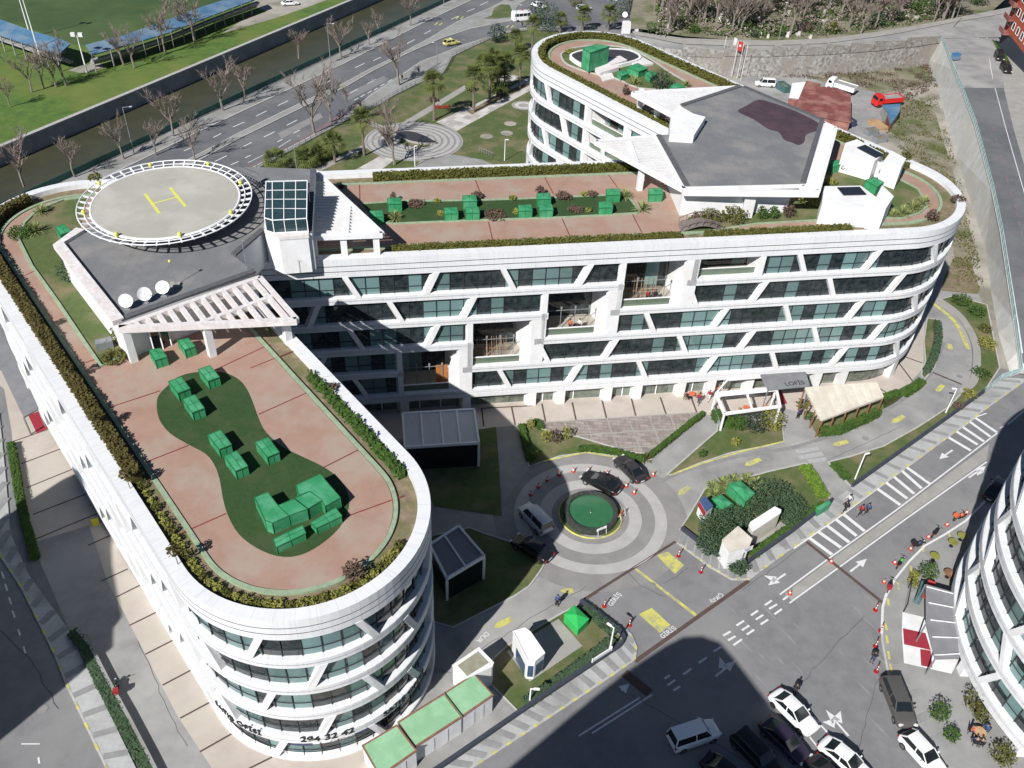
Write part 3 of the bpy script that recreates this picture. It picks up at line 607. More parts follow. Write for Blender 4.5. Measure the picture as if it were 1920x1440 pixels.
mb.build('dark_paving_band', 'sidewalk_dark', kind='structure')
mb = MB()
for p in [(1661, 1176), (1663, 1200), (1666, 1230), (1670, 1254), (1665, 1130), (1684, 1100), (1708, 1068), (1714, 1368), (1730, 1030), (1780, 1006)]:
    a = gp(*p); strip(mb, [a + Vector((-.1, -.45, .03)), a + Vector((.05, .45, -.03))], .22, .14)
mb.build('yellow_kerb', 'yellow', kind='structure')
# west side
west = [(12, 742), (60, 720), (330, 1150), (430, 1440), (460, 1520), (420, 1520), (397, 1440), (333, 1343), (200, 1087), (167, 1000), (60, 1020), (40, 950), (25, 850)]
WB = [gp(-40, 690), gp(8, 730), gp(22, 810), gp(30, 900), gp(62, 1018), gp(167, 985), gp(200, 1087), gp(333, 1343), gp(397, 1440), gp(470, 1560), Vector((6, 33, 0)), gp(700, 1420), Vector((-16, 46, 0)), Vector((-50, 84, 0))]
flat('west_paving', WB, 'pinkpave', .03)
fl('service_lane', 'asphalt_light', [(60, 1018), (167, 985), (200, 1087), (333, 1343), (397, 1440), (470, 1560), (340, 1560), (283, 1440), (165, 1190), (130, 1183), (78, 1060)], .02)
mb = MB()
for a, b in [((25, 828), (106, 800)), ((40, 870), (124, 838)), ((50, 915), (144, 877)), ((62, 965), (166, 925)), ((63, 1013), (190, 960)), ((165, 1023), (215, 1001)), ((190, 1090), (240, 1067)), ((218, 1120), (268, 1095)), ((243, 1173), (298, 1146)), ((273, 1227), (328, 1199)), ((305, 1285), (360, 1256)), ((338, 1347), (392, 1318)), ((375, 1410), (435, 1376)), ((440, 1455), (510, 1420))]: strip(mb, gps([a, b]), .16, .04)
mb.build('drain_joint', 'brownjoint', kind='structure')
fl('red_carpet', 'carpet', [(53, 779), (82, 768), (101, 799), (69, 813)], .05)
pavement('west_pavement', [(-30, 700), (0, 780), (12, 900), (20, 1000), (55, 1080), (150, 1210), (163, 1250), (255, 1440), (300, 1530)], [(-90, 760), (-60, 850), (-30, 950), (0, 1040), (40, 1100), (104, 1228), (125, 1283), (200, 1440), (240, 1530)], 26)
fl('container_yard', 'concrete_grey', [(600, 1560), (640, 1440), (760, 1320), (800, 1262), (905, 1262), (975, 1340), (827, 1440), (700, 1525)], .02)
fl('kiosk_pad', 'concrete', [(950, 1222), (1047, 1161), (1092, 1212), (993, 1279)], .09)
fl('doorstep', 'concrete', [(1410, 1014), (1470, 975), (1475, 985), (1412, 1026)], .09)
# ---------------------------------------------------------- hill, right side
def G3(u, v, e): return gp(u, v, e)
def ribbon3(name, A, B_, m, label=None, cat=None, kind='structure'):
    mb = MB(); s_ = 0
    for i in range(len(A) - 1):
        l = (A[i + 1] - A[i]).length; w_ = (B_[i] - A[i]).length
        q = (A[i], A[i + 1], B_[i + 1], B_[i]); nn = (q[1] - q[0]).cross(q[2] - q[0]); uv = [(s_, 0), (s_ + l, 0), (s_ + l, w_), (s_, w_)]
        if nn.z < 0: q = q[::-1]; uv = uv[::-1]
        mb.face(q, 0, uv); s_ += l
    o = mb.build(name, m)
    if label: tag(o, label, cat)
    else: o['kind'] = kind
    return o
flat('east_slope', [gp(1760, 560), gp(1850, 575), gp(1872, 690), Vector((90, 90, 0)), Vector((200, 260, 0)), gp(1800, 20), gp(1400, 5), gp(1200, 60), Vector((25, 150, 0)), Vector((50, 106, 0)), gp(1737, 590)], 'dirt', .006)
fl('scrub', 'drygrass', [(1640, 230), (1700, 180), (1750, 200), (1780, 300), (1830, 470), (1800, 540), (1780, 430), (1730, 330), (1690, 260)], .015)
fl('scrub', 'drygrass', [(1380, 140), (1450, 130), (1560, 130), (1740, 90), (1760, 150), (1640, 180), (1500, 170), (1400, 165)], .015)
fl('construction_yard', 'asphalt_light', [(1330, 160), (1390, 146), (1440, 135), (1490, 135), (1560, 160), (1640, 172), (1650, 200), (1655, 240), (1600, 290), (1560, 250), (1480, 230)], .02)
fl('building_earthwork', 'soil', [(1790, 480), (1820, 490), (1838, 545), (1832, 552), (1765, 545), (1770, 520)], .02)
fl('grey_gully', 'concrete_grey', [(1762, 545), (1835, 552), (1845, 575), (1760, 563)], .03)
RL = [(1764, 70, 6), (1785, 130, 6.2), (1800, 165, 6.2), (1827, 235, 6.2), (1860, 360, 6), (1875, 433, 5.4), (1888, 520, 4.4), (1900, 600, 3), (1908, 660, 1.5), (1912, 700, .3)]
RB = [(1735, 110, 0), (1758, 165, 0), (1768, 205, 0), (1792, 290, 0), (1830, 410, 0), (1848, 470, 0), (1858, 545, 0), (1872, 625, 0), (1888, 680, 0), (1895, 706, 0)]
RR = [(1872, 70, 6.4), (1876, 130, 6.4), (1882, 165, 6.4), (1900, 240, 6.4), (1935, 360, 6.2), (1960, 433, 5.6), (1985, 520, 4.6), (2010, 600, 3), (2030, 660, 1.5), (2040, 720, .3)]
A = [G3(*p) for p in RL]; B_ = [G3(*p) for p in RR]; C_ = [G3(*p) for p in RB]
ribbon3('hill_road', A, B_, 'road')
ribbon3('retaining_wall', C_, A, 'bankconc', 'long sloping grey concrete retaining wall under the hill road', 'wall')
lf = lambda t: [a + (b - a) * t for a, b in zip(A, B_)]
mb = MB(); strip(mb, [p + Vector((0, 0, 0)) for p in lf(.07)], .15, .03); strip(mb, lf(.80), .15, .03); mb.build('lane_marking', 'whitepaint', kind='structure')
mb = MB(); strip(mb, lf(.02), .5, .1, .1); mb.build('kerb', 'kerb', kind='structure')
rm = lf(.46)[3:]; dl = mat('faded_red_paint', (.32, .16, .16), (.2, .15, .15), 3); mb = MB(); rs = spline([tuple(p) for p in rm], 8, False)
for i in range(0, len(rs) - 1, 2): strip(mb, [Vector(rs[i]), Vector(rs[i + 1])], .14, .03)
mb.build('lane_marking', dl, kind='structure')
ribbon3('roadside_terrace', lf(.92), [p + Vector((9, 0, .1)) for p in B_], 'concrete')
fl3 = [G3(*p) for p in [(1801, 165, 6.21), (1787, 130, 6.2), (1773, 90, 6.08), (1767, 72, 6.05), (1873, 72, 6.42), (1883, 165, 6.42)]]
mb = MB(); mb.face([(p.x, p.y, p.z + .03) for p in fl3]); mb.build('pale_road_patch', 'asphalt_light', kind='structure')
# upper road along the cemetery
U0 = [(1190, 66, 5), (1280, 83, 5.4), (1360, 86, 5.8), (1450, 86, 6), (1550, 82, 6.1), (1640, 70, 6.2), (1700, 60, 6.2), (1768, 46, 6.2), (1860, 30, 6.3), (1960, 10, 6.3)]
U1 = [(1200, 84, 5), (1280, 94, 5.4), (1360, 95, 5.8), (1450, 95, 6), (1550, 92, 6.1), (1640, 86, 6.2), (1700, 80, 6.2), (1768, 72, 6.2), (1870, 72, 6.3), (1960, 60, 6.3)]
U2 = [(1185, 58, 5.1), (1280, 71, 5.5), (1360, 74, 5.9), (1450, 76, 6.1), (1550, 72, 6.2), (1640, 60, 6.3), (1700, 51, 6.3), (1768, 38, 6.3), (1860, 20, 6.4), (1960, 0, 6.4)]
a0, a1, a2 = [[G3(*p) for p in q] for q in (U0, U1, U2)]
ribbon3('upper_road', a0, a1, 'asphalt_light'); ribbon3('upper_pavement', a2, [p + Vector((0, 0, .1)) for p in a0], 'concrete')
low = [Vector((p.x, p.y - .6, gz(p.y) - .2)) for p in a1[:8]]
ribbon3('stone_retaining_wall', low, a1[:8], 'stone', 'rough grey rubble retaining wall below the upper road', 'wall')
flat('cemetery_ground', [Vector((p.x, p.y + .5, 0)) for p in a2[:9]] + [gp(1950, -60, 6), gp(1200, -60, 5), gp(1180, 40, 5)], 'drygrass', 6.0, fn=lambda x, y: gz(y) - .4 + .2)

# wear of the street: cracks, patches, scuffs, manholes
mb = MB(); rr_ = random.Random(3)
def crack(pts, w_=.05):
    P = gps(pts); Q = []
    for a, b in zip(P, P[1:]):
        n = max(2, int((b - a).length / .8))
        for k in range(n): q = a.lerp(b, k / n); Q.append(q + Vector((rr_.uniform(-.12, .12), rr_.uniform(-.12, .12), 0)))
    Q.append(P[-1])
    Q = [Vector((q.x, q.y, gz(q.y))) for q in Q]; strip(mb, Q, w_, .026)
for c in [[(1497, 1290), (1560, 1215), (1620, 1155)], [(1392, 1108), (1445, 1068), (1520, 1015)], [(1160, 1060), (1200, 1098), (1250, 1120)], [(1500, 1010), (1580, 960), (1680, 880)], [(1180, 1300), (1300, 1370), (1420, 1440)], [(1245, 1095), (1290, 1065)], [(0, 1180), (60, 1240), (110, 1330)], [(350, 1400), (300, 1300), (240, 1150)], [(1600, 1440), (1630, 1330), (1650, 1260)], [(1440, 905), (1560, 860), (1690, 800)], [(1100, 1100), (1010, 1150), (900, 1220)], [(560, 280), (760, 180), (900, 100)], [(1840, 300), (1870, 400)]]: crack(c)
mb.build('asphalt_crack', 'asphalt_new', kind='structure')
mb = MB()
for _ in range(46):
    u, v = rr_.uniform(1250, 1760), rr_.uniform(1100, 1430)
    if not (u > 1250 + (v - 1100) * -.9 and u < 1640): continue
    a = gp(u, v); d = Vector((.52, -.85, 0)).normalized(); l = rr_.uniform(1, 3.2); n_ = Vector((d.y, -d.x, 0)) * rr_.uniform(.05, .16); b = a + d * l; m_ = (a + b) / 2; poly(mb, [a, m_ + n_, b, m_ - n_], .018)
mb.build('worn_scuff', mat('pale_scuff', (.27, .27, .275), (.22, .22, .225), 4), kind='structure')
mb = MB()
for u, v in [(1468, 1022), (1675, 1240), (1222, 1098), (1623, 822), (1740, 898), (1799, 706), (1330, 1200), (560, 255), (700, 150), (870, 75), (1110, 1200), (1180, 905), (80, 1330), (1860, 340)]:
    p = gp(u, v); ringf(mb, p, 0, .42, .135 if (u, v) in ((1468, 1022), (1675, 1240)) else .03, 16)
mb.build('manhole_cover', 'roundel', kind='structure')
for i, q in enumerate([[(1260, 1200), (1330, 1160), (1350, 1180), (1282, 1225)], [(1700, 862), (1720, 848), (1722, 852), (1704, 866)], [(640, 180), (720, 142), (728, 150), (650, 190)], [(1700, 860), (1742, 830), (1752, 842), (1710, 872)], [(1440, 1210), (1480, 1240), (1470, 1262), (1430, 1230)], [(520, 250), (600, 212), (606, 220), (528, 260)]]): fl('asphalt_patch', 'roundel' if i % 2 else 'asphalt_new' and 'asphalt', q, .014)
mb = MB()
for off in (-.14, .14):
    for base in ([(1250, 915), (1300, 892), (1400, 866), (1500, 850), (1600, 820), (1700, 765), (1760, 710), (1785, 650)],): 
        P = gps(base); strip(mb, [p + Vector((off * 6, -off * 6, 0)) for p in P], .5, .016)
mb.build('tyre_track', mat('dark_tyre_track', (.24, .238, .235), (.20, .20, .20), 1.5), kind='structure')
# ============================================================ MAIN BUILDING
def arc(c, r, a0, a1, n): return [(c[0] + r * math.cos(math.radians(a0 + (a1 - a0) * i / n)), c[1] + r * math.sin(math.radians(a0 + (a1 - a0) * i / n))) for i in range(n + 1)]
WA = 40.2; WN = (math.cos(math.radians(WA)), math.sin(math.radians(WA))); WT = (WN[1], -WN[0])
CT, CNW, CE, CB = (-15.7, 45.9), (-47.7, 83.9), (43.1, 100.95), (10.5, 138.7)
_e = WN[0] * CT[0] + WN[1] * CT[1] + 10; _kx = (_e - WN[1] * 83.15) / (WN[0] + WN[1] * .177); KC = (_kx, 83.15 + .177 * _kx); _l = math.hypot(1, .177)
OUT = [(KC[0] + 2 / _l, KC[1] + .354 / _l)] + arc(CE, 10, -80, 40.2, 26) + arc(CB, 10, 40.2, 220.2, 44) + [(24.0, 107.2)] + arc(CNW, 10, 100, 220.2, 26) + arc(CT, 10, 220.2, 400.2, 44) + [(KC[0] + 2 * WT[0], KC[1] + 2 * WT[1])]
NO = len(OUT)
SL = [0]
for i in range(NO): SL.append(SL[-1] + math.dist(OUT[i], OUT[(i + 1) % NO]))
PER = SL[-1]
def enorm(i):
    a, b = OUT[i % NO], OUT[(i + 1) % NO]; l = math.dist(a, b); return (-(b[1] - a[1]) / l, (b[0] - a[0]) / l)   # inward
VN = []
for i in range(NO):
    n0, n1 = enorm(i - 1), enorm(i); s_ = (n0[0] + n1[0], n0[1] + n1[1]); l2 = s_[0] ** 2 + s_[1] ** 2; VN.append((2 * s_[0] / l2, 2 * s_[1] / l2))
def PO(s_, d=0.0, z=0.0):
    s_ %= PER; i = 0
    lo, hi = 0, NO
    while hi - lo > 1:
        m_ = (lo + hi) // 2
        if SL[m_] <= s_: lo = m_
        else: hi = m_
    i = lo; t = (s_ - SL[i]) / (SL[i + 1] - SL[i]); j = (i + 1) % NO
    ax, ay = OUT[i][0] + VN[i][0] * d, OUT[i][1] + VN[i][1] * d; bx, by = OUT[j][0] + VN[j][0] * d, OUT[j][1] + VN[j][1] * d
    return Vector((ax + (bx - ax) * t, ay + (by - ay) * t, z))
def inset(d): return [(OUT[i][0] + VN[i][0] * d, OUT[i][1] + VN[i][1] * d) for i in range(NO)]
def srange(s0, s1):
    """s values between s0 and s1 incl. the outline's own corners"""
    out = [s0]; 
    for k in range(-1, 3):
        for s_ in SL[:-1]:
            q = s_ + k * PER
            if s0 + .02 < q < s1 - .02: out.append(q)
    out.append(s1); out.sort(); res = [out[0]]
    for a in out[1:]:
        n = max(1, int((a - res[-1]) / 6)) ; b0 = res[-1]
        for q in range(1, n + 1): res.append(b0 + (a - b0) * q / n)
    return res
def profile(mb, s0, s1, prof, mis=None, caps=False):
    """sweep (inset, z) points along the outline"""
    S = srange(s0, s1)
    for k in range(len(prof) - 1):
        (d0, z0), (d1, z1) = prof[k], prof[k + 1]; mi = mis[k] if mis else 0
        for a, b in zip(S, S[1:]):
            mb.face((PO(a, d0, z0), PO(a, d1, z1), PO(b, d1, z1), PO(b, d0, z0))[::-1], mi, [(a, z0), (a, z1), (b, z1), (b, z0)][::-1])
    if caps:
        for s_ in (s0, s1): mb.face([PO(s_, d, z) for d, z in prof])
TZ = [20.45, 16.9, 13.35, 9.75, 6.2]; BZ = [17.78, 14.22, 10.67, 7.07, 3.5]
ROOFZ, TERZ = 22.7, 22.15
BLD = thing('office_building', 'big white office block of rounded wings with banded windows and roof terraces', 'building', (0, 85, 0))
mb = MB()
profile(mb, 0, PER, [(1.0, TERZ - .3), (1.0, ROOFZ), (0, ROOFZ), (0, 21.86), (.06, 21.84), (.06, 21.79), (0, 21.77), (0, 21.19), (.06, 21.17), (.06, 21.12), (0, 21.10), (0, TZ[0]), (.9, TZ[0])][::-1], [0, 0, 1, 1, 1, 0, 1, 1, 1, 0, 0, 0])
mb.build('parapet', ['clad', 'groove'], BLD)
# spandrel bands; the courtyard side is broken by the double-height balconies
GAP = {1: [(40.3, 47.6)], 2: [(31.9, 39.1)], 3: [(23.4, 30.5)], 4: [(15.3, 22.2)]}
for k in range(4):
    zt, zb = BZ[k], TZ[k + 1]; pr_ = [(.9, zb), (0, zb), (0, zt - .42), (.06, zt - .44), (.06, zt - .5), (0, zt - .52), (0, zt - .06), (.08, zt), (.9, zt)]
    segs = []; s_ = 0
    for a, b in GAP.get(k + 1, []): segs.append((s_, a)); s_ = b
    segs.append((s_, PER))
    mb = MB()
    for a, b in segs: profile(mb, a, b, pr_, [0, 0, 0, 1, 0, 0, 0, 0], caps=True)
    mb.build('spandrel_band', ['clad', 'groove'], BLD)
mb = MB(); profile(mb, 0, PER, [(1.2, 2.3), (0, 2.3), (0, 2.9), (.06, 2.92), (.06, 2.98), (0, 3.0), (0, BZ[4] - .06), (.08, BZ[4]), (.9, BZ[4])], [0, 0, 0, 1, 0, 0, 0, 0]); mb.build('spandrel_band', ['clad', 'groove'], BLD)
# window bays between the slanting struts
def struts(k):
    """(s_top, s_bottom) of every strut of storey k"""
    odd = k % 2 == 0; out = []
    def fam(s0, slope, lo, hi):
        n = int((lo - s0) // 16.86) - 1
        for j in range(n, n + 12):
            q = s0 + 16.86 * j
            if lo <= q <= hi: out.append((q, q + slope))
    if odd: fam(9.7, 1.3, 4, 83); fam(19.4, -1.2, 4, 83)
    else: fam(14.2, 1.3, 13.5, 83); fam(6.6, -1.2, 4, 83)
    fam(175.8 if odd else 179.7, 1.1, 83, 197); fam(168.7 if odd else 172.6, -1.1, 83, 197)
    fam(351.92 if odd else 356.1, 1.25, 225, 396); fam(361.75 if odd else 365.9, -1.2, 225, 396)
    return sorted(out)
BALC = {0: [(40.1, 47.6), (48.5, 55.8), (185.1, 192.7)], 1: [(31.6, 39.1), (40.1, 47.6), (185.1, 192.7)], 2: [(23.2, 30.5), (31.6, 39.1), (185.1, 192.7)], 3: [(15.1, 22.2), (23.2, 30.5), (185.1, 192.7)], 4: [(15.1, 22.2)]}
GD = .5
def bay(k, l, r, gl, fr):
    """glass panel between boundaries l=(top,bottom), r=(top,bottom)"""
    zt, zb = TZ[k] + .02, BZ[k] - .02; n = max(1, int((max(r) - min(l)) / 1.1))
    for q in range(n):
        t0, t1 = q / n, (q + 1) / n
        a, b = lerp(l[1], r[1], t0), lerp(l[1], r[1], t1); c, d = lerp(l[0], r[0], t1), lerp(l[0], r[0], t0)
        gl.face((PO(a, GD, zb), PO(b, GD, zb), PO(c, GD, zt), PO(d, GD, zt)), 0, [(a, zb), (b, zb), (c, zt), (d, zt)])
    s_ = math.ceil(min(l) / 1.5) * 1.5
    def zr(s_):
        z0, z1 = zb, zt
        for (T_, B_), sg in ((l, 1), (r, -1)):
            if abs(T_ - B_) > .05:
                t = (s_ - B_) / (T_ - B_); zc = zb + (zt - zb) * t
                inside_top = (s_ - T_) * sg > 0; inside_bot = (s_ - B_) * sg > 0
                if not inside_top and not inside_bot: return None
                if not inside_top: z1 = min(z1, zc)
                if not inside_bot: z0 = max(z0, zc)
            elif (s_ - T_) * sg < 0: return None
        return (z0, z1) if z1 - z0 > .2 else None
    while s_ < max(r):
        q = zr(s_)
        if q: fr.bar(PO(s_, GD - .04, q[0]), PO(s_, GD - .04, q[1]), .07, .08, up=PO(s_, 0) - PO(s_, 1))
        s_ += 1.5
    zm = zb + .82; tm = .82 / (zt - zb); a, b = lerp(l[1], l[0], tm), lerp(r[1], r[0], tm)
    S = srange(a, b)
    for u_, v_ in zip(S, S[1:]): fr.bar(PO(u_, GD - .05, zm), PO(v_, GD - .05, zm), .06, .07)
SW = .30
stuff_g, stuff_f, st = MB(), MB(), MB(); nwin = 0
for k in range(5):
    bl = sorted(BALC[k]); S_ = struts(k)
    S_ = [q for q in S_ if not any(a - .8 < (q[0] + q[1]) / 2 < b + .8 for a, b in bl)]
    marks = [('s', q, q) for q in S_] + [('b', (a, a), (b, b)) for a, b in bl]; marks.sort(key=lambda m_: sum(m_[1]) / 2)
    for m_ in marks:
        if m_[0] == 's':
            q = m_[1]; zt, zb = TZ[k] + .03, BZ[k] - .12; w_ = SW
            for d0, d1 in ((-.03, .55),):
                P = [PO(q[1] - w_, d0, zb), PO(q[1] + w_, d0, zb), PO(q[0] + w_, d0, zt), PO(q[0] - w_, d0, zt)]; Q = [PO(q[1] - w_, d1, zb), PO(q[1] + w_, d1, zb), PO(q[0] + w_, d1, zt), PO(q[0] - w_, d1, zt)]
                st.face(P); 
                for e_ in range(4): st.face((P[(e_ + 1) % 4], P[e_], Q[e_], Q[(e_ + 1) % 4]))
    n = len(marks)
    for i in range(n):
        m0, m1 = marks[i], marks[(i + 1) % n]; l, r = m0[2], m1[1]
        if i == n - 1: r = (r[0] + PER, r[1] + PER)
        l = tuple(q + (SW if m0[0] == 's' else .0) for q in l); r = tuple(q - (SW if m1[0] == 's' else .0) for q in r)
        if r[0] - l[0] < .1: continue
        c = (l[0] + r[0]) / 2 % PER
        vis = c < 82 or (165 < c < 200) or (341 < c < 388 and k < 4)
        if k == 4 and 341 < c: vis = False
        if 165 < c < 200 and k > 3: vis = False
        if vis and nwin < 99:
            g_, f_ = MB(), MB(); bay(k, l, r, g_, f_); wo = g_.build('window', 'glass', BLD)
            if f_.f: f_.build('window_frame', 'frame', wo)
            nwin += 1
        else: bay(k, l, r, stuff_g, stuff_f)
wo = stuff_g.build('window', 'glass', BLD); wo['kind'] = 'stuff'; stuff_f.build('window_frame', 'frame', wo)
o = st.build('slanting_strut', 'white', BLD); o['kind'] = 'stuff'
# opaque core just behind the glass, lit only through the balconies
def notch(dd):
    P = []
    S = sorted(set([s_ for s_ in SL[:-1]]))
    for s_ in S: P.append(tuple(PO(s_, dd)[:2]))
    return P
# balconies (recesses carved in front of the core)
REC = [(40.1, 47.6, 1, 0), (31.6, 39.1, 2, 1), (23.2, 30.5, 3, 2), (15.1, 22.2, 4, 3)]     # s0, s1, floor storey, top storey
SHAL = [(48.5, 55.8, 0), (185.1, 192.7, 0), (185.1, 192.7, 1), (185.1, 192.7, 2), (185.1, 192.7, 3)]
for n_, (a, b, kf, kt) in enumerate(REC):
    z0, z1 = BZ[kf] - .05, TZ[kt] + .02; D = 4.2; mb = MB()
    mb.face([PO(a, .1, z0), PO(b, .1, z0), PO(b, D, z0), PO(a, D, z0)], 1)
    mb.face([PO(a, D, z0), PO(b, D, z0), PO(b, D, z1), PO(a, D, z1)], 2, [(a, z0), (b, z0), (b, z1), (a, z1)])
    mb.face([PO(a, 0.02, z0), PO(a, D, z0), PO(a, D, z1), PO(a, 0.02, z1)], 0); mb.face([PO(b, 0.02, z0), PO(b, 0.02, z1), PO(b, D, z1), PO(b, D, z0)], 0)
    mb.face([PO(a, .02, z1), PO(a, D, z1), PO(b, D, z1), PO(b, .02, z1)], 0)
    # white pier at the right of each balcony and thin column on the left
    for q, w_ in ((a - .15, .3), (b + .35, .75)):
        P = [PO(q - w_, .0, 0), PO(q + w_, 0, 0), PO(q + w_, .62, 0), PO(q - w_, .62, 0)]; mb.prism([(p.x, p.y) for p in P], z0, z1, 0)
    P = [PO(b - 1.5, .35, 0), PO(b + .2, 0.0, 0), PO(b + .2, 2.2, 0), PO(b - .25, 2.2, 0)]; mb.prism([(p.x, p.y) for p in P], z0, TZ[kf] + .4, 0)
    bo = mb.build('balcony', ['white', 'balconyfloor', 'glass'], BLD)
    r_ = MB(); r_.face([PO(a + .1, .5, z0 - .02), PO(b - .1, .5, z0 - .02), PO(b - .1, .5, z0 + .95), PO(a + .1, .5, z0 + .95)], 1)
    r_.bar(PO(a + .1, .5, z0 + 1.0), PO(b - .1, .5, z0 + 1.0), .14, .1, 0)
    r_.build('railing', ['whitemetal', 'balconygreen'], bo)
    fx = MB()
    for q in range(4):
        s_ = lerp(a + 1, b - 1.6, q / 3); fx.bar(PO(s_, 1.6, z0), PO(s_, 1.6, z0 + 2.9), .07, .07); fx.bar(PO(s_, 1.6, z0 + 2.9), PO(s_, 1.6, z0 + 3.15), .2, .2)
    fx.bar(PO(a + 1, 1.6, z0 + 2.7), PO(b - 1.6, 1.6, z0 + 2.7), .06, .06); fx.bar(PO(a + .9, 1.3, z0 + .1), PO(a + .9, 1.3, z0 + 2), .06, .06); fx.bar(PO(a + .2, 1.3, z0 + 2), PO(a + .9, 1.3, z0 + 2), .06, .06)
    fx.build('balcony_frame', 'rail', bo)
    if n_ in (0, 2):
        sc_ = MB()
        for q in range(13): s_ = a + 1.7 + q * .28; sc_.bar(PO(s_, 1.9, z0 + .1), PO(s_, 2.1, z0 + 2.7), .13, .05, q % 2)
        sc_.bar(PO(a + 1.6, 1.95, z0 + 1.1), PO(a + 5.2, 1.95, z0 + 1.1), .08, .08, 1); sc_.build('bamboo_screen', ['bamboo', 'wood'], bo)
    if n_ == 3:
        sc_ = MB(); sc_.bar(PO(b - 1.7, 1.6, z0 + .1), PO(b - 1.7, 1.9, z0 + 2.7), 1.3, .12, 0, up=(1, 0, 0)); 
        A_, B2 = PO(b - 2.3, 1.7, 0), PO(b - .9, 1.7, 0); sc_ = MB(); sc_.face([(*A_[:2], z0 + .1), (*B2[:2], z0 + .1), (*B2[:2], z0 + 2.8), (*A_[:2], z0 + 2.8)]); sc_.build('wooden_panel', 'orange', bo)
for a, b, k in SHAL:
    z0, z1 = BZ[k] - .05, TZ[k] + .02; D = 2.6; mb = MB()
    mb.face([PO(a, .1, z0), PO(b, .1, z0), PO(b, D, z0), PO(a, D, z0)], 1); mb.face([PO(a, D, z0), PO(b, D, z0), PO(b, D, z1), PO(a, D, z1)], 2, [(a, z0), (b, z0), (b, z1), (a, z1)])
    mb.face([PO(a, .02, z0), PO(a, D, z0), PO(a, D, z1), PO(a, .02, z1)], 0); mb.face([PO(b, .02, z0), PO(b, .02, z1), PO(b, D, z1), PO(b, D, z0)], 0); mb.face([PO(a, .02, z1), PO(a, D, z1), PO(b, D, z1), PO(b, .02, z1)], 0)
    for q in (a - .2, b + .25):
        P = [PO(q - .3, 0, 0), PO(q + .3, 0, 0), PO(q + .3, .62, 0), PO(q - .3, .62, 0)]; mb.prism([(p.x, p.y) for p in P], z0, z1, 0)
    bo = mb.build('balcony', ['white', 'balconyfloor', 'glass'], BLD); r_ = MB()
    r_.face([PO(a + .1, .75, z0), PO(b - .1, .75, z0), PO(b - .1, .75, z0 + .9), PO(a + .1, .75, z0 + .9)], 1); r_.bar(PO(a + .1, .75, z0 + .93), PO(b - .1, .75, z0 + .93), .12, .08, 0)
    r_.build('railing', ['whitemetal', 'balconygreen'], bo)
# ground floor: shop fronts and piers
mb = MB(); profile(mb, 0, PER, [(1.0, 2.35), (1.0, -9)][::-1], [1]); 
g0 = MB()
S = srange(0, PER)
for a, b in zip(S, S[1:]): g0.face((PO(a, 1.0, -10), PO(b, 1.0, -10), PO(b, 1.0, 2.32), PO(a, 1.0, 2.32)), 0, [(a, -10), (b, -10), (b, 2.32), (a, 2.32)])
g0.build('shop_front', 'shopglass', BLD)
pi = MB()
for s_ in [22.7, 30.7, 34.3, 40.2, 44.0, 49.6, 53.5, 58.5, 67.5, 71.0, 79.0] + [8.3, 15.3] + [330 + 7.2 * q for q in range(9)] + [100 + 9 * q for q in range(9)] + [185, 192.7, 200]:
    P = [PO(s_ - .5, .05, 0), PO(s_ + .5, .05, 0), PO(s_ + .5, 1.05, 0), PO(s_ - .5, 1.05, 0)]; pi.prism([(p.x, p.y) for p in P], -9, 2.32, 0)
pi.build('ground_floor_pier', 'white', BLD)['kind'] = 'stuff'
mu = MB()
for s_ in [32.5, 36.3, 42.5, 46.8, 51.5, 55.5, 10, 13, 17.5, 20]: mu.bar(PO(s_, .93, -4), PO(s_, .93, 2.3), .12, .12)
mu.build('shop_mullion', 'whitemetal', BLD)['kind'] = 'stuff'
# lettering on the tip of wing A and above the entrance
def band_text(s_txt, s_c, z, size, d=-.04, m='letter', name='lettering'):
    V, F = text_mesh(s_txt, size, .02); mb = MB()
    for f in F: mb.face([PO(s_c + V[i][0], d - V[i][2] - .02, z + V[i][1]) for i in f])
    return mb.build(name, m, BLD)
band_text('SATIŞ OFİSİ', 357.4, 6.78, .92); band_text('294 32 42', 365.2, 6.86, 1.05); band_text('OFFICITY', 366.0, 5.78, .6, m='groove'); band_text('SATIŞ OFİSİ', 372.4, 6.78, .92)
band_text('BEST COFFEE SHOP', 18.8, 2.02, .52, .9, 'whitepaint'); band_text('SPARK', 56.2, 1.9, .75, .5, 'whitepaint')
mb = MB(); profile(mb, 53.2, 58.4, [(.55, 1.55), (.5, 2.35)], [0]); mb.build('shop_sign_board', 'darkinside', BLD)
mb = MB(); profile(mb, 58.5, 61.8, [(.55, 1.55), (.5, 2.35)], [0]); mb.build('shop_sign_board', 'red', BLD)
# storey 5 of the rounded tip is a shop window storey with white signs
mb = MB(); profile(mb, 361.5, 369.8, [(.5, 5.1), (.5, 6.18)]); mb.build('sign_panel', 'whitemetal', BLD)
for s_ in (361.6, 367.4):
    mb = MB(); profile(mb, s_, s_ + 2.2, [(.42, 5.0), (.42, 5.75)]); mb.build('sign_panel', 'navy', BLD)
mb = MB(); profile(mb, 340, 372, [(GD - .05, BZ[4] - .4), (GD - .05, BZ[4] + .4)])
mb.build('plinth', 'white', BLD)
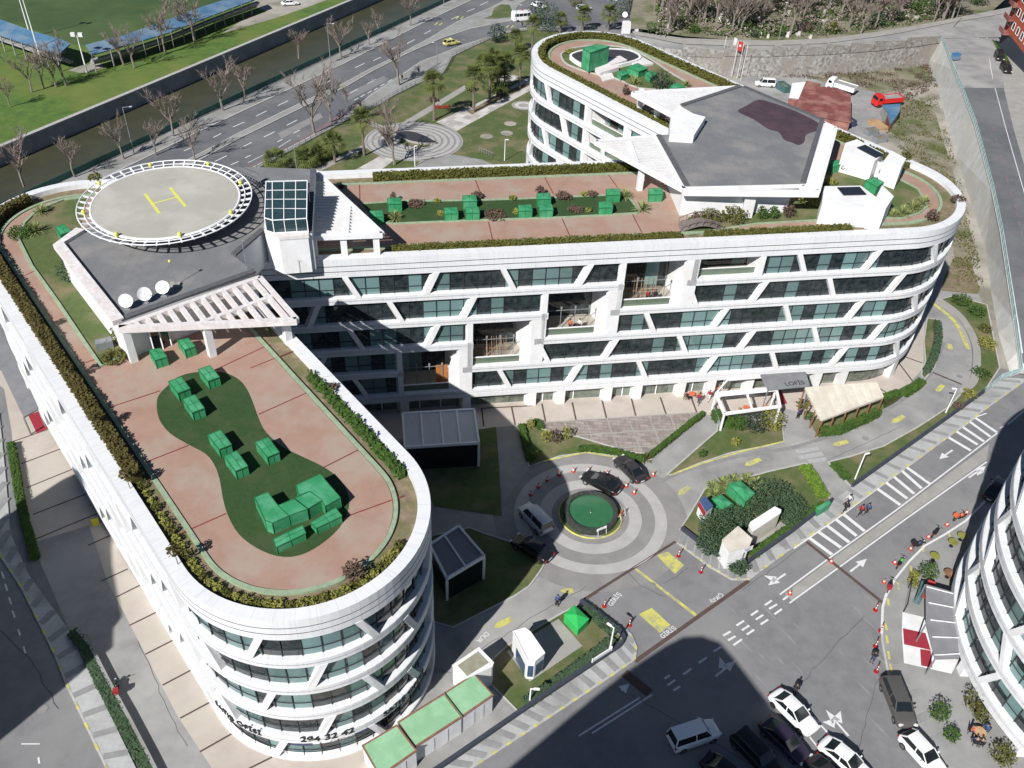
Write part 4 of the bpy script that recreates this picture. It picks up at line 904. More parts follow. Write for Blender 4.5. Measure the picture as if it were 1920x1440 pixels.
# ---------------------------------------------------------- roof terraces
def disc(poly, z, name, m, parent=BLD, kind=None, uvs=False):
    A_ = sum(poly[i][0] * poly[(i + 1) % len(poly)][1] - poly[(i + 1) % len(poly)][0] * poly[i][1] for i in range(len(poly)))
    if A_ < 0: poly = poly[::-1]
    mb = MB(); mb.face([(p[0], p[1], z) for p in poly]); return mb.build(name, m, parent)
disc(inset(.9), TERZ - .02, 'roof_soil_bed', 'soil')
def inset_c(d):
    """inner path outline, cleaned at the sharp concave corner"""
    return inset(d)
disc(inset(2.9), TERZ + .10, 'terrace_floor', 'terrace')
mb = MB()
for s0, s1 in ((3, PER - 3),):
    profile(mb, s0, s1, [(2.5, TERZ - .1), (2.5, TERZ + .2), (2.85, TERZ + .2), (2.85, TERZ)][::-1])
mb.build('planter_kerb', 'curbgreen', BLD)
def zpoly(pts, z): return [tuple(zp(u, v, z)[:2]) for u, v in pts]
T = TERZ + .10
# turf islands
isl = spline([(316, 722), (332, 708), (360, 699), (395, 697), (424, 700), (448, 712), (463, 730), (474, 755), (487, 790), (500, 812), (530, 838), (570, 858), (605, 875), (635, 897), (652, 925), (653, 955), (636, 990), (600, 1022), (560, 1042), (520, 1043), (480, 1027), (448, 1002), (428, 968), (418, 935), (412, 900), (402, 872), (385, 851), (352, 833), (318, 812), (298, 785), (294, 755), (300, 738)], 3)
disc(zpoly(isl, T), T + .02, 'artificial_lawn', 'turf')
m2 = zpoly([(676, 383), (740, 378), (900, 376), (1060, 370), (1172, 365), (1185, 378), (1200, 400), (1060, 408), (880, 414), (740, 420), (700, 415)], T)
disc(m2, T + .02, 'roof_lawn', 'turf')
mb = MB(); pts_ = [Vector((*p, T)) for p in m2]; strip(mb, pts_, .25, .12, .14, close=True); mb.build('lawn_edging', 'curbgreen', BLD)
g1 = zpoly([(165, 370), (120, 375), (70, 395), (45, 420), (35, 450), (60, 500), (110, 570), (150, 630), (190, 688), (243, 662), (215, 600), (115, 455), (150, 430)], T)
disc(g1, T + .02, 'roof_lawn', 'grass'); mb = MB(); strip(mb, [Vector((*p, T)) for p in g1[:10]], .3, .16, .16); mb.build('lawn_edging', 'curbgreen', BLD)
g2 = zpoly([(1290, 408), (1290, 440), (1420, 420), (1560, 412), (1640, 408), (1690, 410), (1722, 401), (1739, 387), (1720, 354), (1685, 336), (1560, 300), (1545, 330), (1530, 370)], T)
disc(g2, T + .02, 'roof_lawn', 'grass'); mb = MB(); strip(mb, [Vector((*p, T)) for p in g2[1:10]], .25, .12, .12); mb.build('lawn_edging', 'curbgreen', BLD)
g3 = zpoly(spline([(1052, 106), (1060, 97), (1085, 89), (1130, 86), (1180, 92), (1220, 112), (1262, 140), (1290, 158), (1270, 168), (1200, 166), (1155, 148), (1110, 138), (1065, 122)], 3), T)
disc(g3, T + .02, 'roof_lawn', 'grass'); mb = MB(); strip(mb, [Vector((*p, T)) for p in g3], .25, .14, .14, close=True); mb.build('lawn_edging', 'kerb', BLD)
# expansion joints of the terrace
for a, b in [((196, 767), (300, 733)), ((400, 695), (505, 646)), ((265, 870), (354, 835)), ((485, 777), (583, 733)), ((340, 1000), (424, 963)), ((606, 877), (679, 840)), ((640, 972), (756, 930)), ((160, 680), (190, 670)), ((890, 335), (905, 372)), ((1020, 330), (1038, 364)), ((1138, 324), (1158, 352)), ((674, 344), (675, 382)), ((916, 416), (924, 452)), ((1054, 410), (1070, 446)), ((1186, 402), (1206, 441)), ((40, 520), (66, 507)), ((470, 690), (570, 650))]:
    mb = MB(); strip(mb, [zp(*a, T), zp(*b, T)], .12, .012); mb.build('terrace_joint', 'terrace_joint', BLD)
# ============================================================ ROOF STRUCTURES
RZ = 26.2
def P3(pts, z): return [zp(u, v, z) for u, v in pts]
def vprism(mb, pts, zpx, z0, z1, mi=0, top=None):
    """pts measured at height zpx, extruded z0..z1"""
    mb.prism([tuple(zp(u, v, zpx)[:2]) for u, v in pts], z0, z1, mi, top)
TAW = [(109, 461), (222, 607), (478, 511), (437, 479), (495, 430), (583, 430), (589, 317), (470, 313), (300, 318), (155, 432)]
HT = thing('rooftop_pavilion', 'grey roofed rooftop pavilion under the round helipad', 'pavilion', tuple(zp(300, 540, TERZ)))
mb = MB(); vprism(mb, TAW, RZ, TERZ, RZ - .35); mb.build('wall', 'white', HT)
mb = MB(); vprism(mb, TAW, RZ, RZ - .35, RZ, 1, 0); mb.build('roof', ['roof', 'white'], HT)
mb = MB(); strip(mb, P3([(152, 434), (111, 462), (223, 605)], RZ), 1.0, .35, .5); mb.build('parapet', 'dirtywhite', HT)
for q_ in ([(226, 600), (478, 509)], [(438, 479), (494, 431)]): mb = MB(); strip(mb, P3(q_, RZ), .6, .2, .2); mb.build('upstand', 'roofedge', HT)
mb = MB()
for a, b in [((288, 632), (300, 678 - 22)),]:
    pass
dA, dB = zp(290, 666 - 4, TERZ), zp(322, 650 - 2, TERZ); n_ = Vector((dB.y - dA.y, -(dB.x - dA.x), 0)).normalized() * .06
mb.face([dA + n_, dB + n_, dB + n_ + Vector((0, 0, 2.6)), dA + n_ + Vector((0, 0, 2.6))], 1); m_ = (dA + dB) / 2 + n_ * 1.5
for q in (dA + n_, m_, dB + n_): mb.bar(q, q + Vector((0, 0, 2.65)), .1, .1)
mb.bar(dA + n_ + Vector((0, 0, 2.65)), dB + n_ + Vector((0, 0, 2.65)), .1, .12); mb.bar(dA + n_, dB + n_, .12, .12); mb.build('sliding_door', ['whitemetal', 'carglass'], HT)
# helipad
PC = Vector((-35.55, 80.65, 0)); PZ = 28.2; PR = 7.08
HP = thing('helipad', 'round concrete helipad with a yellow H and a white safety frame on the roof', 'helipad', (PC.x, PC.y, RZ))
mb = MB(); mb.lathe([(PR - .35, PZ - .5), (PR, PZ - .45), (PR, PZ - .02), (PR - .12, PZ), (0, PZ)], (PC.x, PC.y, 0), 96, smooth=False); mb.m = [0 if len(f) > 4 or True else 0 for f in mb.f]; mb.build('deck', 'pad', HP)
mb = MB(); ring = [(PC.x + (PR + .06) * math.cos(t * math.pi / 48), PC.y + (PR + .06) * math.sin(t * math.pi / 48), PZ - .08) for t in range(97)]; mb.tube(ring, .13, 6, cap=False); mb.build('deck_edge', 'whitemetal', HP)
mb = MB(); mb.lathe([(4.2, RZ), (4.2, PZ - .9), (5.4, PZ - .5)], (PC.x, PC.y, 0), 40, smooth=False); mb.build('drum', 'dirtywhite', HP)
mb = MB()
for rr, dz, r_ in ((PR + .62, .02, .055), (PR + 1.3, .10, .065)):
    mb.tube([(PC.x + rr * math.cos(t * math.pi / 48), PC.y + rr * math.sin(t * math.pi / 48), PZ + dz) for t in range(97)], r_, 6, cap=False)
for k in range(46):
    t = 2 * math.pi * k / 46; c_, s_ = math.cos(t), math.sin(t)
    mb.bar((PC.x + (PR - .1) * c_, PC.y + (PR - .1) * s_, PZ - .22), (PC.x + (PR + 1.32) * c_, PC.y + (PR + 1.32) * s_, PZ + .07), .13, .16)
mb.build('safety_frame', 'whitemetal', HP)
mb = MB(); k_ = lambda a, b: zp(100 + a / 4.8, 280 + b / 4.8, PZ)
strip(mb, [k_(825, 400), k_(955, 578)], .32, .012); strip(mb, [k_(1050, 345), k_(1190, 515)], .32, .012); strip(mb, [k_(905, 487), k_(1112, 430)], .22, .014)
mb.build('letter_h', 'padyellow', HP)
for a, b in [(415, 320), (875, 155), (1395, 145), (1685, 315), (1600, 578), (1140, 780), (570, 780), (275, 580)]:
    p = k_(a, b); mb = MB(); mb.lathe([(.16, p.z - .1), (.16, p.z + .2), (.22, p.z + .25), (.12, p.z + .42)], (p.x, p.y, 0), 10); mb.build('deck_light', 'padyellow', HP)
mb = MB(); a, b = zp(447, 330, PZ), zp(487, 346, RZ + .1)
mb.bar(a, b, .9, .12); 
for k in range(9):
    q = a.lerp(b, k / 8)
    for s_ in (-.45, .45): mb.bar(q + Vector((0, s_, 0)), q + Vector((0, s_, 1.0)), .04, .04)
for s_ in (-.45, .45): mb.bar(a + Vector((0, s_, 1)), b + Vector((0, s_, 1)), .05, .05)
mb.build('stair', 'rail', HP)
# dishes
for k, (u, v, az, el, lab) in enumerate([(240, 578, -75, 28, 'white satellite dish nearest the roof corner, leftmost of the three dishes'), (274, 566, -55, 35, 'white satellite dish between two others on the grey roof'), (309, 554, -85, 48, 'white satellite dish nearest the mast, rightmost of the three dishes')]):
    p = zp(u, v, RZ); t = thing('satellite_dish', lab, 'satellite dish', tuple(p), 0, 'satellite dishes on the grey roof')
    mb = MB(); mb.tube([p, p + Vector((0, 0, .75))], .05, 8); mb.box((p.x, p.y, p.z + .03), (.6, .6, .06)); mb.build('stand', 'rail', t)
    d = Vector((math.cos(math.radians(az)) * math.cos(math.radians(el)), math.sin(math.radians(az)) * math.cos(math.radians(el)), math.sin(math.radians(el))))
    q = d.to_track_quat('Z', 'Y'); mb = MB(); n = 24; C0 = p + Vector((0, 0, .85)); pr_ = [(0.0, -.0), (.25, .03), (.45, .09), (.62, .17)]
    for (r0, z0), (r1, z1) in zip(pr_, pr_[1:]):
        for i in range(n):
            A_, B2 = 2 * math.pi * i / n, 2 * math.pi * (i + 1) / n
            f = [C0 + q @ Vector((r * math.cos(t_), r * math.sin(t_), z)) for r, z, t_ in ((r0, z0, A_), (r1, z1, A_), (r1, z1, B2), (r0, z0, B2))]
            if r0 == 0: f = f[:1] + f[1:3]
            mb.face(f, smooth=True)
    mb.build('reflector', 'whitemetal', t)
    mb = MB(); mb.tube([C0 + q @ Vector((0, -.6, .15)), C0 + q @ Vector((0, 0, .55))], .018, 5); mb.tube([C0 + q @ Vector((0, 0, .48)), C0 + q @ Vector((0, 0, .62))], .05, 8); mb.build('feed_arm', 'rail', t)
p = zp(329, 535, RZ); t = thing('antenna_mast', 'thin mast with a small lamp on a block beside the satellite dishes', 'mast', tuple(p))
mb = MB(); mb.box(p + Vector((0, 0, .12)), (.9, .5, .24)); mb.build('base', 'concrete', t); mb = MB(); mb.tube([p, p + Vector((0, 0, 2.6))], .03, 6); mb.build('pole', 'rail', t); mb = MB(); mb.sphere(p + Vector((0, 0, 2.65)), .14); mb.build('lamp', 'padyellow', t)
p = zp(463, 505, RZ); mb = MB(); mb.tube([p, p + Vector((0, 0, 3.2))], .03, 6); mb.tube([p + Vector((0, 0, 3.2)), p + Vector((.25, 0, 3.2))], .02, 5); tag(mb.build('antenna_mast', 'rail', loc=tuple(p)), 'bare thin pole at the east corner of the grey pavilion roof', 'mast')
# skylight stair tower
ST = thing('skylight_tower', 'white stair tower with a glazed lantern beside the helipad', 'stair tower', tuple(zp(540, 470, TERZ)))
mb = MB(); vprism(mb, [(497, 437), (523, 450), (578, 446), (577, 345), (500, 345)], RZ, TERZ, RZ + .0); mb.build('wall', 'white', ST)
mb = MB(); vprism(mb, [(495, 431), (523, 445), (579, 441), (577, 340), (499, 340)], RZ + .35, RZ, RZ + .35); mb.build('cornice', 'dirtywhite', ST)
FL, FM, FR = zp(496, 409, 28.0), zp(511, 413.5, 28.0), zp(575, 410, 28.0); BL, BR = zp(499, 341, 29.0), zp(576, 339, 29.0); bz = RZ + .36
dn = lambda p: Vector((p.x, p.y, bz))
gl, fr = MB(), MB()
for q in [(FL, FM, BL), (FM, FR, BR, BL), (dn(FM), dn(FR), FR, FM), (dn(FL), dn(FM), FM, FL), (dn(BL), dn(FL), FL, BL), (dn(FR), dn(BR), BR, FR), (dn(BR), dn(BL), BL, BR)]: gl.face(q)
lg = mat('lantern_glass', (.035, .07, .075), (.015, .03, .04), 1.5, .06, spec=.8, contrast=1, detail=6); gl.build('lantern_glass', lg, ST)
up = Vector((0, 0, .04))
for a, b in [(FL, FM), (FM, FR), (FR, BR), (BL, BR), (BL, FL), (FM, dn(FM)), (FR, dn(FR)), (FL, dn(FL)), (FM, BL.lerp(BR, .15)), (BR, dn(BR)), (dn(FM), dn(FR)), (dn(FL), dn(FM))]: fr.bar(a + up, b + up, .08, .08)
for t_ in (.33, .67): fr.bar(FM.lerp(FR, t_) + up, BL.lerp(BR, .15 + .85 * t_) + up, .07, .06); fr.bar(FM.lerp(FR, t_) + up, dn(FM.lerp(FR, t_)) + up, .06, .06)
for t_ in (.25, .5, .75): fr.bar(FL.lerp(BL, t_) + up, FR.lerp(BR, t_) + up, .05, .05)
fr.build('lantern_frame', 'whitemetal', ST)
mb = MB(); vprism(mb, [(578, 442), (585, 442), (592, 320), (582, 318)], RZ, TERZ, RZ + .25, 0, 1); mb.build('dark_parapet', ['white', 'roofedge'], ST)
def pergola(name, label, tri, z, cols, slat_dir, sp, th=.55, m='white', beams=None, slat_t=.12, slat_h=None, zc=None):
    """triangular/quadrilateral concrete trellis: edge beams, slats, columns"""
    P = P3(tri, z); c = sum(P, Vector()) / len(P); t = thing(name, label, 'pergola', (c.x, c.y, TERZ))
    mb = MB(); n = len(P)
    for i in range(n): mb.bar(P[i] - Vector((0, 0, th / 2)), P[(i + 1) % n] - Vector((0, 0, th / 2)), .45, th)
    for a, b in (beams or []):
        a, b = zp(*a, z), zp(*b, z); mb.bar(a - Vector((0, 0, th / 2 + .003)), b - Vector((0, 0, th / 2 + .003)), .4, th - .01)
    mb.build('edge_beam', m, t)
    d = (zp(*slat_dir[1], z) - zp(*slat_dir[0], z)); d.z = 0; d.normalize(); nn = Vector((-d.y, d.x, 0)); sh = slat_h or th - .06
    pr_ = [p.dot(nn) for p in P]; k = math.ceil(min(pr_) / sp); mb = MB()
    while k * sp < max(pr_):
        off = k * sp; X = []
        for i in range(n):
            a, b = P[i], P[(i + 1) % n]; fa_, fb_ = a.dot(nn) - off, b.dot(nn) - off
            if fa_ * fb_ < 0: X.append(a + (b - a) * (fa_ / (fa_ - fb_)))
        if len(X) >= 2 and (X[0] - X[1]).length > .7: mb.bar(X[0] - Vector((0, 0, sh / 2 + .02)), X[1] - Vector((0, 0, sh / 2 + .02)), slat_t, sh)
        k += 1
    o = mb.build('slat', m, t); o['kind'] = 'stuff'
    for (x, y, zb) in cols:
        mb = MB(); mb.box((x, y, (zb + z - th) / 2), (.65, .65, z - th - zb), math.radians(-50) if zc is None else zc); mb.build('column', 'white', t)
    return t
pergola('pergola', 'slatted white trellis canopy in front of the helipad pavilion', [(222, 612), (556, 597), (487, 518)], RZ + .1, [(-34.0, 62.7, TERZ), (-27.3, 64.0, TERZ), (-20.9, 66.4, TERZ)], [(487, 518), (556, 597)], 1.02, .6, 'dirtywhite', [((376, 603), (517, 551))], .38)
pergola('pergola', 'triangular louvred white canopy east of the skylight tower', [(590, 318), (717, 436), (579, 441)], 25.4, [(*zp(591, 480, ROOFZ)[:2], ROOFZ), (*zp(646.5, 477, ROOFZ)[:2], ROOFZ), (*zp(707, 475, ROOFZ)[:2], ROOFZ)], [(579, 441), (717, 436)], .62, .55, 'white', [((655, 378), (650, 439))], .1, None, .17)
# east pavilion
TB = [(1233, 253), (1286, 350), (1506, 345), (1543, 224), (1390, 161), (1276, 199), (1300, 214), (1323, 221), (1301, 254), (1277, 252)]
EP = thing('rooftop_pavilion', 'larger grey roofed rooftop pavilion with a purple stain on its roof', 'pavilion', tuple(zp(1400, 330, TERZ)))
mb = MB(); vprism(mb, [(1246, 262), (1284, 346), (1488, 341), (1528, 232), (1388, 170), (1290, 206), (1318, 224), (1300, 250)], RZ, TERZ, RZ - .6); mb.build('wall', 'white', EP)
mb = MB(); vprism(mb, TB, RZ, RZ - .55, RZ, 1, 0); mb.build('roof', ['roof', 'white'], EP)
for q_ in ([(1235, 254), (1288, 349)], [(1278, 198), (1388, 162)], [(1394, 163), (1541, 225), (1505, 343)]): mb = MB(); strip(mb, P3(q_, RZ), .6, .14, .14); mb.build('upstand', 'roofedge', EP)
mb = MB(); pud = spline([(1383, 208), (1400, 198), (1422, 187), (1445, 192), (1470, 200), (1500, 212), (1536, 232), (1532, 245), (1512, 252), (1508, 266), (1498, 272), (1486, 268), (1470, 262), (1460, 248), (1440, 242), (1415, 225), (1396, 216)], 3)
mb.face([zp(u, v, RZ) + Vector((0, 0, .012)) for u, v in pud][::-1]); mb.build('roof_stain', 'puddle', EP)
mb = MB(); vprism(mb, [(1262, 208), (1279, 201), (1300, 213), (1323, 219), (1301, 254), (1256, 251), (1258, 214)], RZ + 1.0, TERZ, RZ + 1.0); mb.build('curved_core', 'white', EP)
mb = MB(); vprism(mb, [(1400, 352), (1421, 351), (1421, 360), (1400, 361)], RZ - .6, TERZ, RZ - .6); mb.build('wall_pilaster', 'white', EP)
pergola('pergola', 'louvred white canopy with columns at the west corner of the larger pavilion', [(1117, 263), (1233, 253), (1284, 353)], RZ - .1, [(*zp(1198, 357, TERZ)[:2], TERZ), (*zp(1131, 290, ROOFZ)[:2], ROOFZ)], [(1117, 263), (1233, 253)], .62, .55, 'white', [((1180, 262), (1196, 305))], .1, None, .17)
pergola('pergola', 'louvred white canopy on the north side of the larger pavilion by the clipped bush', [(1186, 172), (1388, 161), (1278, 199), (1262, 213)], RZ - .1, [(15.5, 120.0, ROOFZ), (17.6, 117.5, ROOFZ)], [(1186, 172), (1388, 161)], .62, .55, 'white', None, .1, None, .17)
pergola('pergola', 'long narrow white louvred strip on the east side of the larger pavilion', [(1544, 228), (1568, 239), (1535, 357), (1504, 348)], RZ - .1, [], [(1504, 348), (1535, 357)], .5, .5, 'white', None, .09)
mb = MB(); a, b = zp(1280, 354, RZ - .05), zp(1536, 357, RZ - .05); mb.bar(a - Vector((0, .1, .35)), b - Vector((0, .1, .35)), .5, .7); mb.build('fascia', 'white', EP)
# plant enclosures on the roof
U1_ = thing('plant_enclosure', 'white rooftop plant box with a solar panel, nearest the front parapet', 'plant enclosure', tuple(zp(1590, 400, TERZ)))
mb = MB(); vprism(mb, [(1541, 384), (1545, 349), (1614, 348), (1645, 371), (1634, 390)], 24.7, TERZ, 24.7); mb.build('housing', 'white', U1_)
mb = MB(); vprism(mb, [(1634, 387), (1654, 347), (1676, 368), (1661, 391)], 25.0, TERZ, 25.0); mb.build('screen_wall', 'white', U1_)
mb = MB(); q = P3([(1570, 351), (1612, 350), (1625, 364), (1582, 365)], 24.85); mb.prism([(p.x, p.y) for p in q], 24.75, 24.85); mb.build('solar_panel', 'solar', U1_)
U2_ = thing('plant_enclosure', 'white rooftop plant box with a fan unit beside the building yard', 'plant enclosure', tuple(zp(1620, 310, TERZ)))
mb = MB(); vprism(mb, [(1580, 285), (1585, 268), (1607, 261), (1657, 288), (1640, 302)], 24.9, TERZ, 24.9); mb.build('housing', 'white', U2_)
mb = MB(); vprism(mb, [(1657, 302), (1671, 282), (1699, 297), (1690, 314)], 25.2, TERZ, 25.2); mb.build('screen_wall', 'white', U2_)
mb = MB(); q = P3([(1607, 276), (1622, 271), (1657, 289), (1643, 295)], 25.05); mb.prism([(p.x, p.y) for p in q], 24.95, 25.05); mb.build('solar_panel', 'solar', U2_)
p = zp(1650, 340, TERZ); t = thing('cooling_unit', 'white rooftop cooling unit with a big round fan facing the front', 'cooling unit', tuple(p), math.radians(-12))
mb = MB(); mb.box((0, 0, 1.5), (1.9, .8, 1.7)); mb.build('casing', 'whitemetal', t, local=True)
mb = MB(); mb.tube([(0, -.39, 1.5), (0, -.47, 1.5)], .62, 24); mb.build('fan_guard', 'rail', t, local=True)
mb = MB(); mb.tube([(0, -.475, 1.5), (0, -.5, 1.5)], .2, 12)
for k in range(5): mb.bar((0, -.49, 1.5), (.55 * math.cos(k * 1.257), -.49, 1.5 + .55 * math.sin(k * 1.257)), .16, .02, up=(0, 1, 0))
mb.build('fan', 'whitemetal', t, local=True)
mb = MB()
for x in (-.85, .85):
    for y in (-.35, .35): mb.bar((x, y, 0), (x, y, .66), .06, .06)
mb.build('leg', 'rail', t, local=True)
t = thing('footbridge', 'small arched grey timber footbridge beside the white pavilion wall', 'footbridge', tuple(zp(1308, 430, T)))
a, b = zp(1274, 428, T), zp(1352, 426, T); mb = MB(); mr = MB(); prev = None
for k in range(13):
    q = a.lerp(b, k / 12) + Vector((0, 0, .75 * math.sin(math.pi * k / 12)))
    if prev is not None:
        mb.bar(prev, q, 1.7, .1)
        for s_ in (-.85, .85): mr.bar(prev + Vector((0, s_, .85)), q + Vector((0, s_, .85)), .08, .08)
    for s_ in (-.85, .85):
        if k % 2 == 0: mr.bar(q + Vector((0, s_, 0)), q + Vector((0, s_, .85)), .07, .07)
    prev = q
mb.build('deck', 'woodgrey', t); mr.build('handrail', 'woodgrey', t)
# pool terrace at the far tip
mb = MB(); bas = spline([(1070, 112), (1080, 103), (1110, 97), (1145, 97), (1180, 100), (1200, 112), (1180, 122), (1130, 132), (1100, 130)], 3)
PB = thing('roof_pool', 'kidney shaped roof pool with white rim at the far rounded tip', 'pool', tuple(zp(1130, 115, T)))
mb.prism([tuple(zp(u, v, T)[:2]) for u, v in bas], T, T + .45, 0, 1); mb.build('basin', ['white', 'darkwater'], PB)
mb = MB(); strip(mb, [Vector((*zp(u, v, T)[:2], T)) for u, v in bas], .35, .52, .5, close=True); mb.build('rim', 'white', PB)
mb = MB(); vprism(mb, [(1110, 130), (1150, 122), (1160, 133), (1125, 144)], T, T, T + .6); vprism(mb, [(1133, 113), (1162, 104), (1176, 112), (1144, 122)], T + .7, T, T + .7); vprism(mb, [(1172, 114), (1200, 108), (1225, 122), (1195, 128)], T, T, T + .3); vprism(mb, [(1125, 143), (1147, 138), (1152, 148), (1130, 154)], T, T, T + .15)
mb.build('pool_platform', 'dirtywhite', PB)

# ---------------------------------------------------------- green covers
def green_box(pts_top, zt, zb, label, slope=0.0, m='green', name='sheet_metal_cover', grp='green sheet metal covers on the roof terraces'):
    P = P3(pts_top, zt); c = sum(P, Vector()) / 4; t = thing(name, label, 'cover', (c.x, c.y, zb), 0, grp)
    mb = MB(); Q = [Vector((p.x, p.y, zb)) for p in P]; A_ = sum(P[i].x * P[(i + 1) % 4].y - P[(i + 1) % 4].x * P[i].y for i in range(4))
    if A_ < 0: P, Q = P[::-1], Q[::-1]
    for i in range(4): mb.face((Q[i], Q[(i + 1) % 4], P[(i + 1) % 4], P[i]))
    mb.build('side_sheet', m, t); mb = MB(); e = [(p - c) * 1.05 + c for p in P]; e = [Vector((p.x, p.y, zt)) for p in e]; apex = Vector((c.x, c.y, zt + slope + .02))
    for i in range(4): mb.face((e[i], e[(i + 1) % 4], apex))
    for i in range(4): mb.face((e[i] - Vector((0, 0, .05)), e[(i + 1) % 4] - Vector((0, 0, .05)), e[(i + 1) % 4], e[i]))
    mb.build('lid', m, t)
    if m == 'green':
        mb = MB()
        for i in range(4):
            a, b = e[i], e[(i + 1) % 4]; mb.bar(a, b, .05, .07); mb.bar(a * .5 + b * .5, apex + Vector((0, 0, .01)), .035, .03); mb.bar((P[i].x, P[i].y, zb), (P[i].x, P[i].y, zt - .04), .06, .06); q = P[i] * .5 + P[(i + 1) % 4] * .5; mb.bar((q.x, q.y, zb), (q.x, q.y, zt - .04), .04, .04)
        mb.build('seam', 'seam', t)
    return t
c6 = lambda pts: crop(pts, 180, 490, 4.8); c7 = lambda pts: crop(pts, 280, 680, 4.8)
BX = [(c6([(478, 800), (580, 785), (635, 858), (530, 890)]), 'green box cover by the left column of the slatted trellis'),
      (c6([(735, 712), (830, 695), (890, 765), (797, 797)]), 'green box cover just outside the glass sliding door'),
      (c7([(443, 65), (545, 28), (628, 128), (527, 165)]), 'green box cover at the upper right of the turf island'),
      (c7([(175, 172), (285, 132), (362, 232), (255, 272)]), 'green box cover at the far left end of the turf island'),
      (c7([(302, 335), (405, 292), (492, 408), (385, 448)]), 'green box cover just below the far left one on the turf'),
      (c7([(530, 655), (640, 610), (735, 735), (625, 778)]), 'green box cover at the narrow waist of the turf island, left'),
      (c7([(955, 720), (1068, 678), (1165, 805), (1060, 848)]), 'green box cover alone at the right edge of the turf waist'),
      (c7([(675, 845), (785, 798), (882, 930), (773, 975)]), 'green box cover in the middle of the turf above the long row')]
for p, l in BX: green_box(p, T + 1.0, T, l, .05)
green_box([(513, 1011), (566, 986), (572, 1000), (518, 1026)], T + .75, T, 'low green box cover at the near end of the turf island', .05)
green_box([(583, 980), (628, 953), (640, 968), (593, 990)], T + .75, T, 'low green box cover beside the big cluster, near the island rim', .05)
CL = thing('sheet_metal_cover', 'long stepped cluster of joined green covers on the turf island', 'cover', tuple(zp(560, 950, T)), 0, 'green sheet metal covers on the roof terraces')
for pts, h in [(c7([(945, 1215), (1070, 1165), (1190, 1300), (1060, 1420)]) , 1.15), ([(497, 951), (540, 933), (548, 965), (513, 982)], 1.155)]: pass
def cl(pts, h):
    mb = MB(); vprism(mb, pts, T + h, T, T + h); mb.build('cover_section', 'green', CL); P = P3(pts, T + h); mb = MB()
    for i in range(len(P)): mb.bar(P[i], P[(i + 1) % len(P)], .05, .05); mb.bar((P[i].x, P[i].y, T), P[i], .05, .05)
    mb.build('seam', 'seam', CL)
cl([(477, 933), (502, 923), (521, 948), (541, 967), (510, 981), (497, 976)], 1.25)
for a, b, c, d in [((521, 948), (552, 935), (577, 960 - 6), (541, 967)), ((552, 935), (580, 922), (605, 937), (577, 954))]: cl([a, b, c, d], 1.24)
cl([(555, 910), (600, 889), (638, 933), (609, 950), (603, 937), (580, 921), (560, 929)], 1.3)
# covers of the middle and far terraces
for (u, v, l) in [(740, 379, 'green cover with a small shrub on it by the dark canopy shadow'), (881, 374, 'green cover beside the leafless shrub in the long strip lawn'), (1020, 370, 'green cover half hidden by a flowering shrub'), (1150, 362, 'green cover beside the spiky plant at the lawn end'),
                  (846, 397, 'green cover in the lower row, between two small yellow bushes'), (886, 396, 'green cover in the lower row left of the brown ground cover'), (985, 392, 'green cover in the lower row just right of the middle'), (1024, 391, 'green cover in the lower row, neighbour on its right side'), (1136, 386, 'green cover in the lower row, at the east end'), (1230, 361, 'green cover standing on the red paving by the pavilion'), (706, 403, 'green cover next to the spiky plant at the canopy shadow')]:
    green_box([(u - 13, v - 7), (u + 10, v - 8), (u + 13, v + 3), (u - 13, v + 4)], T + 1.0, T, l, .08)
green_box([(104, 426), (119, 421), (133, 433), (113, 440)], T + 1.1, T, 'green cover standing on the lawn left of the helipad', .05)
green_box([(1093, 90), (1120, 83), (1142, 87), (1107, 99)], T + 3.2, T + .3, 'tall dark green cover standing in the roof pool', .05)
green_box([(1176, 126), (1196, 119), (1214, 128), (1198, 134)], T + 1.0, T, 'green peaked cover beside the dark clipped bush', .15)
green_box([(1157, 135), (1170, 131), (1178, 138), (1165, 143)], T + .8, T, 'small green cover left of the peaked one', .05)
green_box([(1210, 137), (1222, 133), (1232, 139), (1220, 146)], T + .8, T, 'green cover partly behind the dark clipped bush', .05)
green_box([(1255, 160), (1272, 156), (1284, 163), (1262, 166)], T + .5, T, 'low flat green cover beside the north canopy', .05)
green_box([(1557, 303), (1572, 300), (1578, 308), (1562, 313)], T + 1.0, T, 'green cover by the left wall of the fan plant box', .05)
green_box([(1623, 338), (1640, 333), (1657, 342), (1645, 350)], T + 1.1, T, 'green cover between the two white plant boxes', .05)
p = zp(198, 652, T); t = thing('air_conditioner', 'grey air conditioning box on the soil by the pavilion wall', 'air conditioner', tuple(p), math.radians(28)); mb = MB(); mb.box((0, 0, .45), (1.4, .75, .8)); mb.build('casing', 'greyframe', t, local=True); mb = MB(); mb.tube([(0, 0, .86), (0, 0, .9)], .3, 16); mb.build('fan_guard', 'rail', t, local=True)
mb = MB(); mb.box((0, 0, .03), (1.2, .6, .06)); mb.build('feet', 'black', t, local=True)
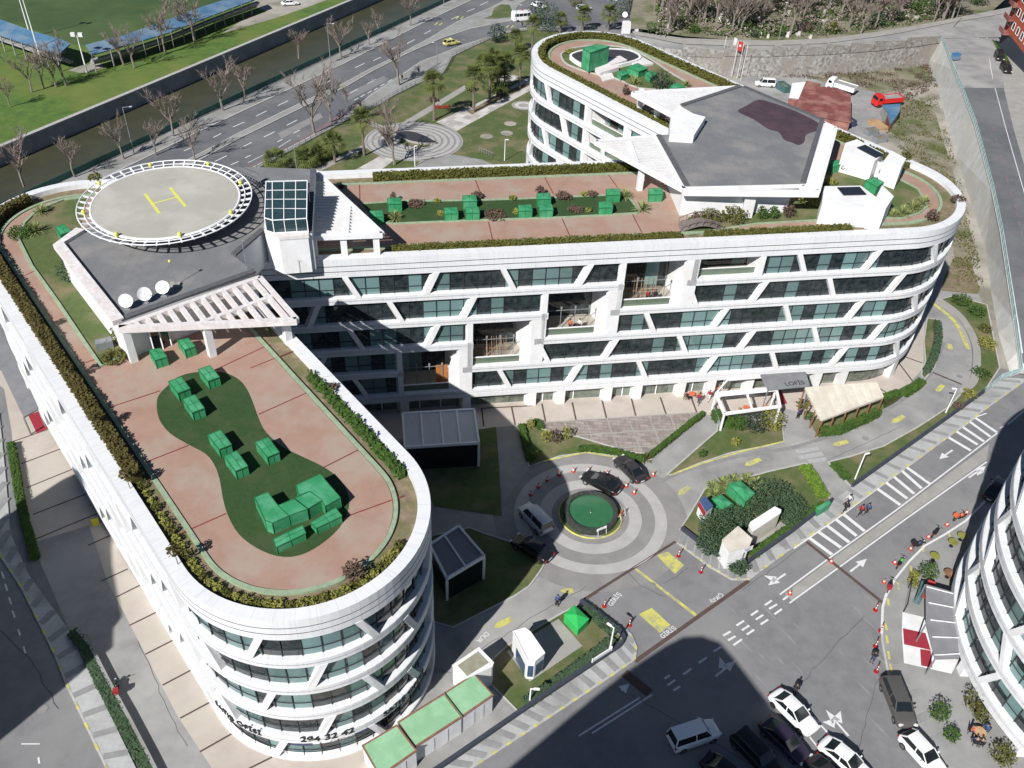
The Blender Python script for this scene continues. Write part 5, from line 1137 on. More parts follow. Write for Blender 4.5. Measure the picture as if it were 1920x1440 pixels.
# ============================================================ VEGETATION
def hedge(name, label, cat, pts, w_, h_, m, dens=60, size=.32, core=True, grp=None, jag=.12, kind=None):
    """a clipped hedge along 3-D points: dark core and a skin of leaves"""
    t = thing(name, label, cat, tuple(pts[len(pts) // 2]), 0, grp); mb = MB(); L = 0
    for a, b in zip(pts, pts[1:]):
        a, b = Vector(a), Vector(b); l = (b - a).length; d = (b - a).normalized(); n_ = Vector((-d.y, d.x, 0)); L += l
        def f():
            s_ = random.random(); q = random.random(); side = random.choice((-1, 1))
            if q < .45: x, z = random.uniform(-.5, .5) * w_, h_ * random.uniform(.9, 1.0 + jag)
            else: x, z = side * w_ * random.uniform(.42, .5 + jag * .6), h_ * random.uniform(.05, 1)
            return a.lerp(b, s_) + n_ * x + Vector((0, 0, z + noise.noise(a.lerp(b, s_) * .8) * jag * h_ * .8))
        mb.leaves(f, int(l * dens), size, 0, .2)
    o = mb.build('foliage', m, t)
    if core:
        mc = MB(); strip(mc, [Vector(p) for p in pts], w_ * .82, h_ * .9, h_ * .9); mc.build('inner_branches', M[m] if isinstance(m, str) else m, t)
    return t
def on_s(s0, s1, d, z, n=None):
    n = n or max(2, int((s1 - s0) / 2)); return [PO(lerp(s0, s1, k / n), d, z) for k in range(n + 1)]
TB_ = TERZ - .02
hedge('roof_hedge', 'long dark clipped hedge along the west parapet of the near wing', 'hedge', on_s(291, 344, 1.5, TB_), 1.05, 1.1, 'hedge_dark', 150, .28, grp='roof hedges')
hedge('roof_hedge', 'upright leafy hedge along the courtyard parapet of the near wing', 'hedge', on_s(383.5, 398.5, 1.5, TB_), .55, .6, 'greenleaf', 90, .3, jag=.7, grp='roof hedges')
hedge('roof_hedge', 'clipped hedge along the courtyard parapet of the middle wing, west part', 'hedge', on_s(15.5, 46.8, 1.5, TB_), .9, .85, 'hedge', 130, .28, grp='roof hedges')
hedge('roof_hedge', 'clipped hedge along the courtyard parapet near the footbridge, east part', 'hedge', on_s(49.5, 66.5, 1.5, TB_), .9, .85, 'hedge', 130, .28, grp='roof hedges')
hedge('roof_hedge', 'clipped hedge along the park side parapet of the middle wing', 'hedge', on_s(215.5, 252.5, 1.6, TB_), .9, .85, 'hedge', 130, .3, grp='roof hedges')
hedge('roof_hedge', 'clipped hedge round the far rounded tip of the roof', 'hedge', on_s(103, 199, 1.5, TB_), 1.0, .85, 'hedge', 110, .32, grp='roof hedges')
hedge('roof_hedge', 'short hedge along the back parapet beside the plant boxes', 'hedge', on_s(96, 102, 1.6, TB_), 1.0, .7, 'hedge', 110, .3, grp='roof hedges')
def clump(name, label, cat, c, r, h, m, n=120, size=.3, grp=None, shape='ball', stem=True, cat2=None):
    c = Vector(c); t = thing(name, label, cat, tuple(c), 0, grp); mb = MB()
    def f():
        while True:
            v = Vector((random.uniform(-1, 1), random.uniform(-1, 1), random.uniform(-1, 1)))
            if .35 < v.length < 1: break
        k = 1 + .3 * noise.noise(v * 2 + c)
        if shape == 'cone': z = (v.z + 1) / 2; return c + Vector((v.x * r * (1.05 - z), v.y * r * (1.05 - z), z * h))
        return c + Vector((v.x * r * k, v.y * r * k, h * .52 + v.z * h * .5 * k))
    mb.leaves(f, n, size); mb.build('foliage', m, t)
    if stem: mb = MB(); mb.tube([c, c + Vector((.03, 0, h * .6))], [.06, .03], 5); mb.build('stem', 'bark', t)
    return t
# low yellow shrubs at the near tip
k = 0
for q in range(34):
    s_ = 344.5 + q * .93; p = PO(s_, 1.6, TB_)
    c0 = clump('low_shrub', 'small yellow green shrub in the curved planter at the near tip', 'shrub', p, random.uniform(.34, .5), random.uniform(.4, .65), 'yellowleaf' if q % 3 else 'hedge', 110, .2, 'small shrubs in the curved planter', stem=False)
for (u, v, r, h, m, l) in [(662, 1083, .8, 1.5, 'brownleaf', 'leafless reddish shrub in the planter at the near tip'), (625, 735, .5, 1.0, 'brownleaf', 'reddish shrub on the planter by the trellis column'), (128, 525, .9, 2.2, 'conifer', 'dark bushy evergreen against the pavilion wall by the lawn'), (228, 640, .8, 2.0, 'hedge', 'dense green shrub beside the grey air conditioner'), (215, 673, 1.2, .6, 'hedge', 'low spreading green shrub at the trellis corner'), (40, 440, 1.4, .8, 'greenleaf', 'low bush on the lawn at the left picture edge'), (350, 320, 0, 0, None, None),
                           (1375, 413, 1.6, 1.5, 'hedge', 'wide green bush against the white pavilion wall'), (1330, 414, 1.4, 1.4, 'hedge', 'wide green bush at the west end of the white pavilion wall'), (1303, 416, .5, 1.3, 'brownleaf', 'reddish shrub at the pavilion corner by the footbridge'), (1427, 410, .7, 1.5, 'greenleaf', 'tall loose shrub against the pavilion wall, middle'), (1448, 409, .7, 1.5, 'greenleaf', 'tall loose shrub against the pavilion wall, right of the middle'), (1478, 407, .8, 1.6, 'brownleaf', 'brownish shrub at the east end of the pavilion wall'), (1516, 385, 1.5, 2.4, 'yellowleaf', 'big yellow green bush between pavilion and plant box'),
                           (1745, 412, .8, 1.3, 'brownleaf', 'small rust brown tree by the right parapet of the roof'), (1697, 302, .8, 1.4, 'hedge', 'round green bush at the corner of the fan plant box'), (1582, 322, .6, 1.4, 'greenleaf', 'shrub on the lawn left of the fan plant box'), (1627, 328, .5, 1.4, 'greenleaf', 'shrub against the front of the fan plant box'), (1795, 380, .9, .9, 'brownleaf', 'dry brown shrub on the parapet at the right end'), (1555, 345, .9, .7, 'yellowleaf', 'low yellow green shrub behind the white louvred strip'),
                           (895, 372, .7, .8, 'brownleaf', 'leafless purple brown shrub beside a green cover'), (1056, 371, 1.0, .6, 'brownleaf', 'long leafless purple shrub in the strip lawn'), (780, 384, 1.1, .3, 'brownleaf', 'low dark red ground cover in the strip lawn'), (928, 405, 1.4, .3, 'brownleaf', 'dark red ground cover along the lower edge of the strip lawn'), (1078, 395, .9, .45, 'brownleaf', 'dry brown ground cover right of the lower covers'), (1110, 366, .7, .4, 'brownleaf', 'red round shrub near the spiky plants'), (1095, 367, .4, .5, 'yellowleaf', 'round yellow bush beside a red one'), (961, 374, .4, .45, 'yellowleaf', 'round yellow bush alone in the strip lawn'), (820, 379, .35, .4, 'yellowleaf', 'small round yellow bush in the upper strip'), (826, 403, .4, .5, 'yellowleaf', 'round yellow bush left of the lower covers'), (968, 400, .4, .5, 'yellowleaf', 'round yellow bush left of the middle cover'), (1104, 396, .35, .4, 'yellowleaf', 'small yellow bush right of the dry cover'), (1012, 366, .5, 1.2, 'brownleaf', 'flowering shrub beside a green cover'), (738, 379, .4, 1.2, 'brownleaf', 'small red shrub over a green cover'), (640, 352, .3, .3, 'brownleaf', 'tiny shrub by the canopy'), (1236, 165, 1.6, 2.6, 'bluegreen', 'large dark clipped bush beside the green covers'), (1172, 178, .5, 1.5, 'brownleaf', 'small dry tree near the hedge of the far wing'), (1068, 100, .8, .6, 'yellowleaf', 'small rusty bush at the far end of the roof lawn'), (180, 340, .9, 1.0, 'hedge', 'bush at the parapet behind the helipad')]:
    if m: clump('shrub', l, 'shrub', zp(u, v, T), r, h, m, int(160 + r * r * 130), .26)
for i, (u, v) in enumerate([(112, 604), (176, 691), (230, 783), (291, 890), (382, 1026)]):
    q = zp(u, v, T) + Vector((SX, SY, 0)) * (2.0 / math.tan(SUN_EL)); t = clump('standard_tree', 'small lollipop tree rising from the dark west hedge, number %s from the far end' % ('first', 'second', 'third', 'fourth', 'fifth')[i], 'tree', q + Vector((0, 0, 1.5)), .5, 1.0, 'hedge_dark', 130, .24, 'small trees in the west hedge', stem=False); mb = MB(); mb.tube([q, q + Vector((0, 0, 1.9))], .035, 5); mb.build('stem', 'bark', t)
def spiky(name, label, c, r, m='yucca', n=70):
    c = Vector(c); t = thing(name, label, 'spiky plant', tuple(c), 0, 'spiky striped plants'); mb = MB()
    for _ in range(n):
        a = random.uniform(0, 6.283); e = random.uniform(.1, 1.4); d = Vector((math.cos(a) * math.cos(e), math.sin(a) * math.cos(e), math.sin(e))); p = Vector((-math.sin(a), math.cos(a), 0)) * .045
        m1 = c + d * r * .6; m2 = c + d * r + Vector((0, 0, -.25 * r * math.cos(e)))
        mb.face((c - p * .5, c + p * .5, m1 + p, m1 - p)); mb.face((m1 - p, m1 + p, m2))
    mb.build('leaf_rosette', m, t); mb = MB(); mb.tube([c, c + Vector((0, 0, .2))], .1, 6); mb.build('stem', 'palmbark', t)
for (u, v, r, l) in [(78, 400, 1.4, 'spiky plant on the lawn far left, upper one'), (68, 436, 1.5, 'spiky plant on the lawn far left, lower one'), (740, 412, 1.3, 'spiky plant by the edge of the canopy shadow'), (1170, 370, 1.4, 'spiky plant beside a green cover at the lawn end'), (1203, 395, 1.5, 'spiky plant at the tip of the strip lawn'), (1188, 160, 1.7, 'spiky plant beside the green covers of the far wing'), (1285, 163, 1.2, 'spiky plant behind the north canopy'), (1690, 402, 1.4, 'spiky plant in the roof lawn, nearest the path'), (1712, 392, 1.4, 'spiky plant in the roof lawn beside its twin'), (1730, 382, 1.3, 'spiky plant in the roof lawn at the right end'), (1672, 405, 1.1, 'spiky plant close to the white screen wall')]:
    spiky('spiky_plant', l, zp(u, v, T), r)
# trees ----------------------------------------------------
def bare_tree_mesh(seed, h=9.0, spread=.5, lv=4, trunk_h=.3):
    rnd = random.Random(seed); tr, br = MB(), MB()
    def grow(p, d, l, r, k):
        q = p + d * l; mb = tr if k == 0 else br
        if k < 3: 
            mid = p.lerp(q, .5) + Vector((rnd.uniform(-1, 1), rnd.uniform(-1, 1), 0)) * l * .06
            mb.tube([p, mid, q], [r, r * .85, r * .7], 5 if k == 0 else 3, cap=False)
        else:
            s_ = d.cross(Vector((rnd.uniform(-1, 1), rnd.uniform(-1, 1), .3))).normalized() * max(r, .022); mb.face((p - s_, p + s_, q))
        if k >= lv: return
        for _ in range(5 if k == 0 else (4 if k < 3 else 9)):
            a = rnd.uniform(0, 6.283); t_ = rnd.uniform(.35, 1) if k else rnd.uniform(.55, 1); e = Vector((math.cos(a), math.sin(a), rnd.uniform(-.1, .5))) * spread
            grow(p.lerp(q, t_), (d * .75 + e + Vector((0, 0, .12))).normalized(), l * rnd.uniform(.5, .75) * (1.35 if k == 0 else 1), r * .5, k + 1)
    grow(Vector((0, 0, 0)), Vector((rnd.uniform(-.06, .06), rnd.uniform(-.06, .06), 1)), h * trunk_h, h * .018, 0)
    return tr, br
TREES = {}
def bare_tree(kind, loc, sc_, label, grp, rz=None, m='twig'):
    sc_ *= 1.35
    rz = random.uniform(0, 6.28) if rz is None else rz
    if kind not in TREES:
        tr, br = bare_tree_mesh(kind); t = thing('bare_tree', label, 'tree', tuple(loc), rz, grp); tr.build('trunk', 'bark', t, local=True); br.build('crown', m, t, local=True); t.scale = (sc_,) * 3; TREES[kind] = t; return t
    return copy_thing(TREES[kind], tuple(loc), rz, label, grp, sc_)
for i, (u, v, s_, l) in enumerate([(45, 350, 1.0, 'bare brown tree at the left edge beside the canal, nearest the building'), (140, 332, .85, 'bare tree on the canal side at the left, just above the white roof end'), (232, 298, .9, 'thin leaning bare tree left of the banner lamp post'), (325, 255, 1.1, 'pale barked bare tree overhanging the canal'), (418, 207, 1.1, 'round crowned tree with brown leaves overhanging the canal'), (460, 185, .9, 'thin bare tree just right of the brown leaved one by the canal'), (292, 290, .8, 'low bare tree behind the helipad'), (365, 300, .9, 'bare tree standing at the median behind the helipad'), (589, 250, 1.5, 'tall pale bare tree between the carriageway and the park lawn'), (620, 228, 1.1, 'dark thin bare tree beside the tall pale one'), (748, 160, 1.3, 'dark bare tree on the pavement by the parked motorcycle'), (769, 48, .9, 'bare tree on the canal pavement by the railing, upper one'), (709, 62, .6, 'small bare tree on the canal pavement'), (692, 85, .7, 'small bare sapling by the canal railing'), (740, 308, 1.2, 'tall thin bare tree at the round plaza'), (725, 255, .9, 'bushy bare tree on the lawn behind the round plaza'), (652, 200, .5, 'small bare tree by the park fence'), (20, 200, .7, 'bare tree at the far left edge on the meadow'), (560, 110, .9, 'bare tree beyond the boulevard on the canal bank'), (640, 108, 1.0, 'bare tree by the second banner lamp post')]):
    bare_tree([11, 12, 13, 14][i % 4], gp(u, v, .1), s_, l, 'bare trees along the boulevard')
for i, (u, v, s_) in enumerate([(82, 160), (105, 165), (122, 162), (252, 127), (310, 100), (365, 78), (232, 120), (160, 158), (38, 175), (395, 60)] and [(82, 165, .9), (105, 163, .9), (124, 160, 1.2), (252, 127, 1.0), (310, 100, 1.2), (365, 78, 1.3), (232, 122, 1.0), (60, 172, 1.0), (300, 88, .9), (345, 70, 1.0)]):
    bare_tree([11, 12, 13, 14][i % 4], gp(u, v, .1), s_, ['bare tree on the meadow left of the stand corner', 'bare tree on the meadow in front of the left stand', 'tall bare tree on the meadow by the left stand corner', 'bare tree on the meadow below the shaded stand', 'tall bare tree in front of the shaded stand, middle', 'tall dark bare tree in front of the shaded stand, right', 'thin bare tree beside the stand shadow', 'bare tree at the left on the meadow path', 'thin bare tree right of the stand corner', 'thin bare tree before the long blue roof'][i], 'bare trees on the meadow')
rnd = random.Random(5)
for i in range(120):   # cemetery grove
    u = rnd.uniform(1225, 1790); v = rnd.uniform(-75, 66 - max(0, (u - 1600) * .12)); p = gp(u, v, 5.8)
    bare_tree([21, 22, 23][i % 3], p, rnd.uniform(.8, 1.7), 'bare grey brown tree among the pale stones of the wooded hill', 'bare trees of the wooded hillside', m='twig')
for i in range(46): 
    u = rnd.uniform(1225, 1760); v = rnd.uniform(10, 72 - max(0, (u - 1560) * .14)); p = gp(u, v, 5.8); t = thing('gravestone', 'pale upright stone among the bare trees of the hillside', 'gravestone', tuple(p), rnd.uniform(-.6, .6), 'pale stones on the wooded hillside'); s_ = rnd.uniform(.45, .95)
    mb = MB(); mb.box((0, 0, .25 * s_), (1.0 * s_, 2.0 * s_, .5 * s_)); mb.build('base', 'marble', t, local=True); mb = MB(); mb.prism([(-.4 * s_, -.9 * s_), (.4 * s_, -.9 * s_), (.4 * s_, -.75 * s_), (-.4 * s_, -.75 * s_)], .3, 1.6 * s_); mb.build('headstone', 'marble', t, local=True)
for i, (u, v, r, h, m) in enumerate([(1160, 35, 3.2, 9, 'conifer'), (1180, 20, 2.5, 8, 'conifer'), (1025, 60, 3.4, 7.5, 'conifer'), (1010, 45, 2.8, 6.5, 'bluegreen'), (931, 80, 2.2, 4.6, 'bluegreen'), (1395, 60, 1.6, 3, 'greenleaf'), (1460, 68, 1.5, 3, 'greenleaf'), (1640, 50, 2.2, 4.0, 'conifer'), (1760, 20, 3, 6, 'conifer'), (1725, 28, 2.6, 4, 'greenleaf'), (1830, 10, 3, 6, 'greenleaf'), (1560, 62, 1.8, 2.6, 'hedge'), (1300, 62, 1.4, 2.4, 'greenleaf'), (1220, 60, 1.4, 2.6, 'greenleaf'), (912, 168, 1.3, 2.3, 'conifer'), (880, 172, 1.0, 2.2, 'palmleaf'), (812, 190, 1.0, 1.0, 'brownleaf'), (1510, 60, 1.6, 2.6, 'brownleaf'), (1680, 40, 1.6, 3, 'conifer'), (1415, 70, 1.2, 2.2, 'conifer'), (1080, 12, 2.4, 3, 'hedge'), (600, 290, 1.4, 2.5, 'bluegreen'), (565, 300, 1.3, 2.0, 'palmleaf')]):
    e = 5.8 if u > 1200 else 0
    clump('leafy_tree' if h > 3.5 else 'bush', ['tall dark cypress by the junction lamp', 'dark evergreen behind the cypress', 'wide dark evergreen at the pool end of the roof', 'dark evergreen left of the wide one, beside the minibus', 'round dark tree on the lawn corner by the minibus', 'green bush left of the stones by the upper road', 'green bush by the tall lamp of the upper road', 'dark evergreen in the wood near the stone wall', 'dark evergreen near the apartment block', 'green bush near the road sign at the top right', 'green bush behind the red building', 'yellow green bush by the upper road', 'green bush at the west end of the wood', 'green bush by the small white arch', 'dark bush under the palms', 'small palm like bush under the palm group', 'brown bush at the foot of the tall palm', 'brown bush beside the upper road', 'dark evergreen among the bare trees on the right', 'small dark conifer at the upper road', 'hedge like bush on the far side of the junction', 'grey green bush behind the skylight roof', 'yellow green bush behind the skylight roof'][i], 'tree' if h > 3.5 else 'bush', gp(u, v, e), r, h, m, int(260 * r), .42 if h > 3 else .34)
# palms
def palm_mesh(seed, h, fr_n=34, fl=1.9):
    rnd = random.Random(seed); tr, cr = MB(), MB()
    tr.tube([(0, 0, 0), (.05, 0, h * .5), (.0, .03, h)], [.30, .22, .24], 8); top = Vector((0, 0, h))
    for _ in range(fr_n):
        a = rnd.uniform(0, 6.283); e = rnd.uniform(-.75, 1.35); d = Vector((math.cos(a) * math.cos(e), math.sin(a) * math.cos(e), math.sin(e))); side = Vector((-math.sin(a), math.cos(a), 0)); L_ = fl * rnd.uniform(.8, 1.1)
        b = top + d * L_ * .5; nrm = side.cross(d)
        cr.face((top - side * .03, top + side * .03, b + side * .03, b - side * .03))
        for k in range(9):
            w_ = (k - 4) / 4 * 1.15; dd = (d * math.cos(w_) + side * math.sin(w_)).normalized(); tip = b + dd * L_ * .62 + Vector((0, 0, -.22 * L_ * (1 - abs(e) * .3))); sd = dd.cross(nrm).normalized() * .085; cr.face((b, b + dd * L_ * .35 + sd, tip, b + dd * L_ * .35 - sd))
    return tr, cr
PALM = {}
def palm(loc, s_, label, kind=1, grp='palms in the park'):
    if kind not in PALM:
        tr, cr = palm_mesh(kind, {1: 7.6, 2: 4.4, 3: 1.8}[kind], 46, 2.5); t = thing('palm_tree', label, 'palm', tuple(loc), random.uniform(0, 6), grp); tr.build('trunk', 'palmbark', t, local=True); cr.build('crown', 'palmleaf', t, local=True)
        sk = MB(); h = {1: 7.6, 2: 4.4, 3: 1.8}[kind]
        for _ in range(46): a = random.uniform(0, 6.28); z = random.uniform(h - 1.5, h - .1); p0 = Vector((math.cos(a) * .26, math.sin(a) * .26, z)); s__ = Vector((-math.sin(a), math.cos(a), 0)) * .1; sk.face((p0 - s__, p0 + s__, p0 + Vector((math.cos(a) * .25, math.sin(a) * .25, -.7))))
        if kind != 3: sk.build('dead_fronds', 'brownleaf', t, local=True)
        t.scale = (s_,) * 3; PALM[kind] = t; return
    copy_thing(PALM[kind], tuple(loc), random.uniform(0, 6), label, grp, s_)
for (u, v, s_, k_, l) in [(814, 226, 1.05, 1, 'tall palm with pale trunk standing alone beside the white path'), (888, 210, 1.0, 1, 'palm at the left end of the soil bed by the checker walk'), (918, 186, 1.0, 1, 'second palm in the soil bed, behind the first'), (932, 178, .9, 1, 'palm in the middle of the dense palm group'), (946, 168, .85, 1, 'palm at the back of the dense palm group'), (974, 166, 1.0, 1, 'palm at the right end of the soil bed'), (997, 98, .9, 1, 'tall palm beside the rounded far tip of the roof'), (683, 292, .95, 1, 'palm left of the round plaza'), (966, 95, .8, 2, 'short palm with brown skirt on the lawn near the roundabout road'), (925, 140, .9, 2, 'short palm behind the dense palm group'), (905, 150, .9, 2, 'short palm left of the dense group'), (628, 305, .9, 2, 'short palm behind the hedge of the middle wing'), (575, 313, 1.0, 3, 'trunkless palm behind the skylight tower'), (520, 318, 1.0, 3, 'trunkless palm behind the grey roof'), (600, 300, .9, 3, 'trunkless palm left of the short palm'), (1092, 58, 1.0, 2, 'short palm behind the far tip, left of its twin'), (1140, 57, 1.0, 2, 'short palm behind the far tip near the white fountain'), (1214, 78, .9, 3, 'small palm beside the small white arch'), (1050, 62, .8, 2, 'short palm close to the wide dark evergreen'), (935, 172, 1.3, 3, 'low palm under the dense group')]:
    palm(gp(u, v), s_, l, k_)
mb = MB(); p = gp(829, 202); mb.leaves(lambda: p + Vector((random.uniform(-1.6, 1.6), random.uniform(-.8, .8), random.uniform(.05, .35))), 260, .3); tag(mb.build('flower_bed', 'redflower'), 'patch of bright red flowers on the lawn beside the white path', 'flower bed', kind='stuff')
# courtyard hedges and bushes
def H(label, pts, w_, h_, m='greenleaf', dens=90, size=.24, e=.05): return hedge('hedge', label, 'hedge', gps(pts, e), w_, h_, m, dens, size)
H('clipped hedge curving along the roundabout edge below the brown tiles', [(1085, 846), (1100, 844), (1130, 847), (1160, 852), (1185, 860), (1207, 865)], .8, .55)
H('narrow clipped hedge on the left edge of the small lawn', [(977, 800), (982, 822), (987, 845), (993, 866)], .7, .55)
H('long thin hedge between brown tiles and grey path', [(1217, 858), (1250, 832), (1285, 803), (1312, 783), (1318, 777)], .6, .5)
H('short hedge at the north corner of the small lawn', [(998, 795), (1008, 793), (1014, 806)], .7, .5)
H('thick clipped hedge in front of the white cafe frame, left part', [(1340, 778), (1346, 790), (1362, 798), (1390, 800)], 1.2, 1.1)
H('thick hedge on the inner side of the ramp road', [(1755, 608), (1758, 635), (1752, 665), (1742, 688), (1735, 700)], .9, .8, 'conifer')
H('hedge below the striped canvas pavilion', [(1538, 815), (1570, 812), (1610, 795), (1645, 778)], 1.0, 1.0)
H('hedge along the paved curve, near part', [(1692, 742), (1710, 732), (1728, 716)], 1.1, .5); H('hedge along the paved curve, beside the canvas pavilion', [(1655, 748), (1672, 742), (1685, 738)], .9, .5)
H('bright green hedge on the right side of the container lawn', [(1507, 877), (1520, 895), (1535, 920), (1543, 935)], 1.3, .55, mat('bright_hedge', (.13, .22, .02), (.07, .13, .012), 2, .9), 120)
H('bright green hedge at the corner where the garden path leaves', [(1562, 872), (1575, 885), (1588, 900)], 1.0, .45)
H('low ragged planting along the black wall of the kiosk lawn', [(1150, 1200), (1120, 1225), (1070, 1262), (1020, 1298), (985, 1322)], 1.0, .4, 'conifer', 60)
H('hedge along the gate side of the kiosk lawn', [(1095, 1143), (1125, 1166), (1155, 1190)], 1.0, .6, 'conifer')
H('thin planting along the south edge of the container lawn', [(1545, 955 - 8), (1500, 985 - 8), (1450, 1022 - 8), (1410, 1050 - 6)], .9, .35, 'greenleaf', 60)
H('dark hedge strip between the west paving and the shaded street', [(22, 835), (30, 880), (38, 930), (50, 985), (68, 1050)], .8, .6, 'greenleaf')
H('long dark planter hedge beside the west service lane', [(137, 1188), (160, 1215), (190, 1280), (225, 1345), (262, 1415), (300, 1490)], .9, .5, 'conifer')
for (u, v, r, h, m, sh, l) in [(1022, 828, .7, 2.0, 'yellowleaf', 'ball', 'upright golden conifer left of the brown tiles'), (1062, 822, .6, 1.9, 'yellowleaf', 'ball', 'golden conifer at the brown tiles'), (995, 803, .5, 1.6, 'yellowleaf', 'ball', 'small golden conifer at the tip of the lawn'), (1040, 828, .8, 1.8, 'brownleaf', 'ball', 'reddish bush between two golden conifers'), (1003, 856, .5, .9, 'yellowleaf', 'ball', 'small yellow bush in the lawn corner'), (1412, 806, 1.5, 2.6, 'bluegreen', 'ball', 'round blue grey bush beside the white cafe frame'), (1444, 800, 1.6, 2.4, 'yellowleaf', 'ball', 'big yellow green bush right of the blue grey one'), (1382, 800, 1.4, 1.8, 'greenleaf', 'ball', 'green bush left of the blue grey one'), (1377, 833, .6, .9, 'yellowleaf', 'ball', 'small yellow bush on the triangular lawn'), (1316, 855, .5, .8, 'greenleaf', 'ball', 'small green bush at the lawn tip'), (1504, 765, .9, 1.3, 'hedge', 'ball', 'bush at the left of the canvas pavilion'), (1515, 785, .7, 1.0, 'greenleaf', 'ball', 'bush at the left foot of the canvas pavilion'),
                            (1830, 590, 1.4, 1.4, 'greenleaf', 'ball', 'bush in the garden strip outside the ramp, upper'), (1848, 650, 1.3, 1.3, 'yellowleaf', 'ball', 'yellow bush in the garden strip outside the ramp'), (1838, 705, 1.3, 1.1, 'greenleaf', 'ball', 'bush near the end of the turquoise railing'), (1815, 745, 1.0, 1.2, 'yellowleaf', 'ball', 'yellow bush left of the railing end'), (1800, 568, 1.6, 1.2, 'greenleaf', 'ball', 'bush at the far end of the ramp'), (1845, 620, 1.0, 1.0, 'hedge', 'ball', 'bush beside the long retaining wall'), (1795, 765, .7, .8, 'brownleaf', 'ball', 'red leaved bush near the white lamp on the verge'),
                            (1330, 1058 - 10, 1.9, 2.6, 'conifer', 'ball', 'x')]:
    if l != 'x': clump('bush', l, 'bush', gp(u, v, .05), r, h, m, int(170 * r * r + 90), .24, shape=sh)
for i, (u, v, r, h) in enumerate([(1345, 985, 2.6, 3.2), (1378, 972, 2.3, 2.6), (1425, 945, 2.0, 3.0), (1445, 925, 2.6, 3.2), (1475, 945, 2.4, 3.0), (1330, 1015, 1.9, 3.2), (1355, 1025, 1.9, 2.8), (1436, 958, 1.6, 2.4), (1478, 965, 1.4, 2.2), (1382, 1058, 1.3, 2.2)]):
    clump('juniper_bush', ['dense dark juniper left of the white sheds, middle', 'dense juniper behind the peaked white shed', 'dense juniper above the white wall panel', 'dense juniper at the top of the container lawn', 'dense juniper right of the white wall panel', 'dense juniper at the gate corner', 'dense juniper at the foot of the peaked shed', 'dense juniper right behind the left end of the wall panel', 'small juniper at the right end of the panel', 'small juniper at the street sign'][i], 'bush', gp(u, v + 10, .05), r * .9, h * .55, 'conifer', int(640 * r), .2, 'dense junipers round the white sheds')
for i, (u, v) in enumerate([(1335, 915), (1352, 908), (1400, 900), (1418, 908), (1340, 930), (1385, 915), (1428, 922), (1373, 902)]): spiky('spiky_plant', 'long leaved spiky plant round the green covers of the container lawn', gp(u, v, .05), 1.2, n=60)
spiky('spiky_plant', 'spiky plant at the corner of the grey path by the parked grey car', gp(1210, 862, .05), 1.1, 'hedge')
# right forecourt plants
for (u, v, r, h, m, l) in [(1757, 1345, .95, 1.9, 'greenleaf', 'round clipped tree alone on the right forecourt'), (1781, 1385, .7, 1.3, 'greenleaf', 'small bush below the round clipped tree'), (1735, 1082, 1.0, 2.0, 'greenleaf', 'dense green bush above the red white awning terrace'), (1818, 1325, .9, 2.2, 'hedge', 'leafy bush against the curved tower wall'), (1835, 1350, .7, 1.6, 'hedge', 'leafy bush between the tower wall and the cafe table'), (1875, 1425, 1.1, 1.6, 'hedge', 'bush at the bottom right corner by the tower'), (1710, 1098, .6, 1.0, 'yellowleaf', 'small yellow bush left of the dense one'), (1712, 1083, .5, .9, 'yellowleaf', 'yellow potted bush at the terrace corner')]:
    clump('bush', l, 'bush', gp(u, v, .12), r, h, m, int(260 * r * r + 120), .2)
# ============================================================ VEHICLES
def loft(mb, rings, mi=0, close_ends=True, smooth=True):
    for A_, B_2 in zip(rings, rings[1:]):
        n = len(A_)
        for k in range(n): mb.face((A_[k], A_[(k + 1) % n], B_2[(k + 1) % n], B_2[k])[::-1], mi, smooth=smooth)
    if close_ends: mb.face(rings[0], mi); mb.face(rings[-1][::-1], mi)
STY = {  # length, width, height, belt, hood end, screen top, roof end, boot start, bonnet height
 'sedan': (4.65, 1.80, 1.44, .93, 1.10, .30, -.95, -1.80, .86),
 'hatch': (4.2, 1.78, 1.48, .94, 1.0, .32, -1.40, -1.98, .90),
 'estate': (4.85, 1.88, 1.62, 1.0, 1.15, .55, -2.0, -2.32, .95),
 'suv': (4.5, 1.85, 1.68, 1.05, 1.05, .50, -1.75, -2.12, 1.02),
 'van': (4.5, 1.85, 1.85, 1.05, 1.25, .70, -2.05, -2.2, 1.0)}
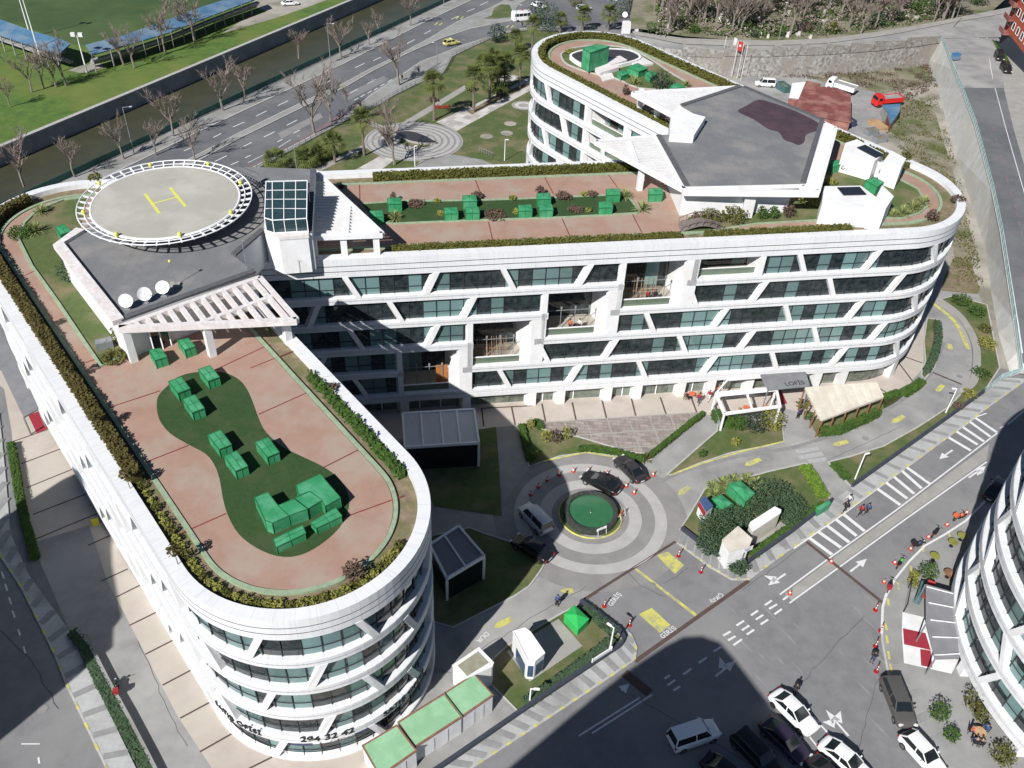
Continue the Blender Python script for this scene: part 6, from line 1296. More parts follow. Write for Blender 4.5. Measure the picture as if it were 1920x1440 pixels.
def car(style, pm, label, loc, head, tilt=True, roofm=None, grp='cars on the streets', cat='car', extra=None, name='parked_car'):
    """head = world direction (2-D) of the nose"""
    Ln, Wd, Ht, bt, hx, sx, rx, bx, hh = STY[style]; a = math.atan2(head[1], head[0])
    t = thing(name, label, cat, tuple(loc), a, grp)
    if tilt: t.rotation_euler = (Matrix.Rotation(math.atan(GB), 4, 'X') @ Matrix.Rotation(a, 4, 'Z')).to_euler()
    hw, hl = Wd / 2, Ln / 2; mb = MB(); R_ = []
    st_ = [(hl + .03, .62, .40, .52), (hl - .04, .84, .28, hh - .24), (hl - .3, .95, .20, hh - .12), (hl - .75, .99, .2, hh - .05), (hx, 1.0, .2, hh + .02), (sx, 1.0, .2, bt), (0, 1.0, .2, bt), (rx, 1.0, .2, bt + .02), (bx, .98, .2, bt + .02 if style != 'sedan' else bt), (-hl + .25, .94, .24, bt - .02), (-hl + .05, .84, .32, bt - .16), (-hl, .72, .42, bt - .34)]
    for x, wf, zb, zt in st_:
        w_ = hw * wf; h = [(w_ * .88, zb), (w_ * .99, zb + .12), (w_, (zb + zt) / 2), (w_ * .98, zt - .12), (w_ * .90, zt - .02), (w_ * .6, zt + .015), (0, zt + .03)]
        R_.append([(x, y, z) for y, z in h] + [(x, -y, z) for y, z in h[::-1][1:]])
    loft(mb, [r[::-1] for r in R_]); bo = mb.build('body', pm, t, local=True); bo.modifiers.new('smooth', 'SUBSURF').render_levels = 2
    # cabin
    bw, tw = hw * .88, hw * .70; z0, z1 = bt - .02, Ht; B_ = [(hx, z0, bw * .93), (bx, z0, bw * .93)]; fT, rT = sx, rx
    P = lambda x, y, z: (x, y, z)
    sc1 = MB(); sc1.face((P(hx + .02, -bw * .92, z0), P(hx + .02, bw * .92, z0), P(fT, tw * .97, z1 - .05), P(fT, -tw * .97, z1 - .05))); sc1.build('windscreen', 'carglass', t, local=True)
    sc2 = MB(); sc2.face((P(bx, bw * .90, z0), P(bx, -bw * .90, z0), P(rT, -tw * .95, z1 - .06), P(rT, tw * .95, z1 - .06))); sc2.build('rear_window', 'carglass', t, local=True)
    for s_ in (1, -1):
        q = MB(); f = [P(hx - .02, s_ * bw * .96, z0), P(bx + .04, s_ * bw * .96, z0), P(rT + .02, s_ * tw, z1 - .06), P(fT - .02, s_ * tw, z1 - .06)]; q.face(f if s_ < 0 else f[::-1]); q.build('side_window', 'carglass', t, local=True)
    rf = MB(); n = 7; rings = []
    for k in range(n):
        x = lerp(fT + .03, rT - .03, k / (n - 1)); e = math.sin(math.pi * k / (n - 1)) ** .5 * .06
        rings.append([(x, tw * 1.02, z1 - .09), (x, tw * .95, z1 - .03 + e * .3), (x, tw * .55, z1 + e * .7), (x, 0, z1 + e), (x, -tw * .55, z1 + e * .7), (x, -tw * .95, z1 - .03 + e * .3), (x, -tw * 1.02, z1 - .09)])
    loft(rf, [r[::-1] for r in rings])
    for s_ in (1, -1):
        rf.bar((hx, s_ * bw * .95, z0), (fT, s_ * tw, z1 - .05), .07, .06); rf.bar((bx + .02, s_ * bw * .94, z0), (rT, s_ * tw, z1 - .06), .12, .07)
        rf.bar((-.25, s_ * bw * .97, z0), (-.3, s_ * tw * 1.01, z1 - .07), .09, .03, up=(0, 1, 0))
    rf.build('roof', roofm or pm, t, local=True)
    for x in (hl - .85, -hl + .82):
        for s_ in (1, -1):
            w1 = MB(); w1.tube([(x, s_ * (hw - .20), .32), (x, s_ * (hw + .01), .32)], .325, 18); wo = w1.build('wheel', 'black', t, local=True)
            w2 = MB(); w2.tube([(x, s_ * (hw + .0), .32), (x, s_ * (hw + .025), .32)], .2, 12); w2.build('rim', 'chrome', wo, local=True)
    for s_ in (1, -1):
        q = MB(); q.box((hl - .13, s_ * hw * .68, hh - .24), (.2, .36, .13), s_ * -.35); q.build('headlight', 'lamp', t, local=True)
        q = MB(); q.box((-hl + .1, s_ * hw * .72, bt - .24), (.12, .34, .16), s_ * .3); q.build('tail_light', 'redlamp', t, local=True)
        q = MB(); q.box((hx - .35, s_ * (hw + .08), bt + .05), (.12, .2, .13)); q.build('mirror', pm, t, local=True)
    q = MB(); q.box((-hl - .0, 0, bt - .38), (.03, .5, .12)); q.box((hl - .005, 0, .46), (.03, .5, .11)); q.build('number_plate', 'whitemetal', t, local=True)
    if extra == 'taxi': q = MB(); q.box((-.2, 0, Ht + .13), (.25, .5, .14)); q.build('roof_sign', 'whitemetal', t, local=True)
    return t
def C(style, pm, rear, front, label, e=0.0, **k):
    a, b = gp(*rear, e), gp(*front, e); c = (a + b) / 2; c.z = gz(c.y) + e + .03; return car(style, pm, label, c, ((b - a).x, (b - a).y), **k)
C('sedan', 'car_black', (1156, 927), (1096, 897), 'black saloon car standing beside the fountain inside the ring of cones')
C('sedan', 'dgrey', (1199, 905), (1162, 868), 'dark grey saloon car at the hedge just outside the cones')
C('van', 'silver', (1025, 1003), (982, 957), 'silver white people carrier at the shaded left side of the roundabout')
C('sedan', 'car_black', (1022, 1050), (972, 1020), 'black car hidden in the deep shade below the roundabout')
C('sedan', 'car_white', (1449, 1306), (1522, 1378), 'white saloon car in the sun beside the plum coloured one')
C('sedan', 'plum', (1431, 1360), (1508, 1432), 'dark plum saloon car at the edge of the shade')
C('estate', 'car_black', (1380, 1384), (1455, 1462), 'black car with pale bonnet in the shade, left of the plum car')
C('van', 'car_white', (1257, 1400), (1340, 1372), 'white delivery van with lettering standing in the street shade')
C('sedan', 'car_black', (1325, 1432), (1400, 1490), 'black car barely visible in the street shade at the bottom edge')
C('sedan', 'car_white', (1540, 1398), (1625, 1468), 'white saloon car cut by the bottom edge, right of the plum car')
C('sedan', 'dgrey', (1520, 1432), (1590, 1510), 'dark car at the bottom edge between white and plum cars')
C('estate', 'car_grey', (1664, 1283), (1698, 1368), 'brown grey estate car parked along the right kerb')
C('hatch', 'car_white', (1697, 1388), (1755, 1452), 'white hatchback parked behind the grey estate car at the right kerb')
C('sedan', 'car_black', (1850, 945), (1880, 905), 'dark car in the shade beside the curved tower')
C('hatch', 'yellow', (831, 87), (861, 82), 'yellow taxi driving on the boulevard', cat='taxi', name='taxi', extra='taxi', grp='vehicles on the boulevard')
C('sedan', 'car_white', (998, 11), (1022, 17), 'white car at the junction above the minibus', grp='vehicles on the boulevard')
C('sedan', 'car_black', (955, 1), (972, -4), 'dark car at the top edge of the junction', grp='vehicles on the boulevard')
C('hatch', 'silver', (1080, 20), (1108, 18), 'pale car on the junction road half hidden by bare branches', grp='vehicles on the boulevard')
C('van', 'silver', (1238, 20), (1262, 12), 'pale blue van behind the bare trees at the top', grp='vehicles on the boulevard')
C('suv', 'car_black', (1272, 55), (1296, 50), 'dark car with light roof below the bare trees at the top', roofm=M['silver'], grp='vehicles on the boulevard')
C('sedan', 'car_white', (530, 11), (558, 9), 'white car on the dirt track beyond the canal', grp='vehicles on the boulevard')
C('suv', 'car_black', (1866, 100), (1878, 122), 'black car parked by the red apartment house, upper one', e=6.35, tilt=False, grp='vehicles on the hill')
C('suv', 'car_black', (1876, 124), (1893, 144), 'black car parked by the red apartment house, lower one', e=6.35, tilt=False, grp='vehicles on the hill')
C('van', 'car_white', (1450, 163), (1417, 161), 'white people carrier in the building yard near the flagpoles', grp='vehicles of the building yard')
def minibus(loc, head, label):
    t = thing('minibus', label, 'minibus', tuple(loc), math.atan2(head[1], head[0]), 'vehicles on the boulevard'); L_, W_, H_ = 6.4, 2.05, 2.65; R_ = []
    for x, wf, zt in [(3.2, .8, .9), (3.1, .92, 1.25), (2.6, .98, 1.45), (1.9, 1, 2.35), (1.6, 1, 2.6), (-3.0, 1, 2.65), (-3.15, .97, 2.5), (-3.2, .95, 2.3)]:
        w_ = W_ / 2 * wf; h = [(w_ * .95, .35), (w_, .6), (w_, zt * .6), (w_ * .93, zt - .12), (w_ * .7, zt), (0, zt + .03)]; R_.append([(x, y, z) for y, z in h] + [(x, -y, z) for y, z in h[::-1][1:]])
    mb = MB(); loft(mb, [r[::-1] for r in R_]); mb.build('body', 'car_white', t, local=True)
    mb = MB(); mb.face(((2.62, -.9, 1.5), (2.62, .9, 1.5), (1.93, .85, 2.33), (1.93, -.85, 2.33))); mb.build('windscreen', 'carglass', t, local=True)
    for s_ in (1, -1):
        mb = MB()
        for a, b in ((1.5, .6), (.5, -.5), (-.6, -1.6), (-1.7, -2.8)): mb.box(((a + b) / 2, s_ * 1.015, 1.85), (abs(a - b), .03, .75))
        mb.build('side_window', 'carglass', t, local=True)
    for x in (2.1, -2.0):
        for s_ in (1, -1): mb = MB(); mb.tube([(x, s_ * .8, .36), (x, s_ * 1.04, .36)], .37, 16); mb.build('wheel', 'black', t, local=True)
    for s_ in (1, -1): mb = MB(); mb.box((3.1, s_ * .72, .95), (.15, .3, .22)); mb.build('headlight', 'lamp', t, local=True)
    mb = MB(); mb.box((-.4, .2, 2.72), (.5, .4, .1)); mb.build('roof_hatch', 'red', t, local=True)
    return t
a, b = gp(960, 40), gp(1003, 37); c = (a + b) / 2; minibus((c.x, c.y, gz(c.y)), ((b - a).x, (b - a).y), 'white minibus with dark windows driving on the boulevard')
def truck(loc, head, label, cabm, bodm, fill):
    t = thing('tipper_truck', label, 'truck', tuple(loc), math.atan2(head[1], head[0]), 'vehicles of the building yard')
    R_ = [[(x, y, z) for y, z in [(w_, .6), (w_, 1.3), (w_ * .97, zt - .15), (w_ * .85, zt), (-w_ * .85, zt), (-w_ * .97, zt - .15), (-w_, 1.3), (-w_, .6)]] for x, w_, zt in [(3.3, 1.0, 1.5), (3.2, 1.1, 1.7), (2.9, 1.12, 2.6), (1.7, 1.12, 2.7), (1.6, 1.1, 2.6)]]
    mb = MB(); loft(mb, R_); mb.build('cab', cabm, t, local=True); mb = MB(); mb.face(((3.2, -.95, 1.75), (3.2, .95, 1.75), (2.93, .95, 2.5), (2.93, -.95, 2.5)))
    for s_ in (1, -1): mb.box((2.4, s_ * 1.13, 2.0), (.8, .03, .6))
    mb.build('windscreen', 'carglass', t, local=True)
    mb = MB(); mb.box((-.2, 0, .75), (6.4, .9, .3)); mb.build('chassis', 'black', t, local=True)
    mb = MB()
    mb.box((-1.0, 0, 1.1), (4.7, 2.3, .1))
    for s_ in (1, -1):
        mb.box((-1.0, s_ * 1.15, 1.6), (4.7, .08, 1.0))
        for k in range(6): mb.box((-3.2 + k * .88, s_ * 1.2, 1.6), (.09, .06, 1.0))
    for x in (1.35, -3.35): mb.box((x, 0, 1.6), (.08, 2.3, 1.0))
    mb.build('tipper_body', bodm, t, local=True); mb = MB(); mb.face([(-3.2, -1.1, 1.95), (1.25, -1.1, 1.95), (1.25, 1.1, 1.95), (-3.2, 1.1, 1.95)]); mb.build('load_cover', fill, t, local=True)
    for x in (2.4, -1.6, -2.6):
        for s_ in (1, -1): mb = MB(); mb.tube([(x, s_ * .75, .48), (x, s_ * 1.12, .48)], .48, 16); mb.build('wheel', 'black', t, local=True)
    return t
for (u0, v0), (u1, v1), l, c_, b_, f_ in [((1605, 180), (1545, 164), 'white tipper truck behind the maroon roofed sheds', 'car_white', 'car_white', 'concrete_grey'), ((1688, 196), (1632, 200), 'red tipper truck at the right end of the building yard', 'car_red', 'car_red', 'asphalt_light')]:
    a, b = gp(u0, v0), gp(u1, v1); c = (a + b) / 2; truck((c.x, c.y, gz(c.y)), ((b - a).x, (b - a).y), l, c_, b_, f_)
def bike(loc, head, label, pm, box=None):
    t = thing('motorcycle', label, 'motorcycle', tuple(loc), math.atan2(head[1], head[0]), 'motorcycles')
    for x in (.68, -.62):
        w1 = MB(); n = 18; w1.tube([(x + .25 * math.cos(k * 2 * math.pi / n), 0, .31 + .25 * math.sin(k * 2 * math.pi / n)) for k in range(n + 1)], .06, 6, cap=False); wo = w1.build('wheel', 'black', t, local=True); w2 = MB(); w2.tube([(x, -.05, .31), (x, .05, .31)], .16, 10); w2.build('rim', 'chrome', wo, local=True)
    mb = MB(); mb.tube([(.68, 0, .31), (.48, 0, .85), (.40, 0, 1.0)], .045, 6); mb.tube([(.4, -.36, 1.05), (.45, 0, 1.0), (.4, .36, 1.05)], .022, 6); mb.tube([(-.62, 0, .31), (-.1, 0, .4), (.3, 0, .5)], .06, 6); mb.box((0.02, 0, .42), (.45, .3, .3)); mb.build('frame', 'black', t, local=True)
    mb = MB(); loft(mb, [[(x, y * w_, z) for y, z in [(-.12, z0), (.12, z0), (.16, z0 + .1), (.08, z1), (-.08, z1), (-.16, z0 + .1)]] for x, w_, z0, z1 in [(.42, .6, .6, .78), (.2, 1.1, .58, .88), (-.05, .9, .6, .8), (-.1, .6, .62, .74)]][::-1]); mb.build('tank', pm, t, local=True)
    mb = MB(); loft(mb, [[(x, y * w_, z) for y, z in [(-.14, z0), (.14, z0), (.14, z0 + .1), (-.14, z0 + .1)]] for x, w_, z0 in [(-.02, .6, .68), (-.3, 1.1, .68), (-.7, .9, .76), (-.8, .5, .8)]][::-1]); mb.build('seat', 'black', t, local=True)
    mb = MB(); mb.sphere((.56, 0, .86), .1); mb.build('headlight', 'lamp', t, local=True); mb = MB(); mb.box((-.86, 0, .72), (.06, .16, .08)); mb.build('tail_light', 'redlamp', t, local=True)
    if box: mb = MB(); mb.box((-.72, 0, 1.02), (.42, .46, .36), tilt=None); mb.build('top_box', box, t, local=True)
    return t
for (u, v), ang, pm, box, l in [((1797, 974), 25, 'orangep', 'orangep', 'orange motorcycle at the kerb nearest the shade'), ((1752, 1003), 45, 'car_black', None, 'black motorcycle second from the shaded end of the row'), ((1719, 1026), 20, 'navy', 'darkcloth', 'black motorcycle with a big dark box, third in the row'), ((1686, 1060), 48, 'car_green', None, 'green and black motorcycle, fourth in the kerb row'), ((1666, 1103), 60, 'car_black', 'redcloth', 'motorcycle with a dark red box, last in the kerb row'), ((222, 1294), 112, 'car_black', 'redcloth', 'lone motorcycle with a red rear beside the west planter')]:
    if pm == 'car_green': M[pm] = paint('green_bike_paint', (.08, .40, .06))
    p = gp(u, v); e = .14 if u > 1700 and False else 0; bike((p.x, p.y, gz(p.y) + .01), (math.cos(math.radians(ang)), math.sin(math.radians(ang))), l, pm, box)
# ============================================================ PEOPLE
def skin_mesh(chains, sub=1):
    """chains: list of [(co, radius), ...]; equal points are welded -> one continuous skinned surface"""
    V, E, Rr, idx = [], [], [], {}
    for ch in chains:
        prev = None
        for co, r in ch:
            key = tuple(round(c, 4) for c in co)
            if key not in idx: idx[key] = len(V); V.append(co); Rr.append(r)
            i = idx[key]
            if prev is not None and prev != i: E.append((prev, i))
            prev = i
    me = bpy.data.meshes.new('s'); me.from_pydata(V, E, []); o = bpy.data.objects.new('s', me); col.objects.link(o)
    md = o.modifiers.new('k', 'SKIN'); md.use_smooth_shade = True
    for i, r in enumerate(Rr): me.skin_vertices[0].data[i].radius = (r, r)
    me.skin_vertices[0].data[0].use_root = True
    if sub: sm = o.modifiers.new('u', 'SUBSURF'); sm.levels = sub; sm.render_levels = sub
    bpy.context.view_layer.update(); dg = bpy.context.evaluated_depsgraph_get(); m2 = bpy.data.meshes.new_from_object(o.evaluated_get(dg)); bpy.data.objects.remove(o); return m2
def pose_points(pose, ph=0.0):
    s_ = math.sin; H = {}
    hip = .92
    if pose == 'sit': hip = .50
    H['pel'] = (0, 0, hip); H['che'] = (.02, 0, hip + .38); H['nec'] = (.03, 0, hip + .55); H['hea'] = (.05, 0, hip + .70); H['top'] = (.05, 0, hip + .80)
    for sd, n in ((1, 'l'), (-1, 'r')):
        st = {'walk': .28, 'stand': .04, 'sit': 0}[pose] * sd * (1 if ph >= 0 else -1)
        if pose == 'sit': kn, an, to = (.42, sd * .12, .50), (.44, sd * .13, .10), (.60, sd * .14, .04)
        else: kn, an, to = (st * .6 + .05, sd * .10, hip * .53), (st * 1.0 - (.05 if st < 0 else 0), sd * .11, .09), (st + .16, sd * .12, .04)
        H['hp' + n] = (0, sd * .09, hip - .04); H['kn' + n] = kn; H['an' + n] = an; H['to' + n] = to
        sw = -st * .8; H['sh' + n] = (.02, sd * .18, hip + .49)
        if pose == 'sit': H['el' + n] = (.12, sd * .24, hip + .24); H['wr' + n] = (.36, sd * .16, hip + .22); H['ha' + n] = (.44, sd * .14, hip + .23)
        else: H['el' + n] = (sw * .5 - .02, sd * .25, hip + .22); H['wr' + n] = (sw + .06, sd * .26, hip - .02); H['ha' + n] = (sw + .09, sd * .26, hip - .11)
    return H
PEOPLE = {}
def person(loc, ang, pose, label, top='darkcloth', legs='denim', hair='hair', long_hair=False):
    key = pose
    if key not in PEOPLE:
        H = pose_points(pose); g_ = {}
        body = [[(H['pel'], .13), (H['che'], .13), (H['nec'], .055), (H['hea'], .085), (H['top'], .07)]]
        for n in 'lr':
            body.append([(H['pel'], .13), (H['hp' + n], .09), (H['kn' + n], .062), (H['an' + n], .04), (H['to' + n], .032)])
            sd = 1 if n == 'l' else -1; hx_, hy, hz = H['ha' + n]; wr = Vector(H['wr' + n]); dd = (Vector(H['ha' + n]) - wr).normalized(); sv = Vector((1, 0, 0)) if pose != 'sit' else Vector((0, 1, 0))
            body.append([(H['che'], .13), (H['sh' + n], .06), (H['el' + n], .042), (H['wr' + n], .028), (H['ha' + n], .026)])
            pm_ = Vector(H['ha' + n])
            for k, ln in enumerate((.075, .085, .08, .062)): a_ = pm_ + sv * (k - 1.5) * .02; body.append([(H['ha' + n], .026), (tuple(a_ + dd * ln * .5), .009), (tuple(a_ + dd * ln + Vector((0, -sd * .02, 0))), .008)])
            th = wr.lerp(pm_, .5); body.append([(H['wr' + n], .028), (tuple(th + sv * .04 + dd * .02), .010), (tuple(th + sv * .05 + dd * .055), .009)])
        g_['body'] = skin_mesh(body, 1)
        g_['jacket'] = skin_mesh([[(H['pel'], .165), (H['che'], .165), (tuple(lerp(a, b, .75) for a, b in zip(H['che'], H['nec'])), .09)]] + [[(H['che'], .165), (H['sh' + n], .085), (H['el' + n], .062), (tuple(lerp(a, b, .85) for a, b in zip(H['el' + n], H['wr' + n])), .048)] for n in 'lr'], 1)
        g_['trousers'] = skin_mesh([[(H['pel'], .15), (H['hp' + n], .108), (H['kn' + n], .078), (tuple(lerp(a, b, .9) for a, b in zip(H['kn' + n], H['an' + n])), .056)] for n in 'lr'], 1)
        g_['H'] = H
        hm = MB(); hx_, hy, hz = H['hea']; hm.sphere((hx_ - .02, 0, hz + .045), .10, 0, 10, (1, .92, 1)); g_['hair'] = hm
        fm = MB(); fm.bar((hx_ + .085, 0, hz + .02), (hx_ + .115, 0, hz - .02), .025, .02)
        for sd in (1, -1): fm.sphere((hx_ + .08, sd * .033, hz + .03), .012, 1, 6); fm.sphere((hx_, sd * .085, hz), .02, 0, 6)
        fm.box((hx_ + .085, 0, hz - .045), (.012, .04, .01), 0, 1); g_['face'] = fm
        sh = MB()
        for n in 'lr':
            a_, t_ = Vector(H['an' + n]), Vector(H['to' + n]); sh.tube([a_ + Vector((-.05, 0, -.04)), a_.lerp(t_, .5) + Vector((0, 0, -.02)), t_ + Vector((.03, 0, 0))], [.05, .055, .04], 8)
        g_['shoes'] = sh; PEOPLE[key] = g_
    g_ = PEOPLE[key]; t = thing('person', label, 'person', tuple(loc), ang, None)
    for nm, m in (('body', 'skin'), ('jacket', top), ('trousers', legs)):
        me = g_[nm].copy(); me.materials.clear(); me.materials.append(M[m]); o = bpy.data.objects.new(nm, me); col.objects.link(o); o.parent = t; ORG[o.name] = Vector()
    g_['hair'].build('hair', hair, t, local=True); g_['face'].build('face', ['skin', 'hair'], t, local=True); g_['shoes'].build('shoes', 'black', t, local=True)
    return t
for (u, v), ang, pose, top, legs, l in [((1582, 961), 200, 'walk', 'darkcloth', 'darkcloth', 'person in dark clothes and pale scarf walking at the zebra crossing'), ((1588, 948), 210, 'walk', 'whitecloth', 'denim', 'person in a pale top behind the dark dressed walker at the zebra'),
    ((1611, 967), 195, 'walk', 'redcloth', 'darkcloth', 'person in a rust red top crossing the street'), ((1623, 964), 195, 'walk', 'bluecloth', 'darkcloth', 'person in dark blue crossing the street beside the one in red'), ((1634, 1241), 250, 'stand', 'darkcloth', 'denim', 'man in black jacket and jeans on the street near a post'),
    ((1488, 1302), 60, 'stand', 'darkcloth', 'darkcloth', 'person in black standing beside the white saloon car'), ((1044, 1136), 100, 'stand', 'bluecloth', 'darkcloth', 'person at the gate corner by the black bin'), ((1309, 757), 250, 'walk', 'redcloth', 'denim', 'person in dark red walking on the forecourt'), ((1328, 751), 240, 'walk', 'redcloth', 'whitecloth', 'person in maroon top and pale trousers on the forecourt'),
    ((1495, 785), 120, 'stand', 'purplecloth', 'darkcloth', 'person in purple standing beside the yellow crate'), ((676, 205), 30, 'walk', 'darkcloth', 'darkcloth', 'person in black on the park pavement, leftmost'), ((754, 152), 30, 'walk', 'darkcloth', 'darkcloth', 'person in black at the foot of the bare tree on the pavement'), ((785, 139), 20, 'walk', 'darkcloth', 'darkcloth', 'person in dark clothes beside the tall palm on the pavement'), ((979, 52), 30, 'walk', 'darkcloth', 'denim', 'person walking on the pavement below the minibus'), ((1288, 262 - 120), 0, 'stand', 'x', 'x', 'x')]:
    if top != 'x': p = gp(u, v); person((p.x, p.y, gz(p.y) + (.12 if (v < 250 or u in (1582, 1588)) else .04)), math.radians(ang), pose, l, top, legs)
for s_, k, ang, top, l in [(43.9, 1, 200, 'redcloth', 'person in a pinkish top on the highest balcony'), (44.8, 1, 250, 'darkcloth', 'person in black on the highest balcony'), (35.2, 2, 240, 'orangecloth', 'person in a brown top on the second balcony'), (36.3, 2, 230, 'whitecloth', 'person with white top on the second balcony'), (31.9 + .3, 2, 200, 'darkcloth', 'person in black at the left corner of the second balcony'), (29.9, 3, 280, 'darkcloth', 'person in dark clothes on the third balcony')]:
    p = PO(s_, 1.15, BZ[k] - .05); person(tuple(p), math.radians(ang), 'stand', l, top, 'darkcloth')
# ============================================================ COURTYARD AND STREET THINGS
# fountain
FT = thing('fountain', 'round fountain with green water and dark rim in the middle of the roundabout', 'fountain', (RC.x, RC.y, gz(RC.y)))
FZ = gz(RC.y)
mb = MB(); mb.lathe([(3.35, FZ - .2), (3.35, FZ + .16), (3.2, FZ + .2), (2.75, FZ + .2)], (RC.x, RC.y, 0), 48, smooth=False); mb.build('planted_ring', 'grass', FT)
mb = MB(); mb.tube([(RC.x + 3.36 * math.cos(t * math.pi / 24), RC.y + 3.36 * math.sin(t * math.pi / 24), gz(RC.y + 3.36 * math.sin(t * math.pi / 24)) + .1) for t in range(49)], .1, 6, cap=False); mb.build('yellow_rim', 'yellow', FT)
mb = MB(); mb.lathe([(2.95, FZ), (2.85, FZ + .75), (2.85, FZ + .85), (2.4, FZ + .85), (2.35, FZ + .5)], (RC.x, RC.y, 0), 56, smooth=False); mb.build('basin_rim', mat('dark_granite', (.06, .065, .06), (.03, .035, .03), 3, .3), FT)
mb = MB(); mb.face([(RC.x + 2.38 * math.cos(k * math.pi / 24), RC.y + 2.38 * math.sin(k * math.pi / 24), FZ + .62) for k in range(48)]); mb.build('water', 'pool', FT)
mb = MB(); mb.tube([(RC.x, RC.y, FZ + .4), (RC.x, RC.y, FZ + .8)], .06, 8); mb.build('nozzle', 'chrome', FT)
def cone(p, label, h=.75, grp='traffic cones'):
    t = thing('traffic_cone', label, 'traffic cone', tuple(p), random.uniform(0, 3), grp); mb = MB(); mb.box((0, 0, .025), (.42, .42, .05)); mb.build('base', 'red', t, local=True)
    mb = MB(); mb.lathe([(.16, .04), (.115, h * .35), (.10, h * .42), (.08, h * .6), (.07, h * .66), (.03, h)], (0, 0, 0), 12); mb.build('shaft', 'orangep', t, local=True); mb = MB(); mb.lathe([(.118, h * .36), (.086, h * .6)], (0, 0, 0), 12); mb.build('white_band', 'whitemetal', t, local=True); return t
CN = crop([(455, 520), (523, 450), (603, 390), (710, 342), (840, 310), (975, 302), (1143, 335), (1213, 395), (1315, 445), (1386, 505), (1557, 345)], 900, 820, 4.8)
pos = ['first cone of the arc, in deep shade at its lower left', 'second cone of the arc, in the shade', 'third cone of the arc, in the shade', 'fourth cone of the arc, at the edge of the shade', 'fifth cone of the arc, first in full sun', 'cone at the top of the arc, behind the black saloon', 'cone between the two dark cars, upper', 'cone against the roof of the black saloon', 'cone between the rear ends of the two dark cars', 'last cone of the arc, right of the black saloon', 'single cone on the right beyond the dark grey car']
for c_, l in zip(CN, pos): cone(gp(*c_, .02), l, .8)
for (u, v, l) in [(1707, 1030, 'cone behind the motorcycle with the dark box'), (1740, 1008, 'cone between two black motorcycles'), (1775, 985, 'cone behind the orange motorcycle'), (1812, 962, 'cone in front of the orange motorcycle'), (1677, 1056, 'cone beside the green motorcycle'), (1657, 1092, 'cone beside the last motorcycle of the row'), (1558, 1054, 'cone on the traffic island by the drain'), (1481, 1113, 'cone at the near tip of the traffic island'), (1077, 1268, 'orange cone on the kiosk lawn')]: cone(gp(u, v, .03), l, .55, 'cones along the street')
def post(p, label):
    t = thing('marker_post', label, 'bollard', tuple(p), 0, 'red and white marker posts'); mb = MB(); mb.lathe([(.24, 0), (.22, .06), (.08, .12)], (0, 0, 0), 14); mb.build('base', 'redlamp', t, local=True)
    mb = MB()
    for k in range(5): mb.lathe([(.055, .1 + k * .2), (.055, .3 + k * .2)], (0, 0, 0), 10, k % 2)
    mb.build('shaft', ['red', 'whitemetal'], t, local=True); return t
for (u, v, l) in [(1133, 1137, 'marker post beside the painted word at the gate'), (1180, 1173, 'marker post at the kiosk lawn corner'), (1314, 1073, 'marker post at the exit side, lower'), (1272, 1043, 'marker post at the exit side, upper'), (1641, 1144, 'marker post at the kerb near the drain'), (1651, 1183, 'marker post at the kerb below the drain'), (1643, 1259, 'marker post nearest the grey estate car'), (1641, 1212, 'marker post behind the man in black')]: post(gp(u, v, .02), l)
def lamp(p, label, h=3.6, arm=.5, ang=0, m='whitemetal', name='street_lamp', banner=False, grp='lamp posts', r=.06):
    t = thing(name, label, 'lamp post', tuple(p), math.radians(ang), grp); mb = MB(); mb.tube([(0, 0, 0), (0, 0, h)], [r * 1.5, r], 8); 
    mb.tube([(0, 0, h - .03), (arm, 0, h + .02)], r * .9, 6); mb.build('pole', m, t, local=True); mb = MB(); mb.box((arm, 0, h), (.5, .2, .1)); mb.build('lamp_head', 'lamp' if h > 5 else m, t, local=True)
    if banner:
        for z in (2.4, 4.4): mb = MB(); mb.box((.0, .32, z), (.05, .7, 1.5)); mb.build('banner', 'whitecloth', t, local=True)
    return t
for (u, v, h, arm, ang, bn, l) in [(252, 290, 9, 1.3, 20, True, 'tall lamp post with white banners on the canal side behind the helipad'), (620, 119, 9, 1.3, 10, True, 'tall lamp post with white banners above the boulevard'), (832, 12, 9, 1.2, 10, False, 'tall lamp post at the canal railing at the top'), (946, 301, 4.2, .4, 0, False, 'slim white lamp on the park lawn behind the middle wing'), (1459, 78, 9, 0, 0, False, 'tall lamp post by the upper road among the trees'), (1786, 54, 9, 0, 0, False, 'tall pole with a round sign at the hill junction'), (1773, 774, 4.0, .35, 180, False, 'slanting white lamp on the verge under the ramp'), (1603, 898, 4.0, .35, 20, False, 'slanting white lamp on the verge near the garden path'), (993, 1317, 2.2, .5, 0, False, 'short white lamp by the black wall of the kiosk lawn'), (1142, 1225, 4.0, .5, 140, False, 'white lamp at the corner of the kiosk lawn'), (820, 128, 6, .9, 200, False, 'lamp post with grey arm on the park pavement'), (967, 62, 7, 1.0, 10, False, 'lamp post beside the minibus'), (1146, 44, 6, .6, 0, False, 'lamp post by the cypress'), (778, 312, 4.0, .3, 20, False, 'white lamp at the lower edge of the round plaza'), (537 + 20, 323, 5, .5, 0, False, 'lamp post behind the skylight roof')]:
    e = 5.9 if 1200 < u and v < 100 else .05
    lamp(gp(u, v, e), l, h, arm, ang, banner=bn, m='whitemetal' if h < 5 else 'rail')
